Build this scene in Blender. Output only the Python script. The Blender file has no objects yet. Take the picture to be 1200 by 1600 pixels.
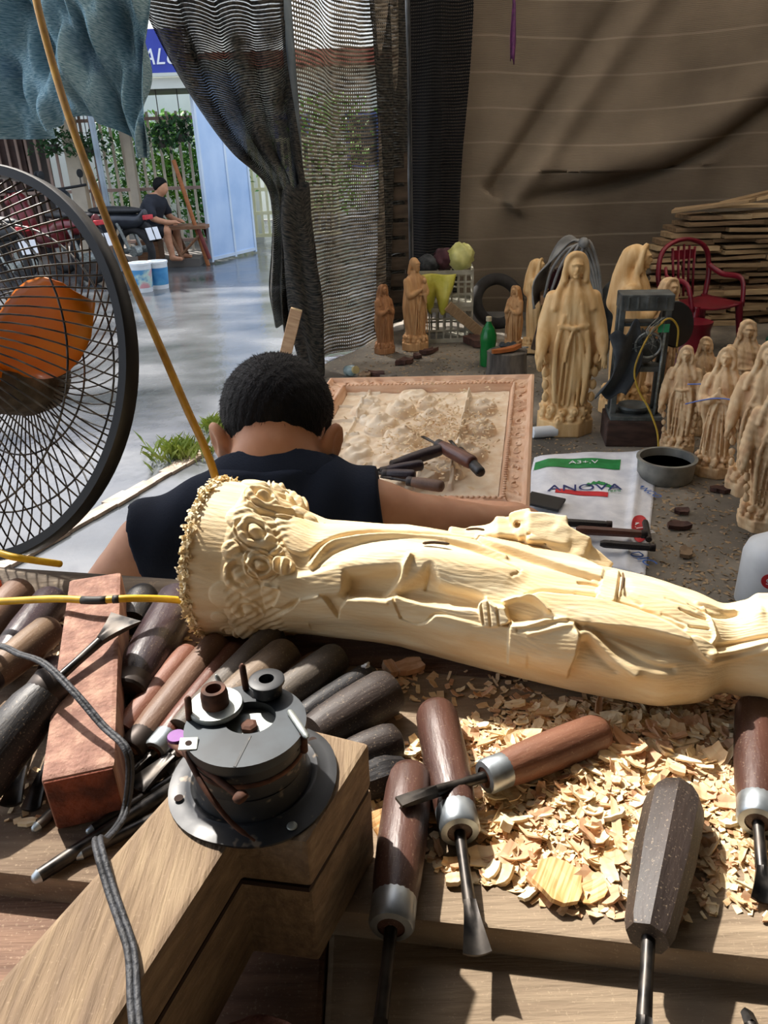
import bpy, bmesh, math, random
import numpy as np
from math import radians, sin, cos, pi, sqrt, atan2
from mathutils import Vector, Matrix, Euler

# ------------------------------------------------------------------ camera, sky, sun, exposure
sc = bpy.context.scene
COL = sc.collection
CAM_Z = 1.30
PITCH, ROLL = radians(25.5), radians(2.0)
_f = Vector((0, cos(PITCH), -sin(PITCH)))
_r0 = Vector((1, 0, 0)); _u0 = Vector((0, sin(PITCH), cos(PITCH)))
_r = _r0 * cos(ROLL) - _u0 * sin(ROLL); _u = _u0 * cos(ROLL) + _r0 * sin(ROLL)
cam_d = bpy.data.cameras.new('camera'); cam = bpy.data.objects.new('camera', cam_d); COL.objects.link(cam)
m = Matrix((_r, _u, -_f)).transposed().to_4x4(); m.translation = Vector((0, 0, CAM_Z)); cam.matrix_world = m
cam_d.sensor_fit = 'VERTICAL'; cam_d.sensor_height = 36.0; cam_d.lens = 36.0 * 1200 / 1600
cam_d.clip_start = 0.02; cam_d.clip_end = 200
sc.camera = cam

w = bpy.data.worlds.new('world'); sc.world = w; w.use_nodes = True
nt = w.node_tree; nt.nodes.clear()
sky = nt.nodes.new('ShaderNodeTexSky'); sky.sky_type = 'NISHITA'; sky.sun_disc = False
sky.sun_elevation = radians(50); sky.sun_rotation = radians(-37); sky.air_density = 1.0; sky.dust_density = 3.0
bg = nt.nodes.new('ShaderNodeBackground'); bg.inputs['Strength'].default_value = 0.30
mixw = nt.nodes.new('ShaderNodeMix'); mixw.data_type = 'RGBA'; mixw.inputs['Factor'].default_value = 0.45
mixw.inputs['B'].default_value = (4.6, 4.8, 5.1, 1)      # bright thin cloud over the whole sky
outw = nt.nodes.new('ShaderNodeOutputWorld')
nt.links.new(sky.outputs[0], mixw.inputs['A']); nt.links.new(mixw.outputs['Result'], bg.inputs['Color'])
nt.links.new(bg.outputs[0], outw.inputs[0])

SUN_DIR = Vector((0.50, -0.66, -1.0)).normalized()
sun_d = bpy.data.lights.new('sun', 'SUN'); sun_d.energy = 6.6; sun_d.angle = radians(1.2); sun_d.color = (1.0, 0.94, 0.86)
sun = bpy.data.objects.new('sun', sun_d); COL.objects.link(sun)
sun.rotation_euler = SUN_DIR.to_track_quat('-Z', 'Y').to_euler(); sun.location = (-3, 4, 6)

vs = sc.view_settings
sc.display_settings.display_device = 'sRGB'
vs.view_transform = 'Standard'; vs.look = 'None'; vs.exposure = 0.35; vs.gamma = 1.0; vs.use_curve_mapping = False

# ------------------------------------------------------------------ helpers
RNG = random.Random(7)
def U(a, b): return RNG.uniform(a, b)
def lin(h):
    h = h.lstrip('#'); c = [int(h[i:i + 2], 16) / 255 for i in (0, 2, 4)]
    return tuple((x / 12.92 if x <= .04045 else ((x + .055) / 1.055) ** 2.4) for x in c) + (1.0,)
MATS = {}
def _nn(nt, t, **kw):
    n = nt.nodes.new('ShaderNode' + t)
    for k, v in kw.items(): setattr(n, k, v)
    return n
def mat(name, c1, c2=None, rough=.6, metal=0.0, scale=(20, 20, 20), detail=4, bump=0.0, bscale=60, spec=.5, c3=None, fleck=0,
        lo=.35, hi=.65, coord='Object', dist=0.0, trans=0.0, alpha=None, sub=0.0, rvar=0.0, subc=None, fscale=170):
    """general two-tone noise material; scale stretches the grain"""
    if name in MATS: return MATS[name]
    m = bpy.data.materials.new(name); m.use_nodes = True; nt = m.node_tree; b = nt.nodes['Principled BSDF']
    b.inputs['Roughness'].default_value = rough; b.inputs['Metallic'].default_value = metal
    b.inputs['Specular IOR Level'].default_value = spec
    c1 = lin(c1) if isinstance(c1, str) else c1; c2 = lin(c2) if isinstance(c2, str) else c2
    tc = _nn(nt, 'TexCoord'); mp = _nn(nt, 'Mapping'); mp.inputs['Scale'].default_value = scale
    nt.links.new(tc.outputs[coord], mp.inputs[0])
    src = None
    if c2 is not None:
        no = _nn(nt, 'TexNoise'); no.inputs['Scale'].default_value = 1.0; no.inputs['Detail'].default_value = detail
        no.inputs['Distortion'].default_value = dist
        nt.links.new(mp.outputs[0], no.inputs['Vector'])
        rp = _nn(nt, 'ValToRGB'); e = rp.color_ramp.elements
        e[0].position = lo; e[0].color = c1; e[1].position = hi; e[1].color = c2
        if c3 is not None:
            x = e.new((lo + hi) / 2); x.color = lin(c3)
        nt.links.new(no.outputs['Fac'], rp.inputs[0]); src = rp.outputs[0]
        if fleck:
            n2 = _nn(nt, 'TexNoise'); n2.inputs['Scale'].default_value = fscale; n2.inputs['Detail'].default_value = 2
            nt.links.new(tc.outputs[coord], n2.inputs['Vector'])
            r2 = _nn(nt, 'ValToRGB'); r2.color_ramp.elements[0].position = .62; r2.color_ramp.elements[1].position = .72
            nt.links.new(n2.outputs['Fac'], r2.inputs[0])
            mu = _nn(nt, 'Math', operation='MULTIPLY'); mu.inputs[1].default_value = fleck
            nt.links.new(r2.outputs[0], mu.inputs[0])
            mx = _nn(nt, 'Mix', data_type='RGBA'); nt.links.new(mu.outputs[0], mx.inputs['Factor'])
            nt.links.new(src, mx.inputs['A']); mx.inputs['B'].default_value = lin('#b9a488'); src = mx.outputs['Result']
        nt.links.new(src, b.inputs['Base Color'])
        if rvar:
            mr = _nn(nt, 'MapRange'); mr.inputs['To Min'].default_value = max(0.02, rough - rvar); mr.inputs['To Max'].default_value = min(1, rough + rvar)
            mr.inputs['From Min'].default_value = .3; mr.inputs['From Max'].default_value = .7
            nt.links.new(no.outputs['Fac'], mr.inputs[0]); nt.links.new(mr.outputs[0], b.inputs['Roughness'])
    else:
        b.inputs['Base Color'].default_value = c1
    if bump:
        n3 = _nn(nt, 'TexNoise'); n3.inputs['Scale'].default_value = 1; n3.inputs['Detail'].default_value = 5
        m3 = _nn(nt, 'Mapping'); s = max(scale); m3.inputs['Scale'].default_value = tuple(bscale * k / s for k in scale)
        nt.links.new(tc.outputs[coord], m3.inputs[0]); nt.links.new(m3.outputs[0], n3.inputs['Vector'])
        bp = _nn(nt, 'Bump'); bp.inputs['Strength'].default_value = bump; bp.inputs['Distance'].default_value = .004
        nt.links.new(n3.outputs['Fac'], bp.inputs['Height']); nt.links.new(bp.outputs[0], b.inputs['Normal'])
    if trans: b.inputs['Transmission Weight'].default_value = trans
    if sub:
        b.inputs['Subsurface Weight'].default_value = sub; b.inputs['Subsurface Scale'].default_value = .01
        b.inputs['Subsurface Radius'].default_value = subc or (1.0, .45, .25)
    if alpha is not None: b.inputs['Alpha'].default_value = alpha
    MATS[name] = m; return m

# ---- mesh builders: every shape is (verts, faces)
class MB:
    def __init__(s): s.v = []; s.f = []
    def add(s, vf, M=None):
        v, f = vf; o = len(s.v)
        s.v += [tuple(M @ Vector(p)) for p in v] if M is not None else [tuple(p) for p in v]
        s.f += [tuple(i + o for i in q) for q in f]; return s
    @property
    def vf(s): return s.v, s.f
def box(lo, hi):
    x0, y0, z0 = lo; x1, y1, z1 = hi
    v = [(x0, y0, z0), (x1, y0, z0), (x1, y1, z0), (x0, y1, z0), (x0, y0, z1), (x1, y0, z1), (x1, y1, z1), (x0, y1, z1)]
    return v, [(0, 3, 2, 1), (4, 5, 6, 7), (0, 1, 5, 4), (1, 2, 6, 5), (2, 3, 7, 6), (3, 0, 4, 7)]
def cbox(sx, sy, sz): return box((-sx / 2, -sy / 2, 0), (sx / 2, sy / 2, sz))
def frame_of(t):
    t = Vector(t).normalized(); a = Vector((0, 0, 1)) if abs(t.z) < .95 else Vector((1, 0, 0))
    x = a.cross(t).normalized(); return x, t.cross(x)
def tube(path, rad, n=8, cap=True, closed=False, flat=1.0, phase=0.0):
    P = [Vector(p) for p in path]; N = len(P); R = rad if hasattr(rad, '__len__') else [rad] * N
    v = []; f = []; x = None
    for i, p in enumerate(P):
        if closed: t = P[(i + 1) % N] - P[i - 1]
        else: t = P[min(i + 1, N - 1)] - P[max(i - 1, 0)]
        t = t.normalized() if t.length > 1e-9 else Vector((0, 0, 1))
        if x is None: x, y = frame_of(t)
        else:
            x = x - t * x.dot(t); x = x.normalized() if x.length > 1e-6 else frame_of(t)[0]; y = t.cross(x)
        for k in range(n):
            a = 2 * pi * k / n + phase; v.append(tuple(p + x * cos(a) * R[i] + y * sin(a) * R[i] * flat))
    m = N if closed else N - 1
    for i in range(m):
        j = (i + 1) % N
        for k in range(n): f.append((i * n + k, i * n + (k + 1) % n, j * n + (k + 1) % n, j * n + k))
    if cap and not closed:
        f.append(tuple(range(n - 1, -1, -1))); f.append(tuple((N - 1) * n + k for k in range(n)))
    return v, f
def lathe(prof, n=24, cap=True, sx=1, sy=1):
    v = []; f = []
    for r, z in prof:
        for k in range(n): a = 2 * pi * k / n; v.append((r * cos(a) * sx, r * sin(a) * sy, z))
    for i in range(len(prof) - 1):
        for k in range(n): f.append((i * n + k, i * n + (k + 1) % n, (i + 1) * n + (k + 1) % n, (i + 1) * n + k))
    if cap:
        if prof[0][0] > 1e-6: f.append(tuple(range(n - 1, -1, -1)))
        if prof[-1][0] > 1e-6: f.append(tuple((len(prof) - 1) * n + k for k in range(n)))
    return v, f
def prism(poly, z0, z1):
    n = len(poly); v = [(x, y, z0) for x, y in poly] + [(x, y, z1) for x, y in poly]
    f = [tuple(range(n - 1, -1, -1)), tuple(range(n, 2 * n))] + [(i, (i + 1) % n, n + (i + 1) % n, n + i) for i in range(n)]
    return v, f
def grid(fn, nu, nv):
    v = [tuple(fn(i / nu, j / nv)) for j in range(nv + 1) for i in range(nu + 1)]
    f = [(j * (nu + 1) + i, j * (nu + 1) + i + 1, (j + 1) * (nu + 1) + i + 1, (j + 1) * (nu + 1) + i) for j in range(nv) for i in range(nu)]
    return v, f
def catmull(pts, n=8, closed=False):
    P = [Vector(p) for p in pts]; out = []; N = len(P)
    for i in range(N if closed else N - 1):
        g = (lambda k: P[k % N]) if closed else (lambda k: P[max(0, min(N - 1, k))])
        a, b, c, d = g(i - 1), g(i), g(i + 1), g(i + 2)
        for k in range(n):
            t = k / n; out.append(.5 * ((2 * b) + (c - a) * t + (2 * a - 5 * b + 4 * c - d) * t * t + (3 * b - a - 3 * c + d) * t ** 3))
    if not closed: out.append(P[-1])
    return out
def mesh(name, vf, m=None, smooth=None, bevel=0, seg=2, uv=None):
    me = bpy.data.meshes.new(name); me.from_pydata([tuple(p) for p in vf[0]], [], [tuple(q) for q in vf[1]])
    if bevel:
        bm = bmesh.new(); bm.from_mesh(me)
        ed = [e for e in bm.edges if len(e.link_faces) == 2 and e.calc_face_angle(0) > .5]
        bmesh.ops.bevel(bm, geom=ed, offset=bevel, segments=seg, profile=.6, affect='EDGES', clamp_overlap=True)
        bm.to_mesh(me); bm.free()
    if m is not None: me.materials.append(m)
    if smooth is not None:
        me.polygons.foreach_set('use_smooth', [True] * len(me.polygons))
        if smooth < 3: me.set_sharp_from_angle(angle=smooth)
    me.update(); return me
def obj(name, vf, m=None, parent=None, smooth=None, bevel=0, seg=2, loc=None, rot=None, label=None, cat=None, group=None, kind=None):
    me = vf if isinstance(vf, bpy.types.Mesh) else mesh(name, vf, m, smooth, bevel, seg)
    o = bpy.data.objects.new(name, me); COL.objects.link(o)
    if parent is not None: o.parent = parent
    if loc is not None: o.location = loc
    if rot is not None: o.rotation_euler = rot
    return tag(o, label, cat, group, kind)
def tag(o, label=None, cat=None, group=None, kind=None):
    if label: o['label'] = label
    if cat: o['category'] = cat
    if group: o['group'] = group
    if kind: o['kind'] = kind
    return o
def thing(name, label, cat, loc=(0, 0, 0), rot=(0, 0, 0), group=None):
    o = bpy.data.objects.new(name, None); COL.objects.link(o); o.location = loc; o.rotation_euler = rot; o.empty_display_size = .05
    return tag(o, label, cat, group)
def copy_tree(o, parent=None):
    c = o.copy(); COL.objects.link(c)
    if parent is not None: c.parent = parent
    for ch in list(o.children): copy_tree(ch, c)
    return c
def trs(loc=(0, 0, 0), rot=(0, 0, 0), s=(1, 1, 1)): return Matrix.LocRotScale(Vector(loc), Euler(rot), Vector(s))
def lookm(a, b, up=(0, 0, 1)):
    """matrix whose local +Z runs from a to b"""
    t = (Vector(b) - Vector(a)).normalized(); u = Vector(up); x = u.cross(t)
    x = x.normalized() if x.length > 1e-5 else Vector((1, 0, 0)); y = t.cross(x)
    M = Matrix((x, y, t)).transposed().to_4x4(); M.translation = Vector(a); return M

# ---- carving in a distance field, meshed with surface nets
def smin(a, b, k):
    if k <= 0: return np.minimum(a, b)
    h = np.clip(.5 + .5 * (b - a) / k, 0, 1); return b * (1 - h) + a * h - k * h * (1 - h)
class Field:
    def __init__(s, lo, hi, h):
        s.lo = np.array(lo, np.float32); s.h = h; s.n = np.ceil((np.array(hi) - s.lo) / h).astype(int) + 1
        s.ax = [(s.lo[i] + h * np.arange(s.n[i])).astype(np.float32) for i in range(3)]
        s.d = np.full(tuple(s.n), 1.0, np.float32)
    def reg(s, lo, hi, pad):
        sl = []
        for i in range(3):
            a = int(max(0, math.floor((lo[i] - pad - s.lo[i]) / s.h))); b = int(min(s.n[i], math.ceil((hi[i] + pad - s.lo[i]) / s.h) + 1))
            if b <= a: return None, None
            sl.append(slice(a, b))
        sl = tuple(sl); return sl, np.meshgrid(*[s.ax[i][sl[i]] for i in range(3)], indexing='ij', sparse=True)
    def op(s, fn, lo, hi, k, mode):
        pad = max(k, s.h * 3) + .012
        sl, X = s.reg(lo, hi, pad)
        if sl is None: return
        e = fn(*X); d = s.d[sl]
        if mode == '+': s.d[sl] = smin(d, e, k)
        elif mode == '-': s.d[sl] = -smin(-d, e, k)
    def ell(s, c, r, k=.01, mode='+', M=None):
        r = (r,) * 3 if not hasattr(r, '__len__') else r; R = max(r)
        A = np.array(M.to_3x3().transposed()) if M is not None else None
        def fn(x, y, z):
            x = x - c[0]; y = y - c[1]; z = z - c[2]
            if A is not None: x, y, z = (A[i][0] * x + A[i][1] * y + A[i][2] * z for i in range(3))
            k0 = np.sqrt((x / r[0]) ** 2 + (y / r[1]) ** 2 + (z / r[2]) ** 2)
            k1 = np.sqrt((x / r[0] ** 2) ** 2 + (y / r[1] ** 2) ** 2 + (z / r[2] ** 2) ** 2) + 1e-6
            return k0 * (k0 - 1) / k1
        s.op(fn, [q - R for q in c], [q + R for q in c], k, mode); return s
    def cap(s, a, b, ra, rb=None, k=.01, mode='+', sq=None):
        rb = ra if rb is None else rb; a = np.array(a, np.float32); b = np.array(b, np.float32); ab = b - a; L = float(ab @ ab) + 1e-9; R = max(ra, rb)
        def fn(x, y, z):
            if sq: # squash along an axis: (axis index, factor)
                pass
            px, py, pz = x - a[0], y - a[1], z - a[2]
            t = np.clip((px * ab[0] + py * ab[1] + pz * ab[2]) / L, 0, 1)
            return np.sqrt((px - t * ab[0]) ** 2 + (py - t * ab[1]) ** 2 + (pz - t * ab[2]) ** 2) - (ra + (rb - ra) * t)
        s.op(fn, np.minimum(a, b) - R, np.maximum(a, b) + R, k, mode); return s
    def line(s, pts, r, k=.008, mode='+', n=3):
        P = catmull(pts, n) if n > 1 else [Vector(p) for p in pts]; N = len(P)
        R = np.interp(np.linspace(0, 1, N), np.linspace(0, 1, len(r)), r) if hasattr(r, '__len__') else [r] * N
        # one distance for the whole line so that k does not accumulate
        lo = np.min([tuple(p) for p in P], 0) - max(R); hi = np.max([tuple(p) for p in P], 0) + max(R)
        def fn(x, y, z):
            best = None
            for i in range(N - 1):
                a = P[i]; ab = P[i + 1] - P[i]; L = ab.length_squared + 1e-9
                px, py, pz = x - a.x, y - a.y, z - a.z
                t = np.clip((px * ab.x + py * ab.y + pz * ab.z) / L, 0, 1)
                e = np.sqrt((px - t * ab.x) ** 2 + (py - t * ab.y) ** 2 + (pz - t * ab.z) ** 2) - (R[i] + (R[i + 1] - R[i]) * t)
                best = e if best is None else np.minimum(best, e)
            return best
        s.op(fn, lo, hi, k, mode); return s
    def box(s, c, hs, k=.004, mode='+', M=None, rnd=.002):
        A = np.array(M.to_3x3().transposed()) if M is not None else None; R = sqrt(sum(q * q for q in hs))
        def fn(x, y, z):
            x = x - c[0]; y = y - c[1]; z = z - c[2]
            if A is not None: x, y, z = (A[i][0] * x + A[i][1] * y + A[i][2] * z for i in range(3))
            qx, qy, qz = np.abs(x) - hs[0] + rnd, np.abs(y) - hs[1] + rnd, np.abs(z) - hs[2] + rnd
            return np.sqrt(np.maximum(qx, 0) ** 2 + np.maximum(qy, 0) ** 2 + np.maximum(qz, 0) ** 2) + np.minimum(np.maximum(qx, np.maximum(qy, qz)), 0) - rnd
        s.op(fn, [q - R for q in c], [q + R for q in c], k, mode); return s
    def disp(s, fn, lo=None, hi=None):
        lo = s.lo if lo is None else lo; hi = s.lo + s.h * s.n if hi is None else hi
        sl, X = s.reg(lo, hi, 0); s.d[sl] = s.d[sl] + fn(*X); return s
    def net(s):
        d = s.d; pad = d.copy(); pad[[0, -1]] = 1; pad[:, [0, -1]] = 1; pad[:, :, [0, -1]] = 1; d = pad
        ins = d < 0; nx, ny, nz = d.shape
        c = [ins[i:nx - 1 + i, j:ny - 1 + j, k:nz - 1 + k] for i in (0, 1) for j in (0, 1) for k in (0, 1)]
        cnt = np.zeros(c[0].shape, np.int8)
        for q in c: cnt += q
        act = (cnt > 0) & (cnt < 8); I, J, K = np.nonzero(act); idx = -np.ones(act.shape, np.int64); idx[act] = np.arange(len(I))
        pos = np.zeros((len(I), 3)); num = np.zeros(len(I))
        corners = [(i, j, k) for i in (0, 1) for j in (0, 1) for k in (0, 1)]
        for a in corners:
            for ax in range(3):
                if a[ax]: continue
                b = list(a); b[ax] = 1
                va = d[I + a[0], J + a[1], K + a[2]]; vb = d[I + b[0], J + b[1], K + b[2]]
                cr = (va < 0) != (vb < 0); t = np.where(cr, va / np.where(cr, va - vb, 1), 0)
                p = np.array(a, float)[None].repeat(len(I), 0); p[:, ax] = t
                pos += p * cr[:, None]; num += cr
        pos /= num[:, None]; pos = (pos + np.stack([I, J, K], 1)) * s.h + s.lo
        F = []
        for ax in range(3):
            u, v = (ax + 1) % 3, (ax + 2) % 3
            sl0 = [slice(None)] * 3; sl1 = [slice(None)] * 3; sl0[ax] = slice(0, -1); sl1[ax] = slice(1, None)
            a = ins[tuple(sl0)]; b = ins[tuple(sl1)]
            for flip in (0, 1):
                e = np.argwhere(a & ~b if not flip else b & ~a)
                e = e[(e[:, u] > 0) & (e[:, v] > 0)]
                q = []
                for du, dv in ((1, 1), (0, 1), (0, 0), (1, 0)):
                    g = e.copy(); g[:, u] -= du; g[:, v] -= dv; q.append(idx[g[:, 0], g[:, 1], g[:, 2]])
                q = np.stack(q, 1); F.append(q if not flip else q[:, ::-1])
        return pos, np.concatenate(F)
    def mesh(s, name, m, it=1):
        v, f = s.net()
        if it:
            e = np.concatenate([f[:, [0, 1]], f[:, [1, 2]], f[:, [2, 3]], f[:, [3, 0]]]); deg = np.bincount(e.ravel(), minlength=len(v))[:, None]
            for _ in range(it):
                acc = np.zeros_like(v)
                for c in range(3):
                    acc[:, c] = np.bincount(e[:, 0], v[e[:, 1], c], len(v)) + np.bincount(e[:, 1], v[e[:, 0], c], len(v))
                v = .5 * v + .5 * acc / np.maximum(deg, 1)
        me = bpy.data.meshes.new(name); me.vertices.add(len(v)); me.vertices.foreach_set('co', v.ravel().astype(np.float32))
        me.loops.add(f.size); me.loops.foreach_set('vertex_index', f.ravel().astype(np.int32))
        me.polygons.add(len(f)); me.polygons.foreach_set('loop_start', np.arange(0, f.size, 4, dtype=np.int32))
        me.polygons.foreach_set('loop_total', np.full(len(f), 4, np.int32))
        me.polygons.foreach_set('use_smooth', np.ones(len(f), bool)); me.materials.append(m); me.update(calc_edges=True); return me

# ------------------------------------------------------------------ the setting
BZ = 0.87            # height of the carving bench
def uvgrid(name, fn, nu, nv, m, su=1, sv=1, **kw):
    vf = grid(fn, nu, nv); me = mesh(name, vf, m, smooth=4)
    uv = me.uv_layers.new(name='UVMap')
    vu = [((k % (nu + 1)) / nu * su, (k // (nu + 1)) / nv * sv) for k in range(len(me.vertices))]
    for l in me.loops: uv.data[l.index].uv = vu[l.vertex_index]
    return obj(name, me, **kw)
def net_mat(name, c1, c2, nu, nv, open_, var=.35, rough=.85, cs=None):
    """knitted shade net: ribs and ties with holes between them, density drifting over the cloth"""
    m = bpy.data.materials.new(name); m.use_nodes = True; nt = m.node_tree; b = nt.nodes['Principled BSDF']; L = nt.links.new
    b.inputs['Roughness'].default_value = rough; b.inputs['Specular IOR Level'].default_value = .25
    tc = _nn(nt, 'TexCoord'); sp = _nn(nt, 'SeparateXYZ')
    n0 = _nn(nt, 'TexNoise'); n0.inputs['Scale'].default_value = 6; n0.inputs['Detail'].default_value = 3
    L(tc.outputs['UV'], n0.inputs['Vector'])
    wob = _nn(nt, 'Mix', data_type='RGBA', blend_type='ADD'); wob.inputs['Factor'].default_value = .012
    L(tc.outputs['UV'], wob.inputs['A']); L(n0.outputs['Color'], wob.inputs['B'])
    L(wob.outputs['Result'], sp.inputs[0])
    def s(o, k):
        a = _nn(nt, 'Math', operation='MULTIPLY'); a.inputs[1].default_value = k * 2 * pi; L(o, a.inputs[0])
        q = _nn(nt, 'Math', operation='SINE'); L(a.outputs[0], q.inputs[0]); return q.outputs[0]
    mul = _nn(nt, 'Math', operation='ADD'); L(s(sp.outputs[0], nu), mul.inputs[0]); L(s(sp.outputs[1], nv), mul.inputs[1])
    n1 = _nn(nt, 'TexNoise'); n1.inputs['Scale'].default_value = 3.2; n1.inputs['Detail'].default_value = 5
    L(tc.outputs['UV'], n1.inputs['Vector'])
    th = _nn(nt, 'Math', operation='MULTIPLY_ADD'); th.inputs[1].default_value = -var * 8; th.inputs[2].default_value = 2 * (1 - open_) - .6 + var * 4
    L(n1.outputs['Fac'], th.inputs[0])
    gt = _nn(nt, 'Math', operation='LESS_THAN'); L(mul.outputs[0], gt.inputs[0]); L(th.outputs[0], gt.inputs[1])
    L(gt.outputs[0], b.inputs['Alpha'])
    rp = _nn(nt, 'ValToRGB'); rp.color_ramp.elements[0].color = lin(c1); rp.color_ramp.elements[1].color = lin(c2)
    rp.color_ramp.elements[0].position = .35; rp.color_ramp.elements[1].position = .68
    if cs:
        n4 = _nn(nt, 'TexNoise'); n4.inputs['Scale'].default_value = 1; n4.inputs['Detail'].default_value = 6; m4 = _nn(nt, 'Mapping'); m4.inputs['Scale'].default_value = cs
        L(tc.outputs['UV'], m4.inputs[0]); L(m4.outputs[0], n4.inputs['Vector']); L(n4.outputs['Fac'], rp.inputs[0])
    else: L(n1.outputs['Fac'], rp.inputs[0])
    L(rp.outputs[0], b.inputs['Base Color'])
    w3 = s(sp.outputs[1], nv * 1.0); bp = _nn(nt, 'Bump'); bp.inputs['Strength'].default_value = .35; bp.inputs['Distance'].default_value = .01
    L(w3, bp.inputs['Height']); L(bp.outputs[0], b.inputs['Normal'])
    MATS[name] = m; return m

# wet street: puddled concrete, rougher where it drains
mw = mat('wet_street', '#3c4043', '#6a6d70', rough=.18, scale=(.9, 1.6, 1), detail=6, spec=.6, rvar=.13)
nt = mw.node_tree; b = nt.nodes['Principled BSDF']
tcw = _nn(nt, 'TexCoord'); nw = _nn(nt, 'TexNoise'); nw.inputs['Scale'].default_value = 9; nw.inputs['Detail'].default_value = 6
mpw = _nn(nt, 'Mapping'); mpw.inputs['Scale'].default_value = (1, .55, 1)
nt.links.new(tcw.outputs['Object'], mpw.inputs[0]); nt.links.new(mpw.outputs[0], nw.inputs['Vector'])
bw = _nn(nt, 'Bump'); bw.inputs['Strength'].default_value = .22; bw.inputs['Distance'].default_value = .02
nt.links.new(nw.outputs['Fac'], bw.inputs['Height']); nt.links.new(bw.outputs[0], b.inputs['Normal'])
obj('street_ground', box((-14, -3, -.12), (1.2, 26, -.02)), mw, kind='structure', label='wet grey concrete street reflecting the sky', cat='ground')

mfl = mat('stall_floor', '#4d4942', '#8a8275', rough=.8, scale=(2.2, 2.2, 2), detail=8, bump=.5, bscale=30, c3='#6a645a', fleck=.5, fscale=40)
EDGE = [(-.75, 1.0), (-.45, 2.0), (-.40, 3.2), (-.45, 4.2), (-.44, 4.9), (-.10, 5.5), (.2, 6.9)]
poly = EDGE + [(3.7, 6.9), (3.7, -1.6), (-2.6, -1.6), (-2.3, .2)]
obj('floor', prism(poly[::-1], -.1, 0), mfl, kind='structure', label='dusty grey concrete floor of the carving stall', cat='floor')
# worn concrete kerb along the street edge of the floor
kb = MB()
kp = catmull([(-2.2, .55, 0), (-1.98, 1.1, 0), (-1.29, 2.55, 0), (-.83, 3.55, 0)], 10)
for i in range(len(kp) - 1):
    a, c = kp[i], kp[i + 1]; d = (c - a).normalized(); nrm = Vector((-d.y, d.x, 0)) * (.055 + .015 * sin(i * 1.7))
    kb.add(([a - nrm * .3 + Vector((0, 0, -.05)), c - nrm * .3 + Vector((0, 0, -.05)), c + nrm + Vector((0, 0, -.05)), a + nrm + Vector((0, 0, -.05)),
             a - nrm * .3 + Vector((0, 0, -.006)), c - nrm * .3 + Vector((0, 0, -.006)), c + nrm + Vector((0, 0, -.012)), a + nrm + Vector((0, 0, -.012))], box((0,) * 3, (1,) * 3)[1]))
obj('trim_1', kb.vf, mat('kerb', '#8d7f72', '#c0ab97', rough=.7, scale=(14, 14, 14), bump=.5, bscale=90), kind='structure', label='worn pinkish concrete kerb along the street', cat='kerb')

mdark = mat('dark_board', '#4a453f', '#5d564d', rough=.9, scale=(3, 3, 8))
mtarp_roof = mat('roof_sheet', '#7a786e', '#8d8a7e', rough=.9, scale=(3, 3, 3))
nt = mtarp_roof.node_tree; tl = _nn(nt, 'BsdfTranslucent'); tl.inputs[0].default_value = (.80, .75, .68, 1); ms_ = _nn(nt, 'MixShader'); ms_.inputs[0].default_value = .70  # translucency put in to brighten the stall interior
nt.links.new(nt.nodes['Principled BSDF'].outputs[0], ms_.inputs[1]); nt.links.new(tl.outputs[0], ms_.inputs[2]); nt.links.new(ms_.outputs[0], nt.nodes['Material Output'].inputs[0])
obj('wall_back_blocker', box((.22, 6.75, 0), (3.75, 6.85, 2.9)), mdark, kind='structure', label='unseen dark wall added behind the hanging net to block light', cat='wall')  # added behind the net as a light block
obj('wall_right_blocker', box((3.65, -1.6, 0), (3.75, 6.8, 2.9)), mdark, kind='structure', label='unseen dark wall added on the right to keep the stall dim', cat='wall')  # out of view, added to close the stall off from light
obj('wall_near', box((-2.4, -1.7, 0), (3.75, -1.6, 2.9)), mat('plaster_wall', '#8d8476', '#a59a88', rough=.9, scale=(3, 3, 3)), kind='structure', label='plaster wall behind the bench', cat='wall')
# unseen roof sheets, near one added; edges and gap set to light the bench
obj('ceiling', box((-1.55, 2.12, 2.75), (3.75, 6.85, 2.78)), mtarp_roof, kind='structure', label='unseen pale roof sheet over the back of the stall, made translucent for soft light', cat='roof')
rf = MB(); rf.add(box((-2.3, -1.7, 2.75), (3.75, 1.25, 2.78))); rf.add(box((.45, 1.25, 2.75), (3.75, 2.12, 2.78)))
obj('ceiling_near_blocker', rf.vf, mat('blocker_board', '#4a4640', '#5b564e', rough=.9, scale=(3, 3, 3)), kind='structure', label='unseen dark roof added over the bench to cut sky light', cat='roof')  # added out of view to reduce sky fill on the bench

# pole and pipe
msteel = mat('grey_steel', '#5b6872', '#7f8b94', rough=.45, metal=.6, scale=(20, 20, 6), rvar=.1)
obj('steel_pipe', tube([(-.432, 4.97, 0), (-.437, 4.97, 1.2), (-.442, 4.97, 2.8)], .032, 16), msteel, smooth=.7, label='grey steel pipe standing beside the tied-back net', cat='pipe')
obj('corner_post', tube([(.268, 6.28, 0), (.29, 6.28, 2.8)], .017, 12), mat('dull_steel', '#494c50', '#6d7074', rough=.5, metal=.5, scale=(20, 20, 6)), smooth=.7, label='thin metal post in the dark back corner', cat='post')

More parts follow.
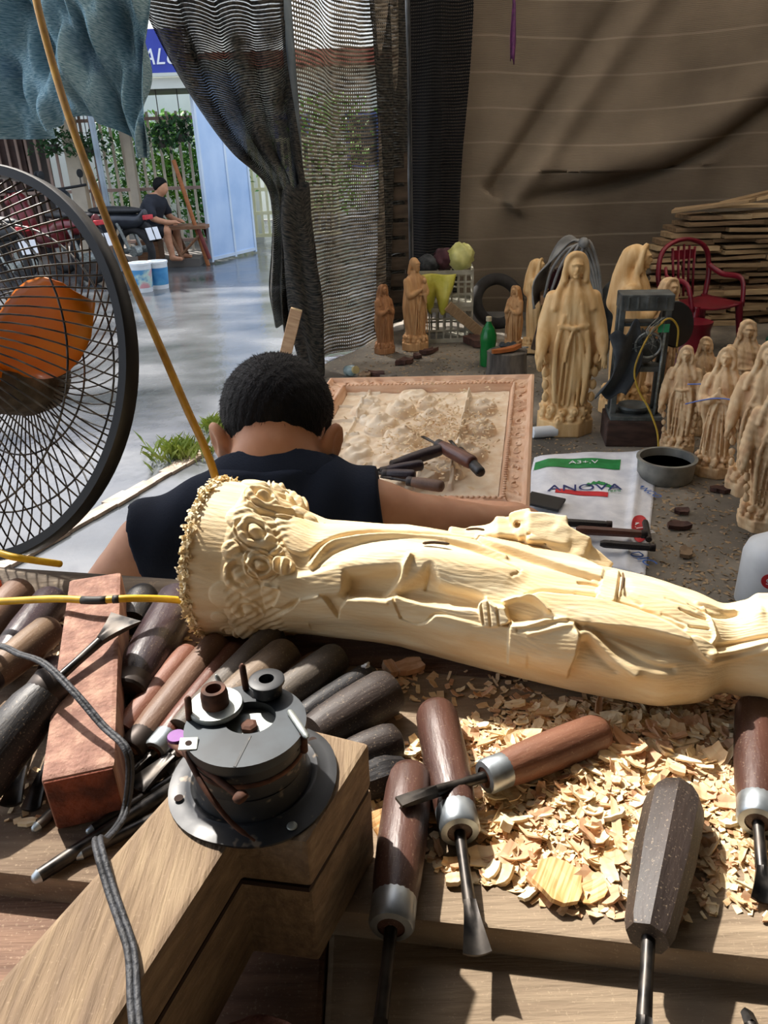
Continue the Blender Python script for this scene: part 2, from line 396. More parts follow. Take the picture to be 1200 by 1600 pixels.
# nets
NET_DK = net_mat('net_dark', '#14191a', '#4b463f', 200, 70, -.18, var=.22, cs=(30, 60, 1))
NET_SHEER = net_mat('net_sheer', '#4a443c', '#978e80', 80, 100, .20, var=.34, cs=(12, 70, 1))
NET_BLUE = net_mat('net_blue', '#547e8d', '#a9c4ce', 220, 120, -.30, var=.10, cs=(50, 160, 1))
NET_BLACK = net_mat('net_black', '#0d0f12', '#17181c', 60, 60, .03, var=.05)
def interp_edge(pts, t):
    n = len(pts) - 1; k = min(int(t * n), n - 1); u = t * n - k
    g = lambda i: Vector(pts[max(0, min(n, i))])
    a, b, c, d = g(k - 1), g(k), g(k + 1), g(k + 2)
    return .5 * ((2 * b) + (c - a) * u + (2 * a - 5 * b + 4 * c - d) * u * u + (3 * b - a - 3 * c + d) * u ** 3)
# tied-back curtain: hangs wide at the top, gathered into a bundle by the pipe
Lc = [(-1.42, 4.55, 2.55), (-1.18, 4.62, 2.03), (-1.06, 4.68, 1.74), (-.93, 4.72, 1.49), (-.79, 4.76, 1.29), (-.63, 4.80, 1.14), (-.60, 4.80, .98), (-.625, 4.80, .74), (-.66, 4.80, .52), (-.65, 4.80, .36)]
Rc = [(-.43, 4.90, 2.55), (-.44, 4.90, 2.0), (-.435, 4.90, 1.75), (-.42, 4.90, 1.5), (-.41, 4.90, 1.3), (-.40, 4.90, 1.12), (-.385, 4.90, .98), (-.36, 4.90, .72), (-.36, 4.90, .4), (-.375, 4.90, .05)]
def curt(u, v):
    a = interp_edge(Lc, v); c = interp_edge(Rc, v); p = a.lerp(c, u)
    amp = .045 + .03 * (v > .5); ph = u * 2 * pi * (4 + 1.5 * v) + 2.0 * v + .8 * sin(5 * v)
    sag = -.05 * sin(pi * u) * (v < .5) * sin(pi * min(1, v * 2))
    p.y += amp * sin(ph) - .03 * sin(pi * u); p.z += sag + .012 * sin(ph * .7 + 1); p.x += .015 * cos(ph) * (1 - v); return p
uvgrid('shade_net', curt, 90, 110, NET_DK, su=1.4, sv=2.6, label='black-green shade net curtain gathered and tied back at the pipe', cat='net')
# rope of twisted net hanging from the tie
tw = [(-.44, 4.74, 1.10), (-.46, 4.72, .95), (-.45, 4.72, .75), (-.43, 4.73, .5), (-.42, 4.74, .25), (-.40, 4.76, .03)]
def twist(u, v):
    p = interp_edge(tw, v); a = 2 * pi * u; r = .085 * (.75 + .35 * sin(pi * v)) * (1 + .22 * sin(3 * a + 5 * v) + .12 * sin(5 * a - 3 * v))
    return p + Vector((r * cos(a), r * sin(a) * .8, .03 * sin(2 * a)))
uvgrid('net_tail', twist, 48, 40, NET_DK, su=.7, sv=1.2, label='black twisted tail of net hanging down in front of the pipe', cat='net')
# sheer panel between pipe and post
def sheer(u, v):
    x = -.43 + .66 * u; y = 5.0 + 1.2 * u; z = 2.6 - 2.58 * v
    s = .035 * sin(9 * u + 3 * v) + .02 * sin(17 * u - 5 * v)
    return Vector((x + s * .8, y - s, z - .04 * sin(pi * u) * (1 + sin(6 * v))))
uvgrid('sheer_net', sheer, 50, 60, NET_SHEER, su=1.0, sv=1.15, label='see-through grey net panel between the pipe and the corner post', cat='net')
def strip(u, v):
    x = -.02 + .24 * u + .05 * sin(3 * v); y = 5.72 + .45 * u; z = 2.6 - 2.55 * v
    return Vector((x + .02 * sin(14 * u + 4 * v), y - .03 * sin(12 * u + 3 * v), z))
uvgrid('net_strip', strip, 24, 40, NET_DK, su=.6, sv=2.2, label='dark double layer of net beside the corner post', cat='net')
def corner(u, v):
    x = .30 + .36 * u + .06 * sin(4 * v + 1) * u; z = 2.6 - 2.45 * v; y = 6.22 - .10 * u + .03 * sin(10 * u + 2 * v)
    return Vector((x + .10 * max(0, v - .55) * u, y, z))
uvgrid('black_net', corner, 30, 40, NET_BLACK, su=.6, sv=2, label='black net overlapping the left edge of the brown backdrop', cat='net')
# dusty backdrop net with woven stripes, sagging folds
def tarp_mat():
    m = mat('backdrop', '#5d544a', '#948776', rough=.95, scale=(.9, .9, .9), detail=7, spec=.1, coord='UV', c3='#7b7062', lo=.3, hi=.7)
    nt = m.node_tree; b = nt.nodes['Principled BSDF']; L = nt.links.new
    src = b.inputs['Base Color'].links[0].from_socket
    tc = _nn(nt, 'TexCoord'); sp = _nn(nt, 'SeparateXYZ'); L(tc.outputs['UV'], sp.inputs[0])
    fr = _nn(nt, 'Math', operation='FRACT'); ml = _nn(nt, 'Math', operation='MULTIPLY'); ml.inputs[1].default_value = 5.2
    L(sp.outputs[1], ml.inputs[0]); L(ml.outputs[0], fr.inputs[0])
    rp = _nn(nt, 'ValToRGB'); e = rp.color_ramp.elements; e[0].position = .0; e[0].color = (0, 0, 0, 1); e[1].position = .95; e[1].color = (1, 1, 1, 1)
    x = e.new(.90); x.color = (0, 0, 0, 1); x = e.new(.99); x.color = (0, 0, 0, 1)
    L(fr.outputs[0], rp.inputs[0])
    mx = _nn(nt, 'Mix', data_type='RGBA'); mu = _nn(nt, 'Math', operation='MULTIPLY'); mu.inputs[1].default_value = .5
    L(rp.outputs[0], mu.inputs[0]); L(mu.outputs[0], mx.inputs['Factor']); L(src, mx.inputs['A']); mx.inputs['B'].default_value = lin('#a59a8b')
    L(mx.outputs['Result'], b.inputs['Base Color'])
    wv = _nn(nt, 'TexWave'); wv.bands_direction = 'Y'; wv.inputs['Scale'].default_value = 34; wv.inputs['Distortion'].default_value = 2
    L(tc.outputs['UV'], wv.inputs['Vector']); bp = _nn(nt, 'Bump'); bp.inputs['Strength'].default_value = .25; bp.inputs['Distance'].default_value = .01
    L(wv.outputs['Fac'], bp.inputs['Height']); L(bp.outputs[0], b.inputs['Normal']); return m
def tarp(u, v):
    x = .52 + 3.1 * u; z = 2.65 - 2.6 * v; y = 6.32
    cx, cz = .99, 1.0
    # a fold running from the gather point up to the right, and a swag sweeping right
    d = (x - cx) * .83 - (z - cz) * .56; along = (x - cx) * .56 + (z - cz) * .83
    if along > -.1: y += .16 * math.exp(-((d + .03) / .07) ** 2) * math.exp(-(max(0, along - .3)) * 1.2) - .08 * math.exp(-((d - .14) / .10) ** 2)
    zs = .93 + .10 * (x - 1.0) + .22 * max(0, x - 1.6) ** 2
    y += .10 * math.exp(-((z - zs + .05) / .05) ** 2) * min(1, max(0, (x - 1.05) * 2)) - .13 * math.exp(-((z - zs - .14) / .16) ** 2) * min(1, max(0, (x - .95) * 1.5))
    y += .03 * sin(3.1 * x + 2 * z) + .015 * sin(9 * x - 4 * z) + .02 * sin(14 * x + 1) * max(0, v - .55)
    return Vector((x, y, z - .05 * sin(pi * min(1, max(0, (x - .9) / 1.9))) * (v < .6)))
uvgrid('backdrop_net', tarp, 130, 110, tarp_mat(), su=2.6, sv=2.2, label='dusty brown-grey woven net hung as the back wall', cat='net')
# bluish net bundled at the upper left, on the street side
Tb = [(-1.75, 3.5, 2.2), (-1.4, 3.44, 2.2), (-1.14, 3.4, 2.2), (-.78, 3.36, 2.2)]
Bb = [(-1.85, 3.5, 1.40), (-1.60, 3.44, 1.36), (-1.40, 3.40, 1.38), (-1.22, 3.36, 1.41), (-1.08, 3.36, 1.44), (-1.00, 3.36, 1.36), (-.92, 3.36, 1.28), (-.86, 3.36, 1.30)]
def bluenet(u, v):
    a = interp_edge(Tb, u); c = interp_edge(Bb, u); p = a.lerp(c, v)
    p.y += .10 * sin(13 * u + 4 * v) * (.3 + v) + .06 * sin(29 * u - 9 * v) + .045 * sin(53 * u + 13 * v) + .02 * sin(90 * u - 11 * v); p.z += .03 * sin(9 * u + 1) * v; p.x += .0 * u
    p.y -= .10 * math.exp(-((v - .86) / .12) ** 2); return p
uvgrid('blue_net', bluenet, 170, 80, NET_BLUE, su=1.6, sv=1.4, label='blue-grey shade net bundled up over the street side', cat='net')
def purple(u, v): return Vector((1.0 + .035 * (u - .5) * (1.2 - abs(v - .6)), 6.16 + .02 * sin(8 * u), 2.16 - .36 * v + .02 * sin(5 * u)))
pr_ = grid(purple, 6, 10); o = obj('purple_ribbon', pr_, mat('purple_cloth', '#4b2350', '#6a2f68', rough=.6, scale=(30, 30, 30)), smooth=4, label='purple strip of cloth pinned on the backdrop', cat='ribbon')
o.modifiers.new('t', 'SOLIDIFY').thickness = .006

# ------------------------------------------------------------------ the carving bench
mb_l = mat('bench_board', '#7d6b57', '#9a8870', rough=.85, scale=(12, 110, 80), detail=9, bump=.5, bscale=220, c3='#8b7963', fleck=.35, fscale=520, dist=.5, lo=.25, hi=.75)
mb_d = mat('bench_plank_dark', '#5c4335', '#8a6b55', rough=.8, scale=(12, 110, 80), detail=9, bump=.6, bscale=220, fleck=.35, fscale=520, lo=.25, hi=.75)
mb_g = mat('bench_beam', '#4c4238', '#857868', rough=.85, scale=(3, 50, 40), detail=6, bump=.7, bscale=120, fleck=.3)
bench = thing('carving_bench', 'long wooden carving bench strewn with chisels and chips', 'bench', (0, .5, 0))
def bpart(name, vf, m, **kw):
    o = obj(name, vf, m, bench, **kw); o.location = (0, -.5, 0); return o
# main board: its front edge steps down to a lower plank; edge runs slightly askew
def askew(x0, x1, y0l, y0r, y1l, y1r, z0, z1):
    v = [(x0, y0l, z0), (x1, y0r, z0), (x1, y1r, z0), (x0, y1l, z0), (x0, y0l, z1), (x1, y0r, z1), (x1, y1r, z1), (x0, y1l, z1)]
    return v, box((0,) * 3, (1,) * 3)[1]
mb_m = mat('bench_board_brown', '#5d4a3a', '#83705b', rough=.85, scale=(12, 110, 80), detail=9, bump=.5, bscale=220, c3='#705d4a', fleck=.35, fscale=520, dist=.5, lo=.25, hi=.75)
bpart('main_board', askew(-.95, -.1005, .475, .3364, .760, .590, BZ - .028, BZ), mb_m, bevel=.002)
bpart('main_board', askew(-.0995, .95, .3362, .165, .590, .380, BZ - .028, BZ), mb_l, bevel=.002)
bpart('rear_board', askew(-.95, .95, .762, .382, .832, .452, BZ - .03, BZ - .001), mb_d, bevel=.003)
bpart('front_plank', askew(-.95, -.0455, .10, .062, .50, .3572, BZ - .068, BZ - .023), mb_d, bevel=.004)  # own reddish brown, run on to stand in for the block's shadow
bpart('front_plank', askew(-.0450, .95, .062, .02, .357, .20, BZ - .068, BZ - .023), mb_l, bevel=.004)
bpart('rear_beam', tube([(-.95, .862, BZ - .022), (-.3, .732, BZ - .020), (.95, .482, BZ - .022)], .031, 12), mb_g, smooth=.9)
for x in (-.85, .85):
    for y in ((.16, .78) if x < 0 else (.10, .42)): bpart('leg', box((x - .04, y - .04, 0), (x + .04, y + .04, BZ - .068)), mb_g, bevel=.004)
bpart('stretcher', askew(-.81, .81, .76, .40, .80, .44, .22, .30), mb_g, bevel=.004)

# ------------------------------------------------------------------ carved statues
def carve_mat(name, a, b, c, scale=(14, 70, 70), rough=.62, bump=.35):
    return mat(name, a, b, rough=rough, scale=scale, detail=5, bump=bump * .5, bscale=700, c3=c, lo=.3, hi=.72, spec=.3, dist=.3)
m_pale = carve_mat('pale_carved_wood', '#e3c595', '#f0dfba', '#ead2a6', bump=.3)
SY = radians(-13.7)
ST_A = Vector((cos(SY), sin(SY), 0)); ST_O = Vector((-.252, .6135 - .272 * math.tan(SY), BZ)) + ST_A * .078
SP = np.array([[0, .078, .076, .076, -.004], [.03, .075, .074, .075, -.003], [.06, .071, .071, .074, 0], [.085, .064, .060, .068, 0], [.12, .057, .053, .062, 0],
               [.20, .057, .055, .060, 0], [.28, .060, .054, .056, -.012], [.36, .064, .050, .053, -.026], [.42, .064, .046, .050, -.034],
               [.452, .052, .041, .050, -.036], [.470, .037, .034, .051, -.036], [.490, .040, .040, .053, -.036], [.530, .043, .043, .054, -.036], [.556, .041, .041, .054, -.036], [.574, .032, .032, .053, -.036], [.584, .018, .018, .052, -.036], [.589, .003, .003, .052, -.036]])
def sprof(s): return [float(np.interp(s, SP[:, 0], SP[:, i])) for i in (1, 2, 3, 4)]
def spt(s, phi, dr=0):
    a, b, zc, tc = sprof(s); return (s, tc + (a + dr) * cos(phi), zc + (b + dr) * sin(phi))
# relief of the figure over its length (metres) and angle (degrees): layers of cloth, folds, grooves, and the blooms of the border
ST_OPS = [
    ('poly', [(0.0836, 107.5), (0.1024, 90.4), (0.1544, 80.6), (0.2242, 65.2), (0.2671, 64.4), (0.2658, 80.3), (0.2342, 83.4), (0.2029, 91.6), (0.1709, 93.5), (0.1457, 102.8), (0.1304, 115.4), (0.1174, 128.3), (0.1022, 129.8), (0.0928, 119.3)], 0.003, 0.003),
    ('line', [(0.0828, 108.8), (0.0921, 120.8), (0.1024, 130.9), (0.1152, 134.1)], -0.0035, 0.0022),
    ('line', [(0.1248, 137), (0.1296, 124.6), (0.1376, 113), (0.1532, 106.6), (0.1771, 99.9), (0.2056, 95.9), (0.2352, 89.6), (0.2668, 89.5), (0.2915, 94.6)], 0.0042, 0.0026),
    ('line', [(0.1268, 142.9), (0.1343, 131.1), (0.146, 118.6), (0.1735, 104.9), (0.2042, 97.7), (0.2354, 91.1), (0.2674, 93.7), (0.3045, 106.4)], -0.0022, 0.0016),
    ('line', [(0.1203, 131.3), (0.1279, 117.1), (0.1457, 102.8), (0.1709, 93.5), (0.2027, 90.5), (0.2337, 80.3), (0.2612, 75.6)], -0.0022, 0.0016),
    ('add', [(0.144, 138.9), (0.1559, 123.9), (0.1797, 112.3), (0.2072, 104.1), (0.2412, 98.3), (0.2812, 102.2), (0.3047, 109.1), (0.2833, 121.7), (0.2449, 123.6), (0.2169, 126.8), (0.1895, 135.6), (0.1675, 142.4)], 0.0045, 0.01),
    ('add', [(0.1551, 144.9), (0.1672, 139.6), (0.1895, 136.1), (0.2035, 134.3), (0.201, 147.6), (0.1934, 159.4), (0.1775, 160.1), (0.1575, 161.1)], -0.0105, 0.006),
    ('add', [(0.2057, 156.1), (0.2134, 144.6), (0.2238, 134.7), (0.2305, 125.8), (0.2378, 138.3), (0.2579, 139.5), (0.2744, 141.1), (0.2741, 150.4), (0.2481, 154.1), (0.2229, 155.3)], -0.0105, 0.006),
    ('line', [(0.1917, 160.8), (0.1979, 152), (0.2048, 139.8), (0.2089, 127.5), (0.2113, 120.6)], 0.005, 0.0028),
    ('line', [(0.2293, 125.1), (0.2273, 135.6), (0.226, 144.4)], -0.0025, 0.0013),
    ('line', [(0.2259, 143.9), (0.2472, 142.7), (0.2718, 142.2)], -0.0012, 0.003),
    ('add', [(0.2204, 112.1), (0.2653, 108.8), (0.2989, 116.9), (0.2898, 134.2), (0.2573, 134.1), (0.2228, 127.8)], 0.002, 0.008),
    ('line', [(0.2401, 91.2), (0.2751, 97.3), (0.3035, 107.5), (0.2988, 115.6)], -0.0012, 0.0014),
    ('poly', [(0.0853, 164), (0.0949, 155.4), (0.1086, 149.5), (0.1437, 137.7), (0.1516, 135.7), (0.1569, 145.3), (0.1552, 160.2), (0.1373, 162.9), (0.117, 169.3), (0.1, 180.7), (0.0868, 174.5)], 0.006, 0.0035),
    ('line', [(0.0881, 161.7), (0.0941, 162.8), (0.0996, 161.7)], 0.002, 0.0015),
    ('poly', [(0.0849, 163.9), (0.0924, 163.1), (0.0995, 163), (0.099, 169.4), (0.0915, 182.1), (0.086, 182.8)], 0.0022, 0.0012),
    ('poly', [(0.0898, 194.7), (0.1024, 185.1), (0.1112, 176.9), (0.1186, 166.4), (0.1285, 162.6), (0.135, 161.2), (0.1397, 164.4), (0.1438, 168.9), (0.1477, 174.9), (0.1515, 182.1), (0.1536, 172.8), (0.1604, 162), (0.1775, 160.1), (0.1939, 160), (0.2, 157.5), (0.2039, 163.5), (0.2081, 173.4), (0.215, 174.7), (0.2231, 174.9), (0.231, 170.7), (0.2381, 162.9), (0.2535, 158.9), (0.2713, 156.6), (0.2817, 159.3), (0.2969, 157.3), (0.3160, 157.3), (0.3160, 275), (0.0898, 275)], 0.0062, 0.0012),
    ('poly', [(0.2012, 157.2), (0.2128, 157.2), (0.2287, 156.7), (0.2532, 154.5), (0.272, 151.5), (0.2823, 160.3), (0.2607, 161.1), (0.2386, 162.1), (0.231, 170.7), (0.2231, 174.9), (0.215, 174.7), (0.2081, 172.1)], 0.004, 0.0012),
    ('line', [(0.1605, 164.4), (0.1777, 163), (0.1952, 162.7)], 0.0012, 0.0015),
    ('line', [(0.1191, 168.3), (0.1344, 163.7)], 0.0012, 0.0014),
    ('poly', [(0.3067, 134), (0.3206, 124.3), (0.3343, 121.5), (0.3619, 117.1), (0.3891, 116.7), (0.4102, 120.3), (0.4286, 126.3), (0.4381, 132.8), (0.4362, 137), (0.4179, 133.4), (0.3958, 134.8), (0.3666, 139), (0.341, 141.5), (0.3288, 139.1), (0.3171, 133.2)], 0.0075, 0.0022),
    ('line', [(0.3115, 128.2), (0.323, 121.2), (0.3407, 116.5), (0.3659, 112.8), (0.393, 113.1), (0.4146, 116.1), (0.4326, 124.1)], -0.002, 0.0016),
    ('add', [(0.3667, 141.7), (0.3968, 137.7), (0.4179, 136.6), (0.4362, 139.9), (0.4469, 151.5), (0.431, 151), (0.4149, 151.4), (0.399, 148.8), (0.3775, 145.1)], -0.0042, 0.0028),
    ('poly', [(0.2737, 146.1), (0.2798, 141.4), (0.288, 143.5), (0.2976, 144.1), (0.3004, 153.5), (0.2907, 159), (0.2797, 161.6), (0.2755, 155.5)], 0.0085, 0.0014),
    ('line', [(0.2764, 145.5), (0.2796, 160)], -0.0022, 0.0009),
    ('line', [(0.2821, 142.9), (0.2854, 159.5)], -0.0022, 0.0009),
    ('line', [(0.2897, 145.2), (0.2922, 157.5)], -0.0022, 0.0009),
    ('line', [(0.2796, 139.8), (0.2843, 144.5), (0.2898, 145.7)], 0.002, 0.0011),
    ('poly', [(0.2967, 140), (0.3068, 134.5), (0.3171, 133.8), (0.3278, 139.4), (0.3191, 147.7), (0.304, 152.6), (0.2979, 148.3)], -0.002, 0.0012),
    ('line', [(0.2945, 139), (0.3066, 132.3), (0.319, 131), (0.3297, 137.3)], 0.006, 0.0014),
    ('poly', [(0.3005, 155.2), (0.3122, 151.8), (0.327, 143.9), (0.3419, 139.6), (0.3504, 140.9), (0.3554, 150), (0.3537, 163.6), (0.3493, 179), (0.3453, 275), (0.3005, 275)], 0.0095, 0.0014),
    ('line', [(0.303, 153.9), (0.3197, 148.6), (0.333, 141.7), (0.3439, 139.6)], 0.0016, 0.0016),
    ('line', [(0.3074, 157.1), (0.325, 150.9), (0.3381, 143.4), (0.348, 141.6)], -0.0018, 0.0015),
    ('line', [(0.3157, 157.9), (0.3335, 149.5), (0.3485, 142.5)], 0.0014, 0.0014),
    ('line', [(0.3562, 147.6), (0.363, 145.8), (0.3721, 153), (0.3831, 162), (0.3969, 170)], 0.005, 0.0045),
    ('line', [(0.3617, 140.8), (0.3742, 147.1), (0.3888, 153.8), (0.4056, 160.2), (0.4242, 160.6)], -0.0025, 0.003),
    ('line', [(0.3599, 151.9), (0.3677, 161.9), (0.3828, 171.7)], -0.0018, 0.003),
    ('poly', [(0.2612, 64.2), (0.273, 60.4), (0.2855, 56.3), (0.3174, 56.5), (0.3479, 64.5), (0.3744, 83.9), (0.373, 95), (0.3618, 95.2), (0.333, 92), (0.3029, 86.1), (0.2768, 81.9), (0.263, 71.4)], 0.0058, 0.0014),
    ('line', [(0.2622, 74.7), (0.2771, 84.9), (0.3031, 88.6), (0.3331, 94.1), (0.3618, 96.8)], -0.0014, 0.0014),
    ('line', [(0.2573, 64.8), (0.2655, 55.3), (0.2788, 57.5)], -0.0014, 0.0012),
    ('poly', [(0.3746, 81.4), (0.3873, 76), (0.3822, 114.6), (0.3673, 112.6), (0.371, 95.7)], 0.004, 0.0014),
    ('line', [(0.3867, 77.6), (0.384, 99.9), (0.3818, 114.8)], -0.004, 0.001),
    ('line', [(0.3526, 104.1), (0.3607, 102), (0.3689, 101.9)], -0.003, 0.0011),
    ('line', [(0.3508, 113.9), (0.3598, 112.3), (0.3673, 110.7)], -0.0026, 0.001),
    ('line', [(0.3871, 98.9), (0.3932, 106.7), (0.4004, 109.6)], -0.0012, 0.0016),
    ('add', [(0.3895, 82.2), (0.4124, 81.3), (0.4312, 91.6), (0.4471, 104.5), (0.4295, 110.9), (0.4102, 108.8), (0.3934, 102.5)], 0.0035, 0.007),
    ('line', [(0.4376, 121.4), (0.4444, 121.4), (0.4512, 121.4)], -0.0032, 0.0011),
    ('line', [(0.4171, 114), (0.4267, 116.6), (0.4367, 120.2)], -0.0012, 0.0012),
    ('line', [(0.4307, 107.3), (0.4393, 109.8), (0.45, 110.7)], -0.002, 0.0012),
    ('line', [(0.4378, 99.9), (0.4449, 102.1), (0.4515, 104.6)], -0.0018, 0.0011),
    ('line', [(0.4205, 99.7), (0.4312, 101.5), (0.4422, 105.3)], -0.001, 0.0013),
    ('line', [(0.449, 99.9), (0.4531, 108.9), (0.4552, 118.8), (0.4567, 129.5), (0.4526, 137.5)], 0.0034, 0.0016),
    ('poly', [(0.4367, 132.9), (0.442, 130.5), (0.4502, 134.6), (0.4569, 142.7), (0.4542, 152.8), (0.4469, 149.7), (0.4414, 141.3)], 0.005, 0.0014),
    ('line', [(0.4536, 146.4), (0.4674, 147.1), (0.4822, 143), (0.4958, 137.1)], 0.0046, 0.003),
    ('line', [(0.4538, 154.1), (0.4702, 155), (0.4958, 145.1)], 0.003, 0.004),
    ('line', [(0.4574, 138.8), (0.4724, 137.5), (0.4959, 132.1)], -0.003, 0.0025),
    ('line', [(0.4458, 94), (0.4532, 93.1), (0.4629, 94.2), (0.4729, 92.4)], 0.003, 0.0028),
    ('line', [(0.4533, 105.7), (0.4645, 102.6), (0.4749, 96.4)], -0.0025, 0.003),
]
ST_BLOOM = [
    (0.0744, 124.5, 0.0205, 0.0075, 0, 0.4),
    (0.0831, 147.5, 0.0165, 0.0065, 0, 2),
    (0.0575, 143, 0.0086, 0.0042, 2, 0),
    (0.0685, 160.4, 0.0172, 0.005, 1, 1),
    (0.0713, 188.1, 0.0145, 0.004, 1, 2.2),
    (0.0616, 215.6, 0.0119, 0.006, 2, 0),
    (0.1005, 143, 0.0106, 0.0075, 3, 0),
    (0.059, 117.9, 0.0132, 0.005, 2, 0),
    (0.0688, 91, 0.0198, 0.0085, 0, 1),
    (0.0845, 90.8, 0.0145, 0.006, 3, 1),
    (0.049, 65.6, 0.0145, 0.005, 2, 0),
    (0.0699, 55.7, 0.0145, 0.0095, 0, 3),
    (0.0856, 56.9, 0.0132, 0.0095, 3, 2),
    (0.0997, 82.7, 0.0092, 0.007, 2, 0),
    (0.1087, 84.1, 0.0079, 0.0055, 2, 0),
    (0.0532, 176.5, 0.0145, 0.0025, 2, 0),
    (0.0806, 112.1, 0.0092, 0.003, 2, 0),
    (0.0634, 147.3, 0.0066, 0.002, 2, 0),
    (0.0764, 169.2, 0.0106, 0.003, 2, 0),
    (0.0475, 214.6, 0.0092, 0.0035, 1, 0.5),
    (0.0442, 196.5, 0.0079, 0.002, 2, 0),
    (0.0914, 131.9, 0.0079, 0.0035, 3, 0.5),
]

def seg_dist(S, Q, pts, closed=False):
    P = [(a, radians(p) * .058) for a, p in pts]; best = None; n = len(P)
    for i in range(n if closed else n - 1):
        (x0, y0), (x1, y1) = P[i], P[(i + 1) % n]; dx, dy = x1 - x0, y1 - y0; L = dx * dx + dy * dy + 1e-12
        t = np.clip(((S - x0) * dx + (Q - y0) * dy) / L, 0, 1); d = np.hypot(S - x0 - t * dx, Q - y0 - t * dy); best = d if best is None else np.minimum(best, d)
    return best
def in_mask(S, Q, pts):
    P = [(a, radians(p) * .058) for a, p in pts]; c = np.zeros(S.shape, bool); j = len(P) - 1
    for i in range(len(P)):
        (xi, yi), (xj, yj) = P[i], P[j]; cond = ((yi > Q) != (yj > Q)); c ^= cond & (S < (xj - xi) * (Q - yi) / (yj - yi + 1e-12) + xi); j = i
    return c
def sstep(x): x = np.clip(x, 0, 1); return x * x * (3 - 2 * x)
def smooth_pts(pts, n=4, closed=False):
    return [(p.x, p.y * 57.2958 / .058) for p in catmull([(a, radians(q) * .058, 0) for a, q in pts], n, closed)]
def lying_statue():
    ns = 900; s = np.linspace(.016, .589, ns); ph = np.concatenate([np.linspace(40, 236, 440, endpoint=False), np.linspace(236, 400, 60, endpoint=False)])
    S, PH = np.meshgrid(s, np.where(ph >= 360, ph - 360, ph), indexing='ij'); Q = np.radians(PH) * .058
    a, b, zc, tc = [np.interp(S, SP[:, 0], SP[:, i]) for i in (1, 2, 3, 4)]
    # fair the profile so that no corners show along its length
    k = np.ones(21) / 21
    def fair(A): c = A[:, 0]; e = np.convolve(np.pad(c, 10, mode='edge'), k, 'valid'); return np.repeat(e[:, None], A.shape[1], 1)
    a, b, zc, tc = fair(a), fair(b), fair(zc), fair(tc)
    H = np.zeros(S.shape); fade = 1 - sstep((PH - 168) / 34)
    # long shallow folds on the gown and the turned plinth mouldings
    H += .0010 * np.sin(PH * .16 + S * 30) * sstep((S - .10) / .03) * (1 - sstep((S - .40) / .05))
    H += -.0022 * np.exp(-((S - .047) / .0022) ** 2) + .0012 * np.exp(-((S - .055) / .004) ** 2) - .0012 * np.exp(-((S - .040) / .0015) ** 2)
    for kind, pts, hh, w in ST_OPS:
        ext = kind == 'poly' and max(p for _, p in pts) > 270; lo = min(x for x, _ in pts) - .02; hi = max(x for x, _ in pts) + .02
        i0, i1 = np.searchsorted(s, [lo, hi]); sl = slice(i0, i1); s_, q_ = S[sl], Q[sl]
        if kind == 'line':
            d = seg_dist(s_, q_, smooth_pts(pts)); H[sl] += hh * np.exp(-(d / w) ** 2)
        else:
            pp = pts if ext else smooth_pts(pts, 3, True); d = seg_dist(s_, q_, pp, True); d = np.where(in_mask(s_, q_, pp), d, -d); m = sstep(d / w * .5 + .5) * (fade[sl] if ext else 1)
            H[sl] = H[sl] * (1 - m) + hh * m if kind == 'poly' else H[sl] + hh * m
    for cs, cp, r, hh, kind, p0 in ST_BLOOM:
        q0 = radians(cp) * .072; i0, i1 = np.searchsorted(s, [cs - r * 1.6, cs + r * 1.6]); sl = slice(i0, i1)
        dx, dy = S[sl] - cs, np.radians(PH[sl]) * .072 - q0; rr = np.hypot(dx, dy) / r; an = np.arctan2(dy, dx); base = hh * np.sqrt(np.clip(1 - rr ** 2, 0, 1)) * sstep((1.02 - rr) / .15)
        if kind == 0:    # rolled rose: button, ring, outer petals
            base = base * .9 + hh * (.35 * np.exp(-(rr / .2) ** 2) - .42 * np.exp(-((rr - .36) / .09) ** 2) + .16 * np.exp(-((rr - .56) / .1) ** 2) - .30 * np.exp(-((rr - .78 - .05 * np.sin(3 * an + p0)) / .06) ** 2) * (rr < 1.05))
        elif kind == 1:  # scooped curl with a comma inside
            sp = rr - (.35 + .5 * (((an - p0) / (2 * pi)) % 1)); base = base * .8 - hh * .75 * np.exp(-(sp / .13) ** 2) * (rr < 1.1) + hh * .35 * np.exp(-(rr / .25) ** 2)
        elif kind == 3:  # ribbed leaf
            base = base + hh * .30 * np.sin((dx * cos(p0) + dy * sin(p0)) / r * 9) * sstep((1 - rr) / .3)
        H[sl] = np.maximum(H[sl], base) if kind in (2, 3) else H[sl] + base
    # face under the veil
    for fs, fp, ls, lp, fh in ((.5135, 101, .0065, 4.5, .0085), (.5085, 101, .0035, 7, .0035), (.4985, 101, .0028, 11, .0028), (.4905, 101, .0045, 10, .0040), (.5215, 88, .0040, 7, -.0030), (.5215, 114, .0040, 7, -.0030), (.5265, 101, .0030, 22, .0024), (.5015, 101, .0012, 10, -.0022)):
        H += fh * np.exp(-((S - fs) / ls) ** 2 - ((PH - fp) / lp) ** 2)
    vr = np.exp(-((np.abs(PH - 101) - 42 + 900 * np.maximum(0, S - .540)) / 6) ** 2) * sstep((S - .486) / .01) * (1 - sstep((S - .575) / .01)); H += .0045 * vr
    # rough hollowing of the ground between the blooms, tool chatter
    zone = sstep((S - .052) / .006) * (1 - sstep((S - .092) / .012)); H += zone * (.0012 * np.sin(S * 420 + PH * .31) * np.sin(PH * .52 + S * 170))
    zone2 = sstep((PH - 236) / 4) * zone; H += zone2 * .004 * np.abs(np.sin(PH * .12))
    H += .00015 * np.sin(S * 210 + PH * .21 + 2 * np.sin(PH * .4)) * np.sin(PH * 1.3 + 3 * np.sin(S * 90))
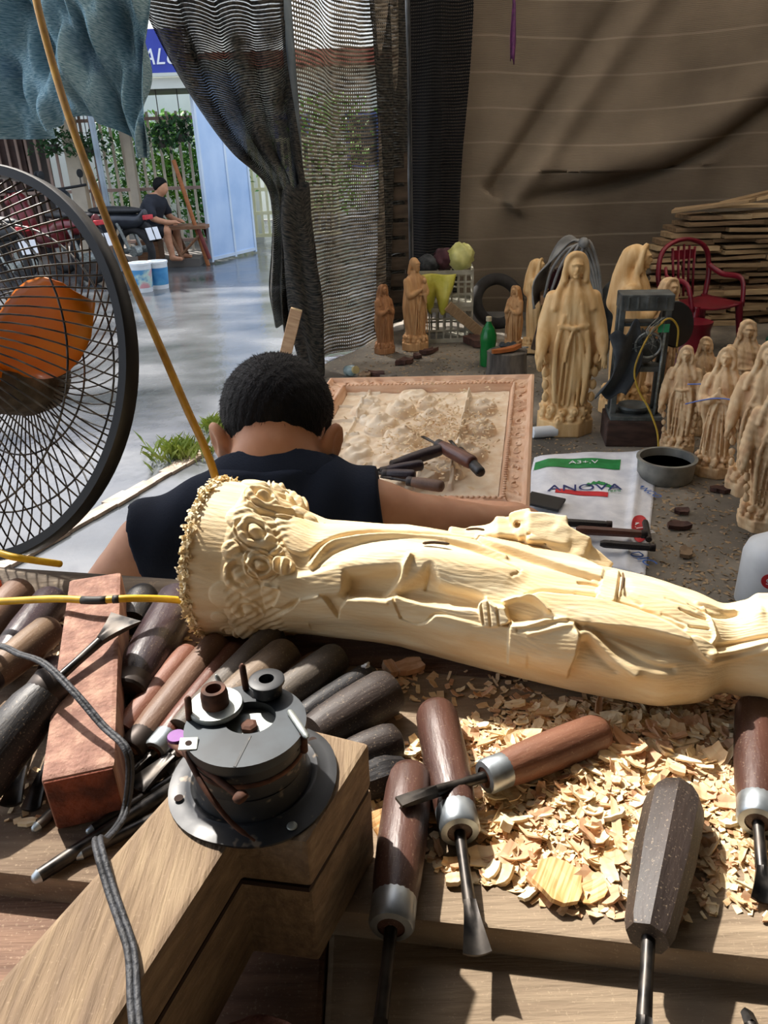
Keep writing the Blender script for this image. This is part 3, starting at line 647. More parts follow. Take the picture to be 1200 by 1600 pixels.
    c, sn = np.cos(np.radians(PH)), np.sin(np.radians(PH)); T = tc + (a + H) * c; Z = np.maximum(zc + (b + H) * sn, 0.0)
    V = np.stack([S, T, Z], -1).reshape(-1, 3); m = len(ph); i = np.arange(ns - 1)[:, None]; j = np.arange(m)[None, :]; jn = (j + 1) % m
    F = np.stack([i * m + j, i * m + jn, (i + 1) * m + jn, (i + 1) * m + j], -1).reshape(-1, 4); V = np.concatenate([V, [[.016, tc[0, 0], zc[0, 0]], [.5895, tc[-1, 0], zc[-1, 0]]]])
    faces = F.tolist() + [(k2, ns * m, (k2 + 1) % m) for k2 in range(m)] + [((ns - 1) * m + (k2 + 1) % m, ns * m + 1, (ns - 1) * m + k2) for k2 in range(m)]
    me = bpy.data.meshes.new('figure'); me.from_pydata(V.tolist(), [], faces); me.materials.append(m_pale); me.polygons.foreach_set('use_smooth', [True] * len(me.polygons)); me.update(); return me
st = thing('carved_statue', 'pale carved robed woman statue lying on its back across the bench', 'statue', ST_O, (0, 0, SY))
obj('figure', lying_statue(), parent=st)
def rough_hand():
    F = Field((.22, -.03, .05), (.40, .07, .145), .0014); E_ = lambda x, y, z: Euler((x, y, z)).to_matrix()
    F.ell((.300, .022, .078), (.060, .022, .020), k=.012)
    F.box((.288, .026, .108), (.012, .012, .012), M=E_(.3, .15, .2), k=.003); F.box((.304, .028, .113), (.010, .014, .014), M=E_(.5, -.2, .35), k=.003); F.box((.322, .026, .110), (.018, .015, .016), M=E_(.6, .12, .15), k=.003)
    F.box((.342, .020, .103), (.016, .014, .014), M=E_(.7, .35, -.2), k=.004); F.box((.362, .012, .092), (.016, .011, .011), M=E_(.4, .55, -.3), k=.005)
    F.box((.268, .022, .106), (.012, .009, .008), M=E_(.2, -.25, .1), k=.005); F.box((.248, .018, .106), (.012, .008, .006), M=E_(.1, .2, .1), k=.005)
    F.line([(.297, .008, .124), (.300, .042, .118)], .0026, k=.002, mode='-'); F.line([(.310, .010, .118), (.336, .010, .108)], .0018, k=.002, mode='-'); F.line([(.315, .006, .110), (.350, .004, .098)], .002, k=.002, mode='-')
    F.disp(lambda x, y, z: .0004 * np.sin(x * 250 + z * 190 + 3 * np.sin(y * 150)) * np.sin(z * 310 + y * 260))
    return F.mesh('rough_hand', m_pale, it=1)
obj('rough_hand', rough_hand(), parent=st)
# frayed splinters round the sawn edge of the plinth
fr = MB()
for k in range(1700):
    ph = U(0, 2 * pi); c = Vector(spt(.017 + U(-.001, .005), ph, U(-.002, .002))); n = Vector((0, cos(ph), sin(ph)))
    d = (Vector((U(-1, .5), 0, 0)) + n * U(-.1, .7) + Vector((0, U(-.6, .6), U(-.6, .6)))).normalized(); L = U(.003, .008); wd = U(.0008, .0022)
    s = d.cross(n); s = s.normalized() * wd if s.length > 1e-4 else Vector((0, 0, wd)); m1 = c + d * L * .6 + n * L * .15; e = c + d * L - n * L * .25; q = d.cross(s).normalized() * wd * .5
    fr.add(([c - s, c + s, m1 + s * .8 + q, m1 - s * .8 + q, e - s * .5, e + s * .5], [(0, 1, 2, 3), (3, 2, 5, 4), (3, 2, 1, 0), (4, 5, 2, 3)][:2]))
obj('splinter_fringe', fr.vf, carve_mat('splinter_wood', '#e6cd9b', '#f5e7c4', '#eedbb0'), st, kind='stuff')
mcrack = mat('grain_crack', '#4a3a28', '#6b5238', rough=.9, scale=(90, 90, 90))
for pts, r in (([(.2195, -.0185, .1165), (.230, -.0175, .1178), (.243, -.0185, .1178)], .0014), ([(.2535, .010, .1185), (.263, .012, .1190), (.270, .0115, .1185)], .0011), ([(.3885, -.016, .1020), (.388, -.030, .1035), (.386, -.044, .1022)], .0010)):
    obj('crack', tube(catmull(pts, 4), [r * .5] + [r] * 7 + [r * .5], 6), mcrack, st)

# --- standing figures, one unit tall, facing -Y
def figure(pose, h=.0072, seed=0, slim=1.0, rough=0.0):
    rg = random.Random(seed); F = Field((-.25, -.24, -.01), (.25, .2, 1.02), h)
    P = np.array([[.06, .13, .115], [.17, .115, .10], [.22, .118, .098], [.34, .135, .10], [.47, .148, .102], [.58, .138, .098], [.66, .128, .092], [.73, .118, .084], [.775, .09, .07], [.81, .052, .052], [.84, .042, .044]])
    P[:, 1] *= slim
    def body(x, y, z):
        a = np.interp(z, P[:, 0], P[:, 1]); b = np.interp(z, P[:, 0], P[:, 2]); ph = np.arctan2(y, x)
        front = np.clip(-np.sin(ph) * 1.4, 0, 1); wv = .006 * np.sin(ph * 17 + z * 6 + seed) * np.clip((.78 - z) * 3, 0, 1) * (.4 + .6 * front) + .005 * np.sin(ph * 7 + z * 9)
        d = (np.sqrt((x / a) ** 2 + (y / b) ** 2) - 1) * np.minimum(a, b) + wv
        return np.maximum(d, np.maximum(.05 - z, z - .84))
    F.op(body, F.lo, F.lo + F.h * F.n, 0, '+')
    # octagonal plinth and border of roses
    def oct_(x, y, z):
        q = np.maximum(np.maximum(np.abs(x) / .150, np.abs(y) / .135), (np.abs(x) / .150 + np.abs(y) / .135) / 1.42)
        return np.maximum((q - 1) * .14, np.maximum(-z, z - .085))
    F.op(oct_, (-.16, -.15, 0), (.16, .15, .085), .004, '+')
    for row, (zz, rr, n) in enumerate(((.105, .128, 13), (.142, .122, 12))):
        for k in range(n):
            a = 2 * pi * (k + .5 * row) / n; r = .026 + rg.uniform(-.004, .004); c = (cos(a) * rr, sin(a) * rr * .92, zz + rg.uniform(-.008, .008))
            F.ell(c, r, k=.008); o = (c[0] + cos(a) * r * .9, c[1] + sin(a) * r * .9, c[2] + r * .25)
            F.ell(o, r * .5, k=.004, mode='-'); F.ell((c[0] + cos(a) * r * .75, c[1] + sin(a) * r * .75, c[2] + r * .1), r * .32, k=.003)
    # gown recess between the open cloak edges, with long folds and knee
    if pose in ('open', 'rough'):
        F.line([(.0, -.135, .60), (.01, -.14, .45), (0, -.14, .30), (-.005, -.135, .20)], [.028, .042, .046, .042], k=.02, mode='-')
        F.ell((.03, -.075, .36), (.035, .035, .12), k=.02)
        for x0, x1 in ((-.045, -.055), (-.018, -.03), (.012, .0), (.05, .045), (.068, .075)): F.line([(x0 * .5, -.098, .58), (x0, -.102, .42), (x1, -.098, .18)], [.004, .008, .007], k=.008)
        for s in (-1, 1):
            F.line([(s * .05, -.085, .66), (s * .085, -.098, .52), (s * .088, -.105, .36), (s * .075, -.10, .20)], [.010, .014, .014, .012], k=.012)
            for j in range(4): F.ell((s * (.125 + .004 * j), -.075, .22 + .07 * j), (.020, .016, .030), k=.015)
    else:
        for j in range(6): F.line([(-.05 + .02 * j, -.09, .6), (-.075 + .03 * j, -.105, .4), (-.09 + .036 * j, -.10, .18)], [.004, .009, .008], k=.008)
    F.line([(-.075, -.085, .615), (0, -.108, .605), (.075, -.085, .615)], .012, k=.006)
    F.line([(-.075, -.098, .594), (0, -.122, .584), (.075, -.098, .594)], .005, k=.004, mode='-')
    if pose != 'rough':
        F.ell((0, -.112, .603), (.016, .010, .014), k=.004); F.line([(-.006, -.110, .59), (-.03, -.118, .50), (-.035, -.115, .43)], [.007, .009, .008], k=.004)
    for j in range(5): F.line([(-.032 + .016 * j, -.098, .63), (-.024 + .012 * j, -.080, .75)], .003, k=.004, mode='-', n=1)
    # arms
    if pose in ('open', 'rough'):
        for s in (-1, 1):
            e = rg.uniform(-.01, .01)
            F.line([(s * .105, 0, .745), (s * .140, -.02, .62), (s * .158, -.075, .52 + e), (s * .165, -.105, .475 + e)], [.042, .042, .034, .024], k=.016)
            F.line([(s * .150, -.05, .54), (s * .163, -.05, .44), (s * .158, -.03, .36)], [.034, .030, .012], k=.02)
            F.line([(s * .160, -.108, .478 + e), (s * .170, -.120, .435 + e), (s * .172, -.118, .405 + e)], [.018, .017, .009], k=.006)
            if pose == 'open':
                for j in range(4): F.line([(s * (.158 + .008 * j), -.122, .435 + e), (s * (.158 + .009 * j), -.128, .392 + e)], [.006, .004], k=.003, n=1)
                F.line([(s * .150, -.122, .455 + e), (s * .142, -.128, .43 + e)], [.007, .004], k=.003, n=1)
            F.ell((s * .163, -.075, .452), (.016, .02, .016), k=.008, mode='-')
            F.line([(s * .118, -.06, .56), (s * .125, -.05, .42), (s * .11, -.055, .30)], .006, k=.010, mode='-')
    elif pose == 'pray':
        for s in (-1, 1):
            F.line([(s * .108, 0, .74), (s * .125, -.035, .60), (s * .07, -.105, .60), (s * .018, -.125, .655)], [.042, .040, .030, .018], k=.015)
            F.line([(s * .10, -.07, .60), (s * .10, -.07, .50), (s * .09, -.05, .42)], [.03, .026, .010], k=.02)
            F.line([(s * .010, -.128, .65), (s * .006, -.135, .715)], [.013, .007], k=.004, n=1)
    elif pose == 'child':
        F.ell((.03, -.115, .66), (.035, .032, .06), k=.01); F.ell((.03, -.125, .745), (.026, .027, .030), k=.006)
        F.line([(.108, 0, .74), (.12, -.05, .62), (.04, -.13, .60)], [.042, .038, .02], k=.015); F.line([(-.108, 0, .74), (-.125, -.05, .60), (-.03, -.13, .66)], [.042, .036, .018], k=.015)
        F.line([(.03, -.13, .60), (.035, -.14, .52)], [.022, .012], k=.01)
    # head, hair, face, veil
    F.cap((0, 0, .79), (0, -.012, .86), .030, .028, k=.015)
    F.ell((0, -.022, .905), (.042, .050, .058), k=.008)
    if pose == 'child':
        F.ell((0, .005, .925), (.050, .052, .055), k=.006); F.ell((0, -.052, .862), (.026, .020, .030), k=.01); F.line([(.04, .02, .90), (.05, .03, .82)], .02, k=.012); F.line([(-.04, .02, .90), (-.05, .03, .82)], .02, k=.012)
    else:
        F.line([(.052, -.035, .84), (.055, -.030, .90), (.036, -.036, .958), (0, -.038, .975), (-.036, -.036, .958), (-.055, -.030, .90), (-.052, -.035, .84)], .014, k=.010)
        F.ell((0, .012, .915), (.060, .055, .068), k=.012)
        for s in (-1, 1): F.line([(s * .054, -.02, .88), (s * .062, -.01, .82), (s * .085, -.03, .765), (s * .10, -.055, .70)], [.016, .020, .022, .016], k=.014)
        F.line([(0, .05, .92), (0, .075, .80), (0, .085, .66)], [.045, .06, .07], k=.03)
    F.ell((0, -.072, .897), (.008, .012, .014), k=.006)                      # nose
    F.line([(-.026, -.062, .922), (-.010, -.070, .925), (.010, -.070, .925), (.026, -.062, .922)], .006, k=.005)   # brow
    for s in (-1, 1): F.ell((s * .018, -.072, .908), (.011, .008, .007), k=.005, mode='-')
    F.line([(-.012, -.068, .876), (.012, -.068, .876)], .005, k=.004, n=1); F.ell((0, -.058, .860), (.016, .014, .010), k=.008)
    if rough:
        F.disp(lambda x, y, z: rough * np.sin(x * 61 + z * 23 + seed) * np.sin(y * 57 - z * 31) + rough * .6 * np.sin(z * 140 + x * 40))
    F.d = np.maximum(F.d, -(np.broadcast_to(F.ax[2][None, None, :], F.d.shape)))
    return F
m_gold = carve_mat('golden_carved_wood', '#cfa369', '#e4c592', '#dab47e', scale=(30, 30, 6), rough=.45)
m_tan = carve_mat('tan_carved_wood', '#b5875c', '#cfa679', '#c39869', scale=(30, 30, 6))
m_red = carve_mat('reddish_carved_wood', '#9a6a46', '#b98a62', '#a97a54', scale=(30, 30, 6))
m_pinkw = carve_mat('rough_carved_wood', '#c79f78', '#e6cda6', '#d9b98f', scale=(26, 26, 7), bump=.5)
FIG = {}
def fig(pose, m, seed=0, slim=1.0, rough=0.0, h=.0072):
    k = (pose, m.name, seed)
    if k not in FIG: FIG[k] = figure(pose, h, seed, slim, rough).mesh('figure', m, it=1)
    return FIG[k]
def statue(label, me, loc, H, rz, group=None, sx=1.0):
    o = obj('carved_statue', me, loc=loc, rot=(0, 0, rz), label=label, cat='statue', group=group); o.scale = (H * sx, H * sx, H); return o
g_op = fig('open', m_gold, 1, h=.0055)
statue('tall golden robed woman statue with open hands, facing the bench', g_op, (.905, 3.60, 0), .86, radians(-6), 'finished golden statues')
statue('golden veiled woman statue in profile behind the one with open hands', fig('pray', m_gold, 2, h=.0062), (1.27, 3.86, 0), .85, radians(62), 'finished golden statues')
statue('small reddish robed statue nearest the see-through net', fig('pray', m_red, 3), (.045, 5.30, 0), .47, radians(35), 'small statues at the back')
statue('tan bearded man statue holding a child, before the crates', fig('child', m_tan, 4), (.262, 5.38, 0), .63, radians(40), 'small statues at the back')
statue('small tan praying statue between green bottle and taller golden statue', fig('pray', m_tan, 5), (.93, 5.25, 0), .44, radians(-50), 'small statues at the back')
o = statue('slender golden statue leaning back against the wrapped saw', fig('pray', m_gold, 6, slim=.8), (1.06, 5.15, .0), .62, radians(60), 'small statues at the back'); o.rotation_euler = (radians(-4), radians(9), radians(60))
# rough statues crowded on the right
R1 = fig('rough', m_pinkw, 11, slim=.82, rough=.002); R2 = fig('pray', m_pinkw, 12, slim=.78, rough=.0018); R3 = fig('rough', m_pinkw, 13, slim=.85, rough=.003)
G = 'rough statues crowded together at the right'
RS = [('pale rough-hewn statue at the left end of the crowded row', R1, (1.345, 3.27), .49, -.45, (0, -.03)),
      ('rough statue half hidden behind the leftmost rough statue', R2, (1.52, 3.50), .47, -.3, (0, -.03)),
      ('slim rough statue with pale head, second in the crowded row', R2, (1.40, 3.00), .55, -.6, (.02, -.02)),
      ('rough flat-topped statue standing at the back of the crowded row', R3, (1.66, 3.42), .56, -.2, (0, -.02)),
      ('tallest rough statue with folded robe in the crowded row', R1, (1.47, 2.80), .62, -.5, (.03, -.03)),
      ('foremost rough statue on a yellow stained plinth', R3, (1.385, 2.50), .575, -.35, (.02, -.05)),
      ('rough statue behind the tallest one at the right edge', R2, (1.78, 3.12), .60, -.2, (0, -.02))]
for lab, me, (x, y), H, rz, (tx, ty) in RS:
    o = statue(lab, me, (x, y, 0), H, rz, G); o.rotation_euler = (tx, ty, rz)
statue('pinkish rough statue standing behind the iron press', R2, (1.50, 4.02, 0), .66, .3, G)
mstr = mat('blue_string', '#5a72b8', rough=.5)
for lab, pts in (('upper blue string tied round the rough statues', [(1.30, 3.14, .35), (1.42, 3.06, .37), (1.50, 2.98, .38), (1.62, 2.92, .385), (1.75, 2.95, .40)]),
                 ('lower blue string tied round the rough statues', [(1.27, 3.06, .29), (1.335, 2.92, .355), (1.42, 2.80, .365), (1.54, 2.70, .35)])):
    obj('string', tube(catmull(pts, 5), .0028, 6), mstr, smooth=4, label=lab, cat='string')

# ------------------------------------------------------------------ the carver, seen from behind
m_skin = mat('skin', '#c58e6c', '#d39d7b', rough=.5, scale=(25, 25, 25), sub=.12, spec=.35)
m_shirt = mat('navy_cotton', '#1b2230', '#242c3c', rough=.9, scale=(8, 8, 8), bump=.25, bscale=300, spec=.2)
m_hair = mat('black_hair', '#070708', '#131112', rough=.65, scale=(160, 160, 60), bump=.6, bscale=300, spec=.2)
m_trouser = mat('dark_trousers', '#1e2024', '#2a2c31', rough=.9, scale=(10, 10, 10))
def add_torso(F, g=0.0):
    F.ell((-.165, 1.03, .44), (.150 + g, .120 + g, .14 + g), k=.05); F.ell((-.167, 1.01, .58), (.150 + g, .112 + g, .15 + g), k=.05)
    F.ell((-.170, 1.015, .70), (.172 + g, .115 + g, .15 + g), k=.05)
    F.line([(-.335, 1.00, .775), (-.25, 1.0, .812), (-.15, 1.01, .825), (-.07, 1.02, .822), (-.015, 1.035, .800)], [.050 + g, .052 + g, .055 + g, .052 + g, .050 + g], k=.04)
    F.line([(-.26, 1.01, .83), (-.19, 1.03, .872), (-.157, 1.05, .90)], [.030 + g, .036 + g, .045 + g], k=.04)
    F.line([(-.06, 1.03, .835), (-.125, 1.04, .872), (-.157, 1.05, .90)], [.030 + g, .036 + g, .045 + g], k=.04)
    F.cap((-.157, 1.03, .85), (-.157, 1.085, .91), .054 + g, .052 + g, k=.03)
HC, HR = (-.157, 1.128, .938), (.080, .098, .082)
HM = Euler((radians(-28), 0, 0)).to_matrix()
def man_body():
    F = Field((-.60, .84, .0), (.36, 1.78, 1.06), .0046)
    add_torso(F)
    F.ell(HC, HR, k=.02, M=HM); F.ell((-.157, 1.185, .895), (.058, .062, .070), k=.03)
    F.ell((-.157, 1.245, .905), (.013, .018, .024), k=.012); F.ell((-.157, 1.215, .840), (.028, .022, .018), k=.015)
    F.line([(-.178, 1.238, .868), (-.136, 1.238, .868)], .007, k=.006, n=1)
    for s in (-1, 1): F.ell((-.157 + s * .030, 1.236, .925), (.014, .010, .009), k=.006, mode='-'); F.ell((-.157 + s * .030, 1.226, .925), .011, k=.003)
    for s, x, y, z in ((-1, -.240, 1.080, .908), (1, -.074, 1.074, .902)):      # ears
        M = Euler((radians(-18), radians(s * 8), radians(s * -38))).to_matrix()
        F.ell((x, y, z), (.0120, .022, .034), k=.010, M=M); F.ell((x + s * .010, y - .002, z + .004), (.005, .011, .018), k=.004, mode='-', M=M)
        F.ell((x - s * .003, y + .004, z - .028), (.008, .011, .011), k=.006)
    # left arm hangs down to the work
    F.line([(-.345, 1.0, .775), (-.40, .985, .72), (-.445, .985, .64), (-.462, 1.01, .565)], [.050, .047, .043, .040], k=.03)
    F.line([(-.462, 1.01, .565), (-.40, 1.13, .55), (-.31, 1.28, .555), (-.24, 1.37, .565)], [.040, .042, .034, .026], k=.02)
    # right arm reaches out to the side and forward over the panel
    F.line([(-.010, 1.035, .795), (.07, 1.055, .768), (.15, 1.085, .742), (.225, 1.13, .715)], [.049, .050, .045, .040], k=.03)
    F.line([(.225, 1.13, .715), (.235, 1.25, .67), (.20, 1.40, .615), (.165, 1.50, .582)], [.040, .041, .033, .026], k=.02)
    def hand(w, d, s):
        w = Vector(w); d = Vector(d).normalized(); x = d.cross(Vector((0, 0, 1))).normalized(); up = x.cross(d)
        c = w + d * .045; F.ell(tuple(c), (.040, .048, .018), k=.015, M=Matrix((x, d, up)).transposed())
        for i, L in enumerate((.072, .082, .076, .060)):
            o = c + d * .038 + x * (-.030 + .020 * i)
            F.line([tuple(o), tuple(o + d * L * .45 - up * .006), tuple(o + d * L * .75 - up * .026), tuple(o + d * L * .85 - up * .045)], [.0105, .0098, .009, .008], k=.004)
        o = c + x * (-s * .036) - d * .015
        F.line([tuple(o), tuple(o + d * .035 + x * (-s * .024) - up * .012), tuple(o + d * .062 + x * (-s * .016) - up * .028)], [.013, .011, .009], k=.006)
    hand((-.235, 1.38, .565), (.55, .8, -.18), -1); hand((.160, 1.515, .578), (-.35, .9, -.2), 1)
    # seated legs
    for s in (-1, 1):
        x = -.165 + s * .10
        F.line([(x, 1.06, .37), (x + s * .05, 1.25, .40), (x + s * .09, 1.44, .42)], [.085, .075, .060], k=.04)
        F.line([(x + s * .09, 1.44, .42), (x + s * .09, 1.42, .22), (x + s * .09, 1.40, .09)], [.058, .050, .036], k=.02)
        F.line([(x + s * .09, 1.38, .045), (x + s * .10, 1.50, .032), (x + s * .11, 1.58, .026)], [.038, .036, .026], k=.02)
    return F.mesh('carver', m_skin, it=2)
man = obj('person', man_body(), label='person with cropped black hair and navy sleeveless shirt carving, seen from behind', cat='person')
def shirt():
    F = Field((-.46, .83, .33), (.10, 1.24, .96), .0048)
    add_torso(F, .009)
    F.line([(-.335, 1.0, .79), (-.368, .995, .745)], [.062, .058], k=.03); F.line([(-.015, 1.035, .805), (.03, 1.045, .785)], [.062, .060], k=.03)
    # soft creases across the back
    F.disp(lambda x, y, z: .0028 * np.sin(z * 60 + x * 38) * np.clip((.84 - z) * 6, 0, 1) + .002 * np.sin(x * 90 - z * 30))
    X, Y, Z = np.meshgrid(*F.ax, indexing='ij', sparse=True)
    cut = np.maximum(np.maximum(X + .000 + .12 * (Z - .80), -(X + .352 + .25 * (Z - .80))), np.maximum(.36 - Z, (Z - .897) + .10 * (Y - 1.02)))
    F.d = np.maximum(F.d, cut + 0 * F.d)
    return F.mesh('shirt', m_shirt, it=2)
obj('shirt', shirt(), parent=man)
def collar():
    F = Field((-.26, .95, .83), (-.05, 1.16, .94), .0035); F.cap((-.157, 1.03, .85), (-.157, 1.085, .91), .067, .066, k=0); F.line([(-.21, 1.03, .862), (-.157, 1.03, .868), (-.105, 1.03, .862)], .048, k=.03)
    X, Y, Z = np.meshgrid(*F.ax, indexing='ij', sparse=True); n = (Y - 1.03) * .70 + (Z - .85) * .71; F.d = np.maximum(F.d, np.maximum(n - .040, -.004 - n) + 0 * F.d)
    return F.mesh('collar', m_shirt, it=1)
obj('collar', collar(), parent=man)
def hair():
    F = Field((-.26, 1.0, .84), (-.05, 1.27, 1.06), .0034)
    F.ell(HC, tuple(r + .0055 for r in HR), k=0, M=HM); F.ell((-.157, 1.082, .922), (.060, .050, .055), k=.02)
    F.disp(lambda x, y, z: .0012 * np.sin(x * 320 + z * 90) * np.sin(y * 280 + z * 130))
    F.disp(lambda x, y, z: .0045 * np.clip((.945 - z) / .05, 0, 1) + 0 * x)
    X, Y, Z = np.meshgrid(*F.ax, indexing='ij', sparse=True)
    line = .876 + .10 * (Y - 1.03) + .25 * np.maximum(0, np.abs(X + .157) - .045) + np.where(Y > 1.10, (Y - 1.10) * .55, 0)
    F.d = np.maximum(F.d, np.maximum(line - Z, Y - 1.225) + 0 * F.d)
    for s, x in ((-1, -.243), (1, -.071)): F.ell((x, 1.085, .900), (.020, .026, .036), k=.004, mode='-')
    return F.mesh('hair', m_hair, it=1)
hr = obj('hair', hair(), parent=man)
# cropped hair ends standing off the cap
me = hr.data; hb = MB(); vv = [v for v in me.vertices if v.normal.y < .6]; whorl = Vector((-.150, 1.07, 1.01))
for k in range(14000):
    v = RNG.choice(vv); n = v.normal; p = v.co + Vector((U(-.002, .002), U(-.002, .002), U(-.002, .002)))
    if p.z < .890: continue
    t = (p - whorl); t = t - n * t.dot(n); t = t.normalized() if t.length > 1e-4 else Vector((0, 0, 1)); d = (t * .85 + n * U(.05, .28) + Vector((U(-.15, .15), U(-.15, .15), U(-.15, .15)))).normalized()
    s = d.cross(n).normalized() * .0006; L = U(.005, .009) * min(1, max(.35, (p.z - .89) / .06))
    hb.add(([p - n * .002 - s, p - n * .002 + s, p + d * L], [(0, 1, 2)]))
obj('hair_ends', hb.vf, m_hair, hr, kind='stuff')
def trousers():
    F = Field((-.46, .85, .02), (.14, 1.56, .50), .008)
    F.ell((-.165, 1.03, .40), (.172, .145, .11), k=.04)
    for s in (-1, 1):
        x = -.165 + s * .10
        F.line([(x, 1.06, .37), (x + s * .05, 1.25, .40), (x + s * .09, 1.44, .42)], [.098, .088, .074], k=.04)
        F.line([(x + s * .09, 1.44, .42), (x + s * .09, 1.42, .22), (x + s * .09, 1.40, .10)], [.072, .066, .055], k=.02)
    return F.mesh('trousers', m_trouser, it=1)
obj('trousers', trousers(), parent=man)
sg = thing('low_stool', 'low wooden stool under the seated carver', 'stool', (-.165, 1.03, 0))
obj('seat', cbox(.30, .24, .03), mb_g, sg, loc=(0, 0, .255), bevel=.006)
for sx in (-1, 1):
    for sy in (-1, 1): obj('leg', cbox(.035, .035, .256), mb_g, sg, loc=(sx * .12, sy * .09, 0), bevel=.003)

# ------------------------------------------------------------------ chisels and gouges
def hmat(n, a, b, c=None, fl=.35, rough=.55): return mat('handle_' + n, a, b, rough=rough, scale=(40, 40, 8), detail=5, bump=.15, bscale=300, c3=c, fleck=fl, fscale=700)
HM_ = dict(dark=hmat('dark', '#1d1714', '#3a2f2a'), purple=hmat('purple', '#221a20', '#3b2b31', rough=.35), red=hmat('red', '#6d4232', '#8c5a45'), brown=hmat('brown', '#5a4132', '#7a5c49'),
           redbrown=hmat('redbrown', '#4f2a20', '#6e4233', rough=.4), grey=hmat('grey', '#3d3833', '#6a6157', fl=.5), greybrown=hmat('greybrown', '#4a3d31', '#7d6a56', fl=.5), black=hmat('black', '#121113', '#221f20', rough=.5),
           light=hmat('light', '#3c2c20', '#7d6145'), varn=hmat('varnished', '#36221c', '#59392e', rough=.42, fl=.25), orange=hmat('orange', '#5f3a2a', '#855a44', rough=.5, fl=.25))
m_iron = mat('tool_iron', '#2a2a2b', '#55504b', rough=.42, metal=.85, scale=(60, 60, 60), rvar=.15)
m_ferr = mat('ferrule_zinc', '#8c9499', '#b7bfc4', rough=.38, metal=.8, scale=(50, 50, 50), rvar=.1)
m_ferr_d = mat('ferrule_dark', '#241f1d', '#463d38', rough=.5, metal=.5, scale=(50, 50, 50))
def chisel(label, p0, p1, p2, r, hm, ferr='z', tip='gouge', octo=False, group='chisels on the bench', taper=.82, w=None):
    p0, p1 = Vector(p0), Vector(p1); p2 = Vector(p2) if p2 else p1; L = (p1 - p0).length; t = thing('wood_chisel', label, 'chisel', p0, group=group)
    M = lookm((0, 0, 0), p1 - p0); rot = M.to_euler()
    if octo: prof = [(r * .62, 0), (r * .95, .012), (r, .02), (r * .97, L * .5), (r * taper, L * .95), (r * taper * .86, L)]
    else: prof = [(r * .55, 0), (r * .86, .003), (r * .98, .009), (r, L * .3), (r * .99, L * .6), (r * .92, L * .85), (r * taper, L)]
    obj('handle', lathe(prof, 8 if octo else 24), hm, t, smooth=.45 if octo else .9, rot=rot)
    d = (p1 - p0).normalized(); e = p1 - p0
    if ferr:
        fr_ = r * taper * 1.02; fl = min(.020, L * .2)
        fo = obj('ferrule', lathe([(fr_ * .6, fl + .0005), (fr_ * .9, fl), (fr_, fl - .002), (fr_, .002), (fr_ * .97, 0), (fr_ * .5, 0)], 22, cap=False), m_ferr if ferr == 'z' else m_ferr_d, t, smooth=.7, rot=rot)
        fo.location = e - d * .003; e = e + d * (fl - .004)
        obj('ferrule_end', lathe([(fr_ * .88, 0), (fr_ * .3, .001)], 18), hm, t, smooth=.7, rot=rot, loc=e)
    if tip:
        q = p2 - p0; a = e - d * .004; bl = (q - a).length; w = w or r * .55
        k = a.lerp(q, .62); path = [a, a.lerp(q, .06), a.lerp(q, .3), k]
        obj('shank', tube(path, [.0042, .0040, .0036, .0042], 10), m_iron, t, smooth=.9)
        # flared blade, curved in section for a gouge
        ax = (q - k).normalized(); side = Vector((0, 0, 1)).cross(ax); side = side.normalized() if side.length > 1e-3 else Vector((1, 0, 0)); up = ax.cross(side)
        g = MB(); ns, nw = 5, 6; V = []
        for i in range(ns + 1):
            s = i / ns; ww = .0038 + (w - .0038) * s ** 1.3; th = .0042 * (1 - s) + .0010
            for sgn in (1, -1):
                for j in range(nw + 1):
                    u = j / nw * 2 - 1; cv = (.45 * ww * (u * u) if tip == 'gouge' else 0)
                    V.append(k + (q - k) * s + side * u * ww + up * (cv + sgn * th * (1 - .6 * abs(u) * (1 - s))))
        n2 = 2 * (nw + 1); Fc = []
        for i in range(ns):
            for j in range(nw):
                a0 = i * n2 + j; Fc.append((a0, a0 + 1, a0 + n2 + 1, a0 + n2)); b0 = i * n2 + nw + 1 + j; Fc.append((b0 + n2, b0 + n2 + 1, b0 + 1, b0))
            for j, fl in ((0, 0), (nw, 1)):
                a0 = i * n2 + j; b0 = a0 + nw + 1; Fc.append((a0, a0 + n2, b0 + n2, b0) if not fl else (b0, b0 + n2, a0 + n2, a0))
        Fc.append(tuple(range(nw + 1)) + tuple(range(2 * nw + 1, nw, -1))); o2 = ns * n2; Fc.append(tuple(o2 + i for i in range(nw, -1, -1)) + tuple(o2 + i for i in range(nw + 1, 2 * nw + 2)))
        obj('blade', (V, Fc), m_iron, t, smooth=.7)
    return t
Bc = 'chisels spread over the bench'
chisel('stout purple-black chisel just right of the red-brown timber block', (-.209, .669, .8935), (-.218, .530, .8935), (-.222, .497, .890), .0215, HM_['purple'], 'd', group=Bc)
chisel('plain reddish chisel handle second right of the timber block', (-.181, .582, .888), (-.213, .477, .886), (-.237, .437, .876), .0125, HM_['red'], None, group=Bc)
chisel('brown chisel with dark ferrule, third right of the timber block', (-.157, .595, .888), (-.196, .472, .886), (-.218, .423, .876), .0145, HM_['brown'], 'd', group=Bc)
chisel('dark red chisel with bright ferrule between brown and grey ones', (-.140, .588, .884), (-.178, .473, .884), (-.203, .433, .876), .0125, HM_['redbrown'], 'z', group=Bc)
chisel('long grey weathered chisel reaching under the statue plinth', (-.105, .602, .891), (-.166, .475, .888), (-.200, .441, .878), .0145, HM_['grey'], None, group=Bc)
chisel('thick grey-brown chisel behind the metal guide spool', (-.090, .575, .889), (-.138, .496, .889), (-.189, .426, .876), .0180, HM_['greybrown'], None, group=Bc)
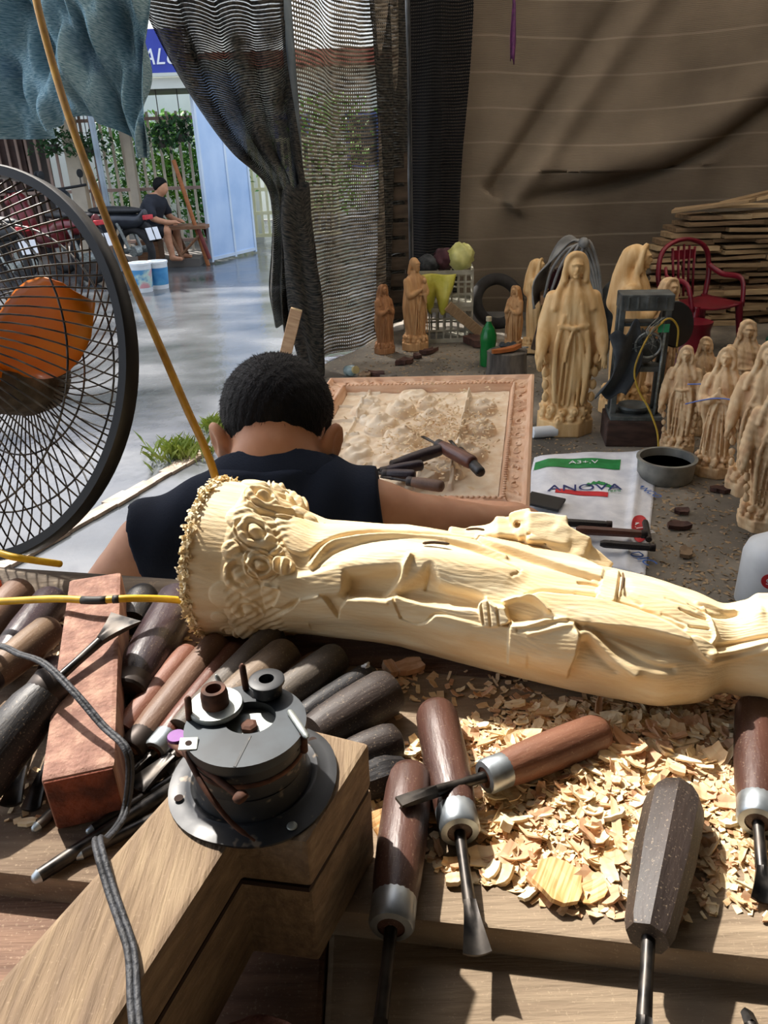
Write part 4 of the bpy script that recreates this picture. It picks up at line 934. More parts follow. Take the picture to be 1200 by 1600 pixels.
chisel('thin brown chisel half hidden between two grey handles', (-.062, .572, .882), (-.103, .524, .882), (-.158, .468, .876), .0110, HM_['brown'], None, group=Bc)
chisel('grey round chisel handle left of the black one with thread', (-.044, .569, .887), (-.100, .502, .887), (-.166, .438, .876), .0160, HM_['grey'], None, group=Bc)
t9 = chisel('slim black chisel with white thread knotted near its end', (-.014, .547, .883), (-.074, .490, .883), (-.137, .437, .876), .0125, HM_['black'], None, group=Bc)
mth = mat('white_thread', '#e8e6e0', rough=.9)
for k in range(3): obj('thread_knot', tube([(U(-.004, .004) - .006, U(-.003, .003) - .006, .0125 + U(-.001, .002)) for _ in range(7)], .0011, 6), mth, t9, smooth=4)
chisel('thick dark chisel handle nearest the metal guide on its right', (.002, .516, .8905), (-.060, .461, .8905), (-.133, .420, .880), .0202, HM_['dark'], None, group=Bc)
chisel('short dark round handle poking out behind the wooden block', (.006, .460, .8858), (-.035, .440, .8858), None, .0155, HM_['dark'], None, None, group=Bc)
chisel('dark eight-sided handle poking out beside the wooden block', (.009, .430, .8848), (-.030, .413, .8848), None, .0145, HM_['black'], None, None, True, group=Bc)
chisel('dark brown handle at the far left end of the bench', (-.386, .706, .8878), (-.394, .613, .8878), (-.407, .530, .880), .0175, HM_['brown'], 'd', group=Bc)
chisel('glossy dark handle second from the left edge of the bench', (-.344, .684, .8888), (-.349, .581, .8888), (-.360, .504, .880), .0185, HM_['purple'], 'd', group=Bc)
chisel('streaked light brown handle lying on top of the left pile', (-.310, .600, .908), (-.331, .520, .912), (-.348, .462, .905), .0155, HM_['light'], 'd', group=Bc)
chisel('blue-black handle with long gouge blade left of the timber block', (-.303, .575, .884), (-.291, .509, .884), (-.278, .416, .875), .0140, HM_['purple'], 'd', group=Bc)
chisel('big black chisel whose broad flat blade rests on the timber block', (-.300, .407, .897), (-.267, .479, .926), (-.225, .561, .9405), .0205, HM_['black'], 'd', 'flat', group=Bc, w=.017, taper=.75)
chisel('dark gouge with bright tip beside the timber block', (-.275, .575, .883), (-.268, .496, .883), (-.262, .412, .874), .0128, HM_['dark'], None, group=Bc)
chisel('black stub handle against the far side of the timber block', (-.252, .690, .8868), (-.250, .634, .8868), None, .0165, HM_['black'], None, None, group=Bc)
# loose steel rods and blanks
for lab, a, b_, r in (('long round steel rod lying below the timber block', (-.155, .436, .876), (-.234, .355, .8755), .0052), ('short steel bar beside the long steel rod', (-.160, .408, .8745), (-.212, .372, .8745), .0042),
                      ('thin steel rod left of the wooden block', (-.150, .455, .874), (-.212, .394, .874), .0036), ('slim steel rod crossing under the chisel tips', (-.160, .468, .8738), (-.226, .405, .8738), .0032), ('dark steel rod under the timber block', (-.225, .45, .8742), (-.252, .398, .8742), .0040),
                      ('short pale-ended steel rod next to the metal guide', (-.148, .438, .8742), (-.178, .412, .8742), .0038)):
    mb = lookm(a, b_); L = (Vector(b_) - Vector(a)).length
    t = thing('steel_rod', lab, 'rod', a, mb.to_euler(), 'loose steel rods'); obj('shaft', lathe([(r * .7, 0), (r, .002), (r, L * .8), (r * .92, L)], 12), m_iron, t, smooth=.9); obj('tip', lathe([(r * .92, L), (r * .6, L + .004), (r * .25, L + .005)], 12), m_ferr, t, smooth=.9)
# foreground tools
fg = 'chisels among the shavings'
chisel('varnished chisel with wide zinc ferrule hanging over the front plank', (.013, .425, .8868), (-.002, .318, .8868), (-.016, .235, .853), .0165, HM_['varn'], 'z', 'flat', group=fg)
chisel('varnished gouge pointing at the viewer, second from the left', (.036, .492, .8870), (.042, .385, .8870), (.045, .291, .8735), .0170, HM_['varn'], 'z', 'gouge', group=fg, w=.0085)
chisel('orange-brown chisel lying crosswise on top of two others', (.164, .461, .8865), (.079, .417, .8925), (.003, .375, .9085), .0150, HM_['orange'], 'z', 'flat', group=fg, w=.0045)
chisel('large dark eight-sided chisel on the shavings', (.197, .395, .8895), (.141, .287, .8895), (.118, .222, .876), .0195, HM_['dark'], None, 'gouge', True, group=fg, taper=.72)
chisel('varnished chisel with zinc ferrule at the right edge', (.293, .485, .8860), (.248, .384, .8860), (.225, .318, .8735), .0160, HM_['varn'], 'z', 'gouge', group=fg)
chisel('chisel with a bright slim tip at the lower right corner', (.192, .195, .854), (.194, .238, .852), (.198, .280, .8425), .0130, HM_['dark'], None, 'flat', group=fg, w=.003)

# ------------------------------------------------------------------ timber block lying over the chisels
mtb = mat('red_timber', '#7a5547', '#a8836f', rough=.8, scale=(60, 10, 60), detail=6, bump=.5, bscale=200, c3='#8f6858', fleck=.3, fscale=500)
mte = mat('red_timber_end', '#4a2214', '#7a3d26', rough=.85, scale=(60, 60, 60), bump=.6, bscale=200)
a, b_ = Vector((-.284, .655, .906)), Vector((-.216, .402, .8945)); Lm = (b_ - a).length
tb = thing('timber_block', 'square red-brown timber block lying over the chisels', 'block', a, lookm(a, b_).to_euler())
obj('beam', box((-.0245, -.0245, 0), (.0245, .0245, Lm)), mtb, tb, bevel=.004)
obj('sawn_end', box((-.0225, -.0225, Lm - .001), (.0225, .0225, Lm + .0012)), mte, tb, bevel=.001)

# ------------------------------------------------------------------ sawn block with the metal guide on it
mblk = mat('brown_block', '#675442', '#9a8568', rough=.85, scale=(150, 16, 150), detail=9, bump=.5, bscale=260, c3='#806b53', fleck=.2, fscale=500, dist=.4, lo=.22, hi=.78)
mkerf = mat('kerf', '#2c1c14', rough=.95)
LP = [(-.014, .366), (-.100, .400), (-.126, .338), (-.181, .220), (-.222, .128), (-.148, .128), (-.120, .208), (-.086, .300), (-.047, .293)]
def inset(p, d):
    c = Vector((sum(x for x, y in p) / len(p), sum(y for x, y in p) / len(p))); return [(x + (c.x - x) * d, y + (c.y - y) * d) for x, y in p]
sb = thing('sawn_block', 'L-shaped sawn brown block of two layers on the bench corner', 'block', (-.1, .3, BZ))
off = lambda vf: ([(x + .1, y - .3, z - BZ) for x, y, z in vf[0]], vf[1])
obj('lower_layer', off(prism(LP[::-1], BZ + .0005, BZ + .0605)), mblk, sb, bevel=.0025)
obj('kerf', off(prism(inset(LP, .02)[::-1], BZ + .0600, BZ + .0632)), mkerf, sb)
obj('upper_layer', off(prism(LP[::-1], BZ + .0630, BZ + .0980)), mblk, sb, bevel=.003)
J = thing('metal_guide', 'black round metal guide with loose pins and bushings on the block', 'guide', (-.0815, .338, BZ + .0982), (0, 0, radians(-12))); J.scale = (1, 1, .74)
mcast = mat('black_casting', '#0f1011', '#2c2e30', rough=.5, metal=.25, scale=(30, 30, 30), detail=6, c3='#26282b', rvar=.15, fleck=.35, fscale=120)
mplate = mat('grey_plate', '#23282c', '#3d454b', rough=.5, metal=.35, scale=(25, 25, 25), rvar=.1)
mrust = mat('rusty_iron', '#3c2418', '#6a4330', rough=.75, metal=.3, scale=(90, 90, 90))
mgalv = mat('galvanised', '#7e8380', '#aeb3ae', rough=.5, metal=.6, scale=(60, 60, 60))
fl = lathe([(.0, .0), (.047, 0), (.0485, .001), (.0485, .0028), (.044, .0040), (.0395, .0042), (.0375, .0062), (.0355, .0062), (.034, .0050), (.0325, .010), (.0315, .022)], 56)
fl = ([(x, y * (1 + .10 * max(0, x / .05)), z + .0015 * sin(3 * atan2(y, x)) * (z > .0005) * (math.hypot(x, y) > .036)) for x, y, z in fl[0]], fl[1])
obj('flange', fl, mcast, J, smooth=.9)
obj('drum', lathe([(.0315, .018), (.0315, .046), (.0325, .0465), (.0325, .050)], 48), mcast, J, smooth=.8)
obj('band', lathe([(.0318, .034), (.0325, .035), (.0325, .0375), (.0318, .0385)], 48, cap=False), mrust, J, smooth=.9)
N = 56; V = []; Fc = []
for z in (.050, .058):
    for k in range(N): a = 2 * pi * k / N; V.append((.0340 * cos(a), .0340 * sin(a), z))
    for k in range(N): a = 2 * pi * k / N; V.append((.0005 + .0150 * cos(a), .005 + .0135 * sin(a), z))
for k in range(N):
    q = (k + 1) % N; Fc += [(2 * N + k, 2 * N + q, 3 * N + q, 3 * N + k), (q, k, N + k, N + q), (k, q, 2 * N + q, 2 * N + k), (N + q, N + k, 3 * N + k, 3 * N + q)]
obj('top_plate', (V, Fc), mplate, J, smooth=.6)
obj('slot', box((.0055, -.033, .0575), (.0070, -.0095, .0584)), mcast, J)
obj('inner_disc', lathe([(0, .046), (.0155, .046), (.0155, .0505)], 32), mgalv, J, smooth=.7, loc=(0, .005, 0))
obj('bolt', lathe([(.0045, 0), (.005, .001), (.005, .004), (.003, .0052)], 6), mrust, J, smooth=.3, loc=(.001, .002, .0505))
w1 = obj('washer', lathe([(.006, 0), (.0150, 0), (.0155, .001), (.0155, .0035), (.015, .0045), (.006, .0045)], 32), mgalv, J, smooth=.7, loc=(-.0210, .009, .0585))
obj('bush', lathe([(.0042, 0), (.0078, 0), (.0078, .010), (.0068, .0145), (.0045, .0145), (.0042, .004), (.0, .004)], 24, cap=False), mrust, J, smooth=.7, loc=(-.0210, .009, .063))
obj('spool', lathe([(.0055, 0), (.0085, .001), (.0085, .009), (.0105, .011), (.0105, .0135), (.0090, .0142), (.0045, .0142), (.0040, .006), (0, .006)], 28, cap=False), mcast, J, smooth=.7, loc=(.004, .0270, .058))
def pin(n, a, b_, r, m, head=None):
    M = lookm(a, b_); L = (Vector(b_) - Vector(a)).length; o = obj(n, lathe([(r * .3, -.001), (r, .001), (r, L - .002), (r * .4, L)], 10), m, J, smooth=.9, loc=a, rot=M.to_euler()); return o
pin('pin', (.022, .012, .0600), (.0385, -.008, .0605), .0020, mgalv); pin('stud', (.0340, -.003, .040), (.0345, -.003, .0600), .0022, mrust)
pin('nail', (-.0335, -.004, .030), (-.0325, .000, .078), .0020, mrust); pin('upright_nail', (-.010, .028, .058), (-.012, .031, .080), .0020, mrust); pin('small_pin', (-.024, .0265, .058), (-.028, .028, .070), .0014, mgalv)
pin('long_nail', (-.040, -.014, .049), (.0105, -.040, .040), .0021, mrust)
nh = obj('nail_head', lathe([(.0015, -.002), (.0036, -.001), (.0042, .001), (.0036, .0035), (.0015, .0045)], 16), mrust, J, smooth=.9, loc=(.0095, -.0395, .0405), rot=lookm((-.04, -.014, 0), (.0105, -.04, -.009)).to_euler())
obj('bent_wire', tube(catmull([(-.029, -.020, .052), (-.012, -.035, .038), (.004, -.043, .020), (.018, -.046, .0085)], 6), [.0016] * 10 + [.0014] * 6 + [.0008] * 3, 8), mrust, J, smooth=4)
obj('ring', lathe([(.0028, 0), (.0050, 0), (.0053, .001), (.0053, .0065), (.0050, .0075), (.0028, .0075)], 20), mat('purple_anodised', '#451654', '#6a2b7a', rough=.4, metal=.3, scale=(40, 40, 40)), J, smooth=.7, loc=(-.0372, -.011, .0445))
obj('pin_below_ring', lathe([(.0022, 0), (.0022, .010)], 10), mrust, J, smooth=.7, loc=(-.0372, -.011, .0335))
bk = obj('bracket', box((-.005, -.0045, 0), (.005, .0045, .0012)), mgalv, J, bevel=.0006, loc=(-.0245, -.0215, .0586), rot=(.1, .1, .3))
obj('hole', lathe([(.0, .0), (.0018, 0), (.0018, .0004)], 14), mkerf, bk, loc=(0, 0, .0011))
for x, y in ((-.036, -.0225), (.026, .035), (-.03, .031)): obj('screw_hole', lathe([(0, 0), (.0026, 0), (.0026, .0006)], 14), mkerf, J, loc=(x, y, .0041))
obj('screw', lathe([(.0030, 0), (.0026, .0010), (.0012, .0014)], 14), mgalv, J, loc=(.0330, -.0300, .0030))

# ------------------------------------------------------------------ cords
mcord = mat('black_cord', '#17181b', '#33353a', rough=.6, scale=(120, 120, 120), bump=.4, bscale=300)
cp = catmull([(-.80, .66, .8725), (-.62, .61, .8730), (-.50, .565, .888), (-.42, .545, .916), (-.359, .540, .930), (-.324, .534, .934), (-.295, .508, .944), (-.262, .481, .953), (-.231, .453, .9475), (-.205, .430, .9350), (-.184, .411, .9310), (-.181, .402, .9150), (-.184, .385, .895), (-.176, .338, .925), (-.158, .295, .972), (-.143, .267, .9725), (-.131, .247, .9720), (-.122, .231, .9720), (-.115, .210, .9720), (-.108, .189, .9720), (-.100, .150, .972), (-.09, .120, .955)], 8)
oc = thing('power_cord', 'twin black power cord looping over the timber and sawn blocks', 'cord', cp[0])
for dx in (-.0013, .0013): obj('strand', tube([p - cp[0] + Vector((dx, dx * .4, 0)) for p in cp], .0017, 8), mcord, oc, smooth=4)
myel = mat('yellow_cable', '#c79a10', '#e2bd2c', rough=.45, scale=(60, 60, 60), c3='#d8ae1e', fleck=.0)
mtape = mat('dark_tape', '#2a2722', rough=.6)
yc = thing('yellow_cable', 'bright yellow cable lying across the timber block toward the plinth', 'cable', (-.413, .620, .92))
yo = Vector((-.413, .620, .92)); ypts = catmull([(-.80, .70, .8735), (-.66, .69, .8735), (-.54, .655, .892), (-.413, .625, .922), (-.355, .612, .930), (-.300, .600, .938), (-.262, .590, .9410), (-.228, .592, .9405), (-.195, .612, .925), (-.178, .640, .900)], 6)
obj('sheath', tube([p - yo for p in ypts], .0034, 10), myel, yc, smooth=4)
for a, b_ in ((34, 38), (39, 40)): obj('tape', tube([p - yo for p in ypts[a:b_ + 1]], .0038, 10), mtape, yc, smooth=4)
mwire = mat('ochre_wire', '#9c6f14', '#c8951f', rough=.55, scale=(60, 60, 30), c3='#b58219')
obj('hanging_wire', tube(catmull([(-.47, 1.30, 1.75), (-.425, 1.184, 1.576), (-.399, 1.112, 1.472), (-.376, 1.064, 1.394), (-.355, 1.026, 1.337), (-.324, .979, 1.261), (-.287, .927, 1.177), (-.253, .883, 1.108), (-.220, .840, 1.040), (-.199, .815, .999), (-.188, .800, .964), (-.187, .797, .915), (-.19, .80, .70), (-.20, .81, .40)], 6), .0046, 10), mwire, smooth=4, label='ochre wire hanging from above down behind the statue plinth', cat='wire')
pl = thing('orange_plug', 'orange plug with yellow lead on the bench at the left edge', 'plug', (-.425, .715, BZ))
mor = mat('orange_plastic', '#d2481a', '#e8602a', rough=.4, scale=(30, 30, 30))
obj('body', lathe([(.008, 0), (.012, .004), (.012, .02), (.009, .028)], 20), mor, pl, smooth=.8)
cl = []
for i in range(90): a = i * .7; cl.append((.0075 * cos(a), .0075 * sin(a), .028 + .022 * i / 90))
obj('strain_relief', tube(cl, .0018, 6), mor, pl, smooth=4)
obj('lead', tube(catmull([(0, 0, .046), (.012, .004, .056), (.035, -.004, .054), (.055, .004, .044), (.066, .030, .025)], 6), .0038, 10), myel, pl, smooth=4)
# pink fuzzy cuff at the bottom edge
mpk = mat('pink_felt', '#8a5f5c', '#b58a86', rough=.95, scale=(80, 80, 80), bump=1, bscale=300)
cu = lathe([(.0, .0), (.030, 0), (.033, .002), (.034, .030), (.0335, .034), (.031, .035), (.0295, .030), (.029, .006), (0, .006)], 40, cap=False)
cu = ([(x * (1 + U(-.02, .02)), y * (1 + U(-.02, .02)), z + (U(-.0012, .0012) if z > .02 else 0)) for x, y, z in cu[0]], cu[1])
obj('felt_cup', cu, mpk, smooth=4, loc=(-.078, .228, BZ - .030), label='faded pink felt cup at the bottom edge of the bench', cat='cup')

# ------------------------------------------------------------------ shavings and chips
m_chip = [mat('chip_a', '#d8b384', '#ecd5ac', rough=.7, scale=(60, 260, 60), detail=4, coord='Object'), mat('chip_b', '#c1936c', '#dcb590', rough=.7, scale=(60, 260, 60), coord='Object'), mat('chip_c', '#e8cf9f', '#f6e6c4', rough=.7, scale=(60, 260, 60), coord='Object')]
def chip_mesh(rg, L, W, T, curl, rag=.2, m=None):
    nu, nv = 4, 2; top = []; 
    for j in range(nv + 1):
        for i in range(nu + 1):
            u, v = i / nu - .5, j / nv - .5
            x = L * u * (1 + (rg.uniform(-rag, rag) if i in (0, nu) else 0)); y = W * v * (1 - .5 * abs(2 * u) ** 2 * rg.uniform(.3, 1)) * (1 + rg.uniform(-rag, rag))
            top.append((x, y, curl * L * (u * u * 2 - .15) + .15 * W * v * v + rg.uniform(-.04, .04) * W))
    n = len(top); V = [(x, y, z + T) for x, y, z in top] + top; F = []
    id_ = lambda i, j: j * (nu + 1) + i
    for j in range(nv):
        for i in range(nu): a, b, c, d = id_(i, j), id_(i + 1, j), id_(i + 1, j + 1), id_(i, j + 1); F += [(a, b, c, d), (n + d, n + c, n + b, n + a)]
    ring = [id_(i, 0) for i in range(nu)] + [id_(nu, j) for j in range(nv)] + [id_(i, nv) for i in range(nu, 0, -1)] + [id_(0, j) for j in range(nv, 0, -1)]
    for k in range(len(ring)): a, b = ring[k], ring[(k + 1) % len(ring)]; F.append((b, a, n + a, n + b))
    return V, F
rg = random.Random(5)
CH = []
for k in range(22):
    kind = k % 4
    L, W, T, cu = [(rg.uniform(.012, .020), rg.uniform(.007, .012), .0009, rg.uniform(.1, .35)), (rg.uniform(.016, .030), rg.uniform(.003, .005), .0012, rg.uniform(-.1, .3)), (rg.uniform(.008, .013), rg.uniform(.006, .009), .0018, rg.uniform(0, .15)), (rg.uniform(.010, .016), rg.uniform(.006, .010), .0007, rg.uniform(.3, .7))][kind]
    CH.append(mesh('wood_chip', chip_mesh(rg, L, W, T, cu), m_chip[k % 3]))
CPOLY = [(-.002, .462), (.038, .482), (.082, .512), (.160, .520), (.312, .518), (.245, .308), (.170, .314), (.110, .314), (.070, .338), (.032, .348), (.006, .382), (-.018, .402)]
def inpoly(x, y, P):
    c = False; j = len(P) - 1
    for i in range(len(P)):
        if (P[i][1] > y) != (P[j][1] > y) and x < (P[j][0] - P[i][0]) * (y - P[i][1]) / (P[j][1] - P[i][1]) + P[i][0]: c = not c
        j = i
    return c
def heap(x, y): return .010 * math.exp(-((x - .125) / .06) ** 2 - ((y - .415) / .05) ** 2) + .008 * math.exp(-((x - .2) / .07) ** 2 - ((y - .47) / .04) ** 2) + .005 * math.exp(-((x - .26) / .03) ** 2 - ((y - .40) / .06) ** 2)
HANDLES = [((.013, .425), (-.002, .31), .017), ((.036, .492), (.042, .37), .017), ((.164, .461), (.077, .416), .0), ((.197, .395), (.139, .284), .018), ((.293, .485), (.248, .375), .017)]
def near_handle(x, y):
    for (ax, ay), (bx, by), r in HANDLES:
        dx, dy = bx - ax, by - ay; t = max(0, min(1, ((x - ax) * dx + (y - ay) * dy) / (dx * dx + dy * dy)))
        if math.hypot(x - ax - t * dx, y - ay - t * dy) < r * .75: return True
    return False
def sample():
    while True:
        x, y = rg.uniform(-.03, .32), rg.uniform(.30, .53)
        if not inpoly(x, y, CPOLY) or near_handle(x, y): continue
        dens = .22 + min(1, heap(x, y) / .007)
        if rg.random() < dens: return x, y
n = 0
for k in range(292):
    x, y = sample(); z = BZ + heap(x, y) * rg.uniform(.75, 1.1) + .001
    o = obj('wood_chip', CH[k % 22], loc=(x, y, z), rot=(rg.uniform(-.45, .45), rg.uniform(-.4, .4), rg.uniform(0, 6.28)), label='pale wood chip in the heap of shavings on the bench', cat='wood chip', group='chips in the heap of shavings')
    s = rg.uniform(.7, 1.65); o.scale = (s, s, s)
sh = MB(); side = MB()
for k in range(5200):
    if k < 4500: x, y = sample()
    else:
        c = rg.choice([(-.02, .47), (-.30, .43), (-.29, .67), (-.22, .62), (.02, .55), (.1, .53), (.22, .53), (-.17, .40), (.27, .45), (-.32, .62), (.1, .22), (-.03, .455), (-.14, .52)]); x, y = rg.gauss(c[0], .022), rg.gauss(c[1], .018)
        if x < 0 and x > -.22 and y < .42: continue
    if near_handle(x, y): continue
    zb = BZ + (heap(x, y) * rg.uniform(.1, .95) if k < 4500 else 0)
    if y < .33 - .16 * x - .006: zb = BZ - .030
    L, W, T = rg.uniform(.002, .010), rg.uniform(.0012, .0048), rg.uniform(.0004, .0014)
    v = [(-L * rg.uniform(.7, 1.2), -W, 0), (L, -W * rg.uniform(.4, 1), 0), (L * rg.uniform(.7, 1.1), W, 0), (-L, W * rg.uniform(.3, 1), 0)]; cu = rg.uniform(0, .25) * L
    V = v + [(0, -W, -cu), (0, W, -cu)]; V = V + [(p[0], p[1], p[2] + T) for p in V]
    Fc = [(6, 10, 11, 9), (10, 7, 8, 11), (0, 3, 5, 4), (4, 5, 2, 1), (0, 4, 10, 6), (4, 1, 7, 10), (1, 2, 8, 7), (2, 5, 11, 8), (5, 3, 9, 11), (3, 0, 6, 9)]
    sh.add(([(a / 1.5, b / 1.5, c / 1.5) for a, b, c in V], Fc), trs((x, y, zb + cu * .5 + .0004), (rg.uniform(-.4, .4), rg.uniform(-.4, .4), rg.uniform(0, 6.28))))
me = mesh('shavings', sh.vf, m_chip[0]); me.materials.append(m_chip[1]); me.materials.append(m_chip[2])
mi = []
for k in range(len(sh.f) // 10): mi += [rg.choice((0, 0, 1, 2))] * 10
me.polygons.foreach_set('material_index', mi)
obj('shavings', me, label='fine pale shavings scattered over the carving bench', cat='shavings', kind='stuff')
m_ply = mat('chip_striped', '#cf9a5e', '#ecc68f', rough=.65, scale=(20, 420, 20), detail=2, lo=.42, hi=.58)
def big(lab, L, W, T, cu, loc, rot, m, rag=.12):
    obj('wood_chip', chip_mesh(rg, L, W, T, cu, rag), m, loc=loc, rot=rot, label=lab, cat='wood chip', group='large chips on the bench')
big('largest striped wood chip at the front of the heap', .032, .030, .0035, .10, (.101, .336, BZ + .004), (.2, .12, 1.1), m_ply)
big('pale fan-shaped chip right of the largest striped chip', .019, .014, .0016, .2, (.122, .331, BZ + .003), (.1, -.2, .3), m_ply)
big('long flat splinter left of the heap', .062, .011, .0016, .06, (.052, .392, BZ + .003), (.1, 0, -.02), m_ply)
big('whitish squarish chip standing among the shavings', .015, .009, .006, 0, (.076, .383, BZ + .004), (.3, .5, 1.3), m_chip[2])
big('thin pink splinter in front of the heap', .034, .004, .0014, .1, (.053, .356, BZ + .002), (0, 0, .22), m_chip[1])
big('small square cut chip beside the gouge blade', .010, .008, .004, 0, (.036, .343, BZ + .001), (0, 0, .1), m_chip[0])
big('orange wedge of wood in the statue shadow', .024, .016, .006, .05, (.018, .565, BZ + .003), (.2, .1, .4), m_chip[1])
big('smaller orange wedge next to the shadowed wedge', .016, .012, .007, .0, (.000, .562, BZ + .003), (.2, -.2, 2.0), m_chip[1])
big('round pale chip beside the wooden block', .022, .020, .0012, .25, (-.010, .388, BZ + .006), (.5, .3, .9), m_ply)
big('cube-like pale chip between dark handles and varnished chisel', .009, .008, .007, 0, (-.004, .476, BZ + .001), (0, .1, .5), m_chip[2])
big('pale chip at the left end beneath the gouge tips', .012, .006, .003, 0, (-.262, .403, BZ + .001), (0, .1, .2), m_chip[2])
big('dark tan chip lying on the front plank by the felt cup', .022, .010, .003, .05, (-.055, .250, BZ - .028), (0, 0, 1.2), m_chip[1])
big('tan chip on the front plank near the bottom edge', .014, .008, .002, .1, (.102, .262, BZ - .028), (0, 0, .7), m_chip[0])
big('curled shaving in the statue shadow', .018, .004, .0008, .9, (.078, .525, BZ + .004), (.2, 0, .3), m_chip[1])

# ------------------------------------------------------------------ pedestal fan at the left
FC = Vector((-.490, .920, 1.074)); ya, ti = radians(-22), radians(21)
fn = Vector((sin(ya) * cos(ti), -cos(ya) * cos(ti), sin(ti))); fh = Vector((0, 0, 1)).cross(fn).normalized(); fv = fn.cross(fh)
FM = Matrix((fh, fv, fn)).transposed()
fan = thing('pedestal_fan', 'black pedestal fan with wire cage and orange blades', 'fan', (FC.x, FC.y, 0))
m_cage = mat('cage_wire', '#2c2c2d', '#6d6a64', rough=.4, metal=.6, scale=(50, 50, 50), rvar=.1)
m_blk = mat('black_plastic', '#0d0e0f', '#18191b', rough=.55, scale=(30, 30, 30))
m_orb = mat('orange_blade', '#d9660c', '#f09a18', rough=.35, scale=(9, 9, 9), c3='#e57f10')
RF = .228
def fp(vf): return [FM @ Vector(p) + Vector((0, 0, FC.z)) for p in vf[0]], vf[1]
def dome(r, s): q = r / RF; return s * (.085 * (1 - q ** 2.4))
for nm, s, n, sw in (('front_cage', 1, 84, .55), ('rear_cage', -1, 72, -.35)):
    g = MB()
    for k in range(n):
        a0 = 2 * pi * k / n; pts = []
        for i in range(11):
            r = .035 + (RF - .035) * i / 10; a = a0 + sw * (1 - i / 10) ** 1.3; pts.append((r * cos(a), r * sin(a), dome(r, s)))
        g.add(tube(pts, .00105, 5, cap=False))
    for r in (.105, .178): g.add(tube([(r * cos(t), r * sin(t), dome(r, s) - .001 * s) for t in np.linspace(0, 2 * pi, 64, endpoint=False)], .0013, 5, closed=True))
    obj(nm, fp(g.vf), m_cage, fan, smooth=4)
obj('rim', fp(lathe([(RF - .004, -.011), (RF + .006, -.011), (RF + .008, -.008), (RF + .008, .008), (RF + .006, .011), (RF - .004, .011), (RF - .004, -.011)], 96, cap=False)), m_blk, fan, smooth=.8)
obj('badge', fp(lathe([(.0, .090), (.032, .089), (.036, .086), (.036, .080), (.0, .080)], 32)), m_blk, fan, smooth=.7)
obj('hub', fp(lathe([(.0, .035), (.030, .033), (.036, .025), (.036, -.010), (0, -.010)], 32)), m_orb, fan, smooth=.7)
for k in range(3):
    a0 = radians(13) + k * 2 * pi / 3; rows = []
    V, Fc = grid(lambda u, v: (0, 0, 0), 10, 8); V = []
    for j in range(9):
        v = j / 8
        for i in range(11):
            u = i / 10; r = .030 + .150 * v; half = (.16 + .24 * sin(pi * min(1, v * .75 + .15))) * sqrt(max(.02, 1 - .97 * (max(0, v - .45) / .55) ** 2.6))
            a = a0 + (u - .5) * 2 * half + .32 * v; V.append((r * cos(a), r * sin(a), .030 * (u - .5) * 2 * (1 - .3 * v) + .006 * sin(pi * u)))
    bl = obj('blade', fp((V, Fc)), m_orb, fan, smooth=4); bl.modifiers.new('t', 'SOLIDIFY').thickness = .0022
obj('motor', fp(lathe([(.020, -.012), (.050, -.02), (.054, -.035), (.054, -.085), (.044, -.115), (.02, -.135), (0, -.135)], 32)), mat('dusty_motor', '#44443f', '#6d6a62', rough=.9, scale=(40, 40, 40), bump=.6, bscale=120), fan, smooth=.8)
bk_ = -fn * .10
obj('arm', tube(catmull([(bk_.x, bk_.y, FC.z - .04), (bk_.x - .12, bk_.y + .02, FC.z - .05), (-.36, .16, FC.z - .05)], 5), .018, 12), m_blk, fan, smooth=.8)
obj('pole', tube([(-.36, .16, .03), (-.36, .16, FC.z + .02)], .016, 14), msteel, fan, smooth=.8)
obj('base', lathe([(0, 0), (.19, 0), (.195, .006), (.19, .018), (.06, .032), (.02, .05), (0, .05)], 40), m_blk, fan, smooth=.8, loc=(-.36, .16, 0))

# ------------------------------------------------------------------ carved relief panel on a low trestle
m_rel = carve_mat('relief_wood', '#e2c6a4', '#f3e3cb', '#ead5b6', scale=(30, 30, 30), rough=.7)
m_relp = carve_mat('relief_frame_wood', '#cf9f7c', '#e6c3a3', '#dcb391', scale=(8, 50, 50), rough=.65)
RW, RL = .72, .93
RX = Vector((.98, -.20, .04)).normalized(); RY = (Vector((.205, .93, .075))); RY = (RY - RX * RY.dot(RX)).normalized(); RN = RX.cross(RY)
FRc = Vector((.530, 2.56, .55)); RO_ = FRc - RX * (RW / 2) - RY * (RL / 2)
RM = Matrix((RX, RY, RN)).transposed(); reul = RM.to_euler()
rp_ = thing('relief_panel', 'large pale carved relief panel in a wide frame before the carver', 'panel', RO_, reul)
rgn = random.Random(21); bumps = []
for _ in range(46): bumps.append((rgn.uniform(-.22, .22), rgn.uniform(-.36, .36), rgn.uniform(.015, .05), rgn.uniform(.012, .03)))
for x, y, r, hh in ((-.06, .20, .05, .05), (.02, .26, .035, .04), (-.10, .08, .055, .05), (.05, .12, .045, .05), (-.02, -.02, .06, .05), (.20, .22, .05, .04), (.21, .05, .045, .045), (.18, -.12, .06, .045), (-.18, .28, .04, .03), (-.14, -.12, .05, .04)): bumps.append((x, y, r, hh))
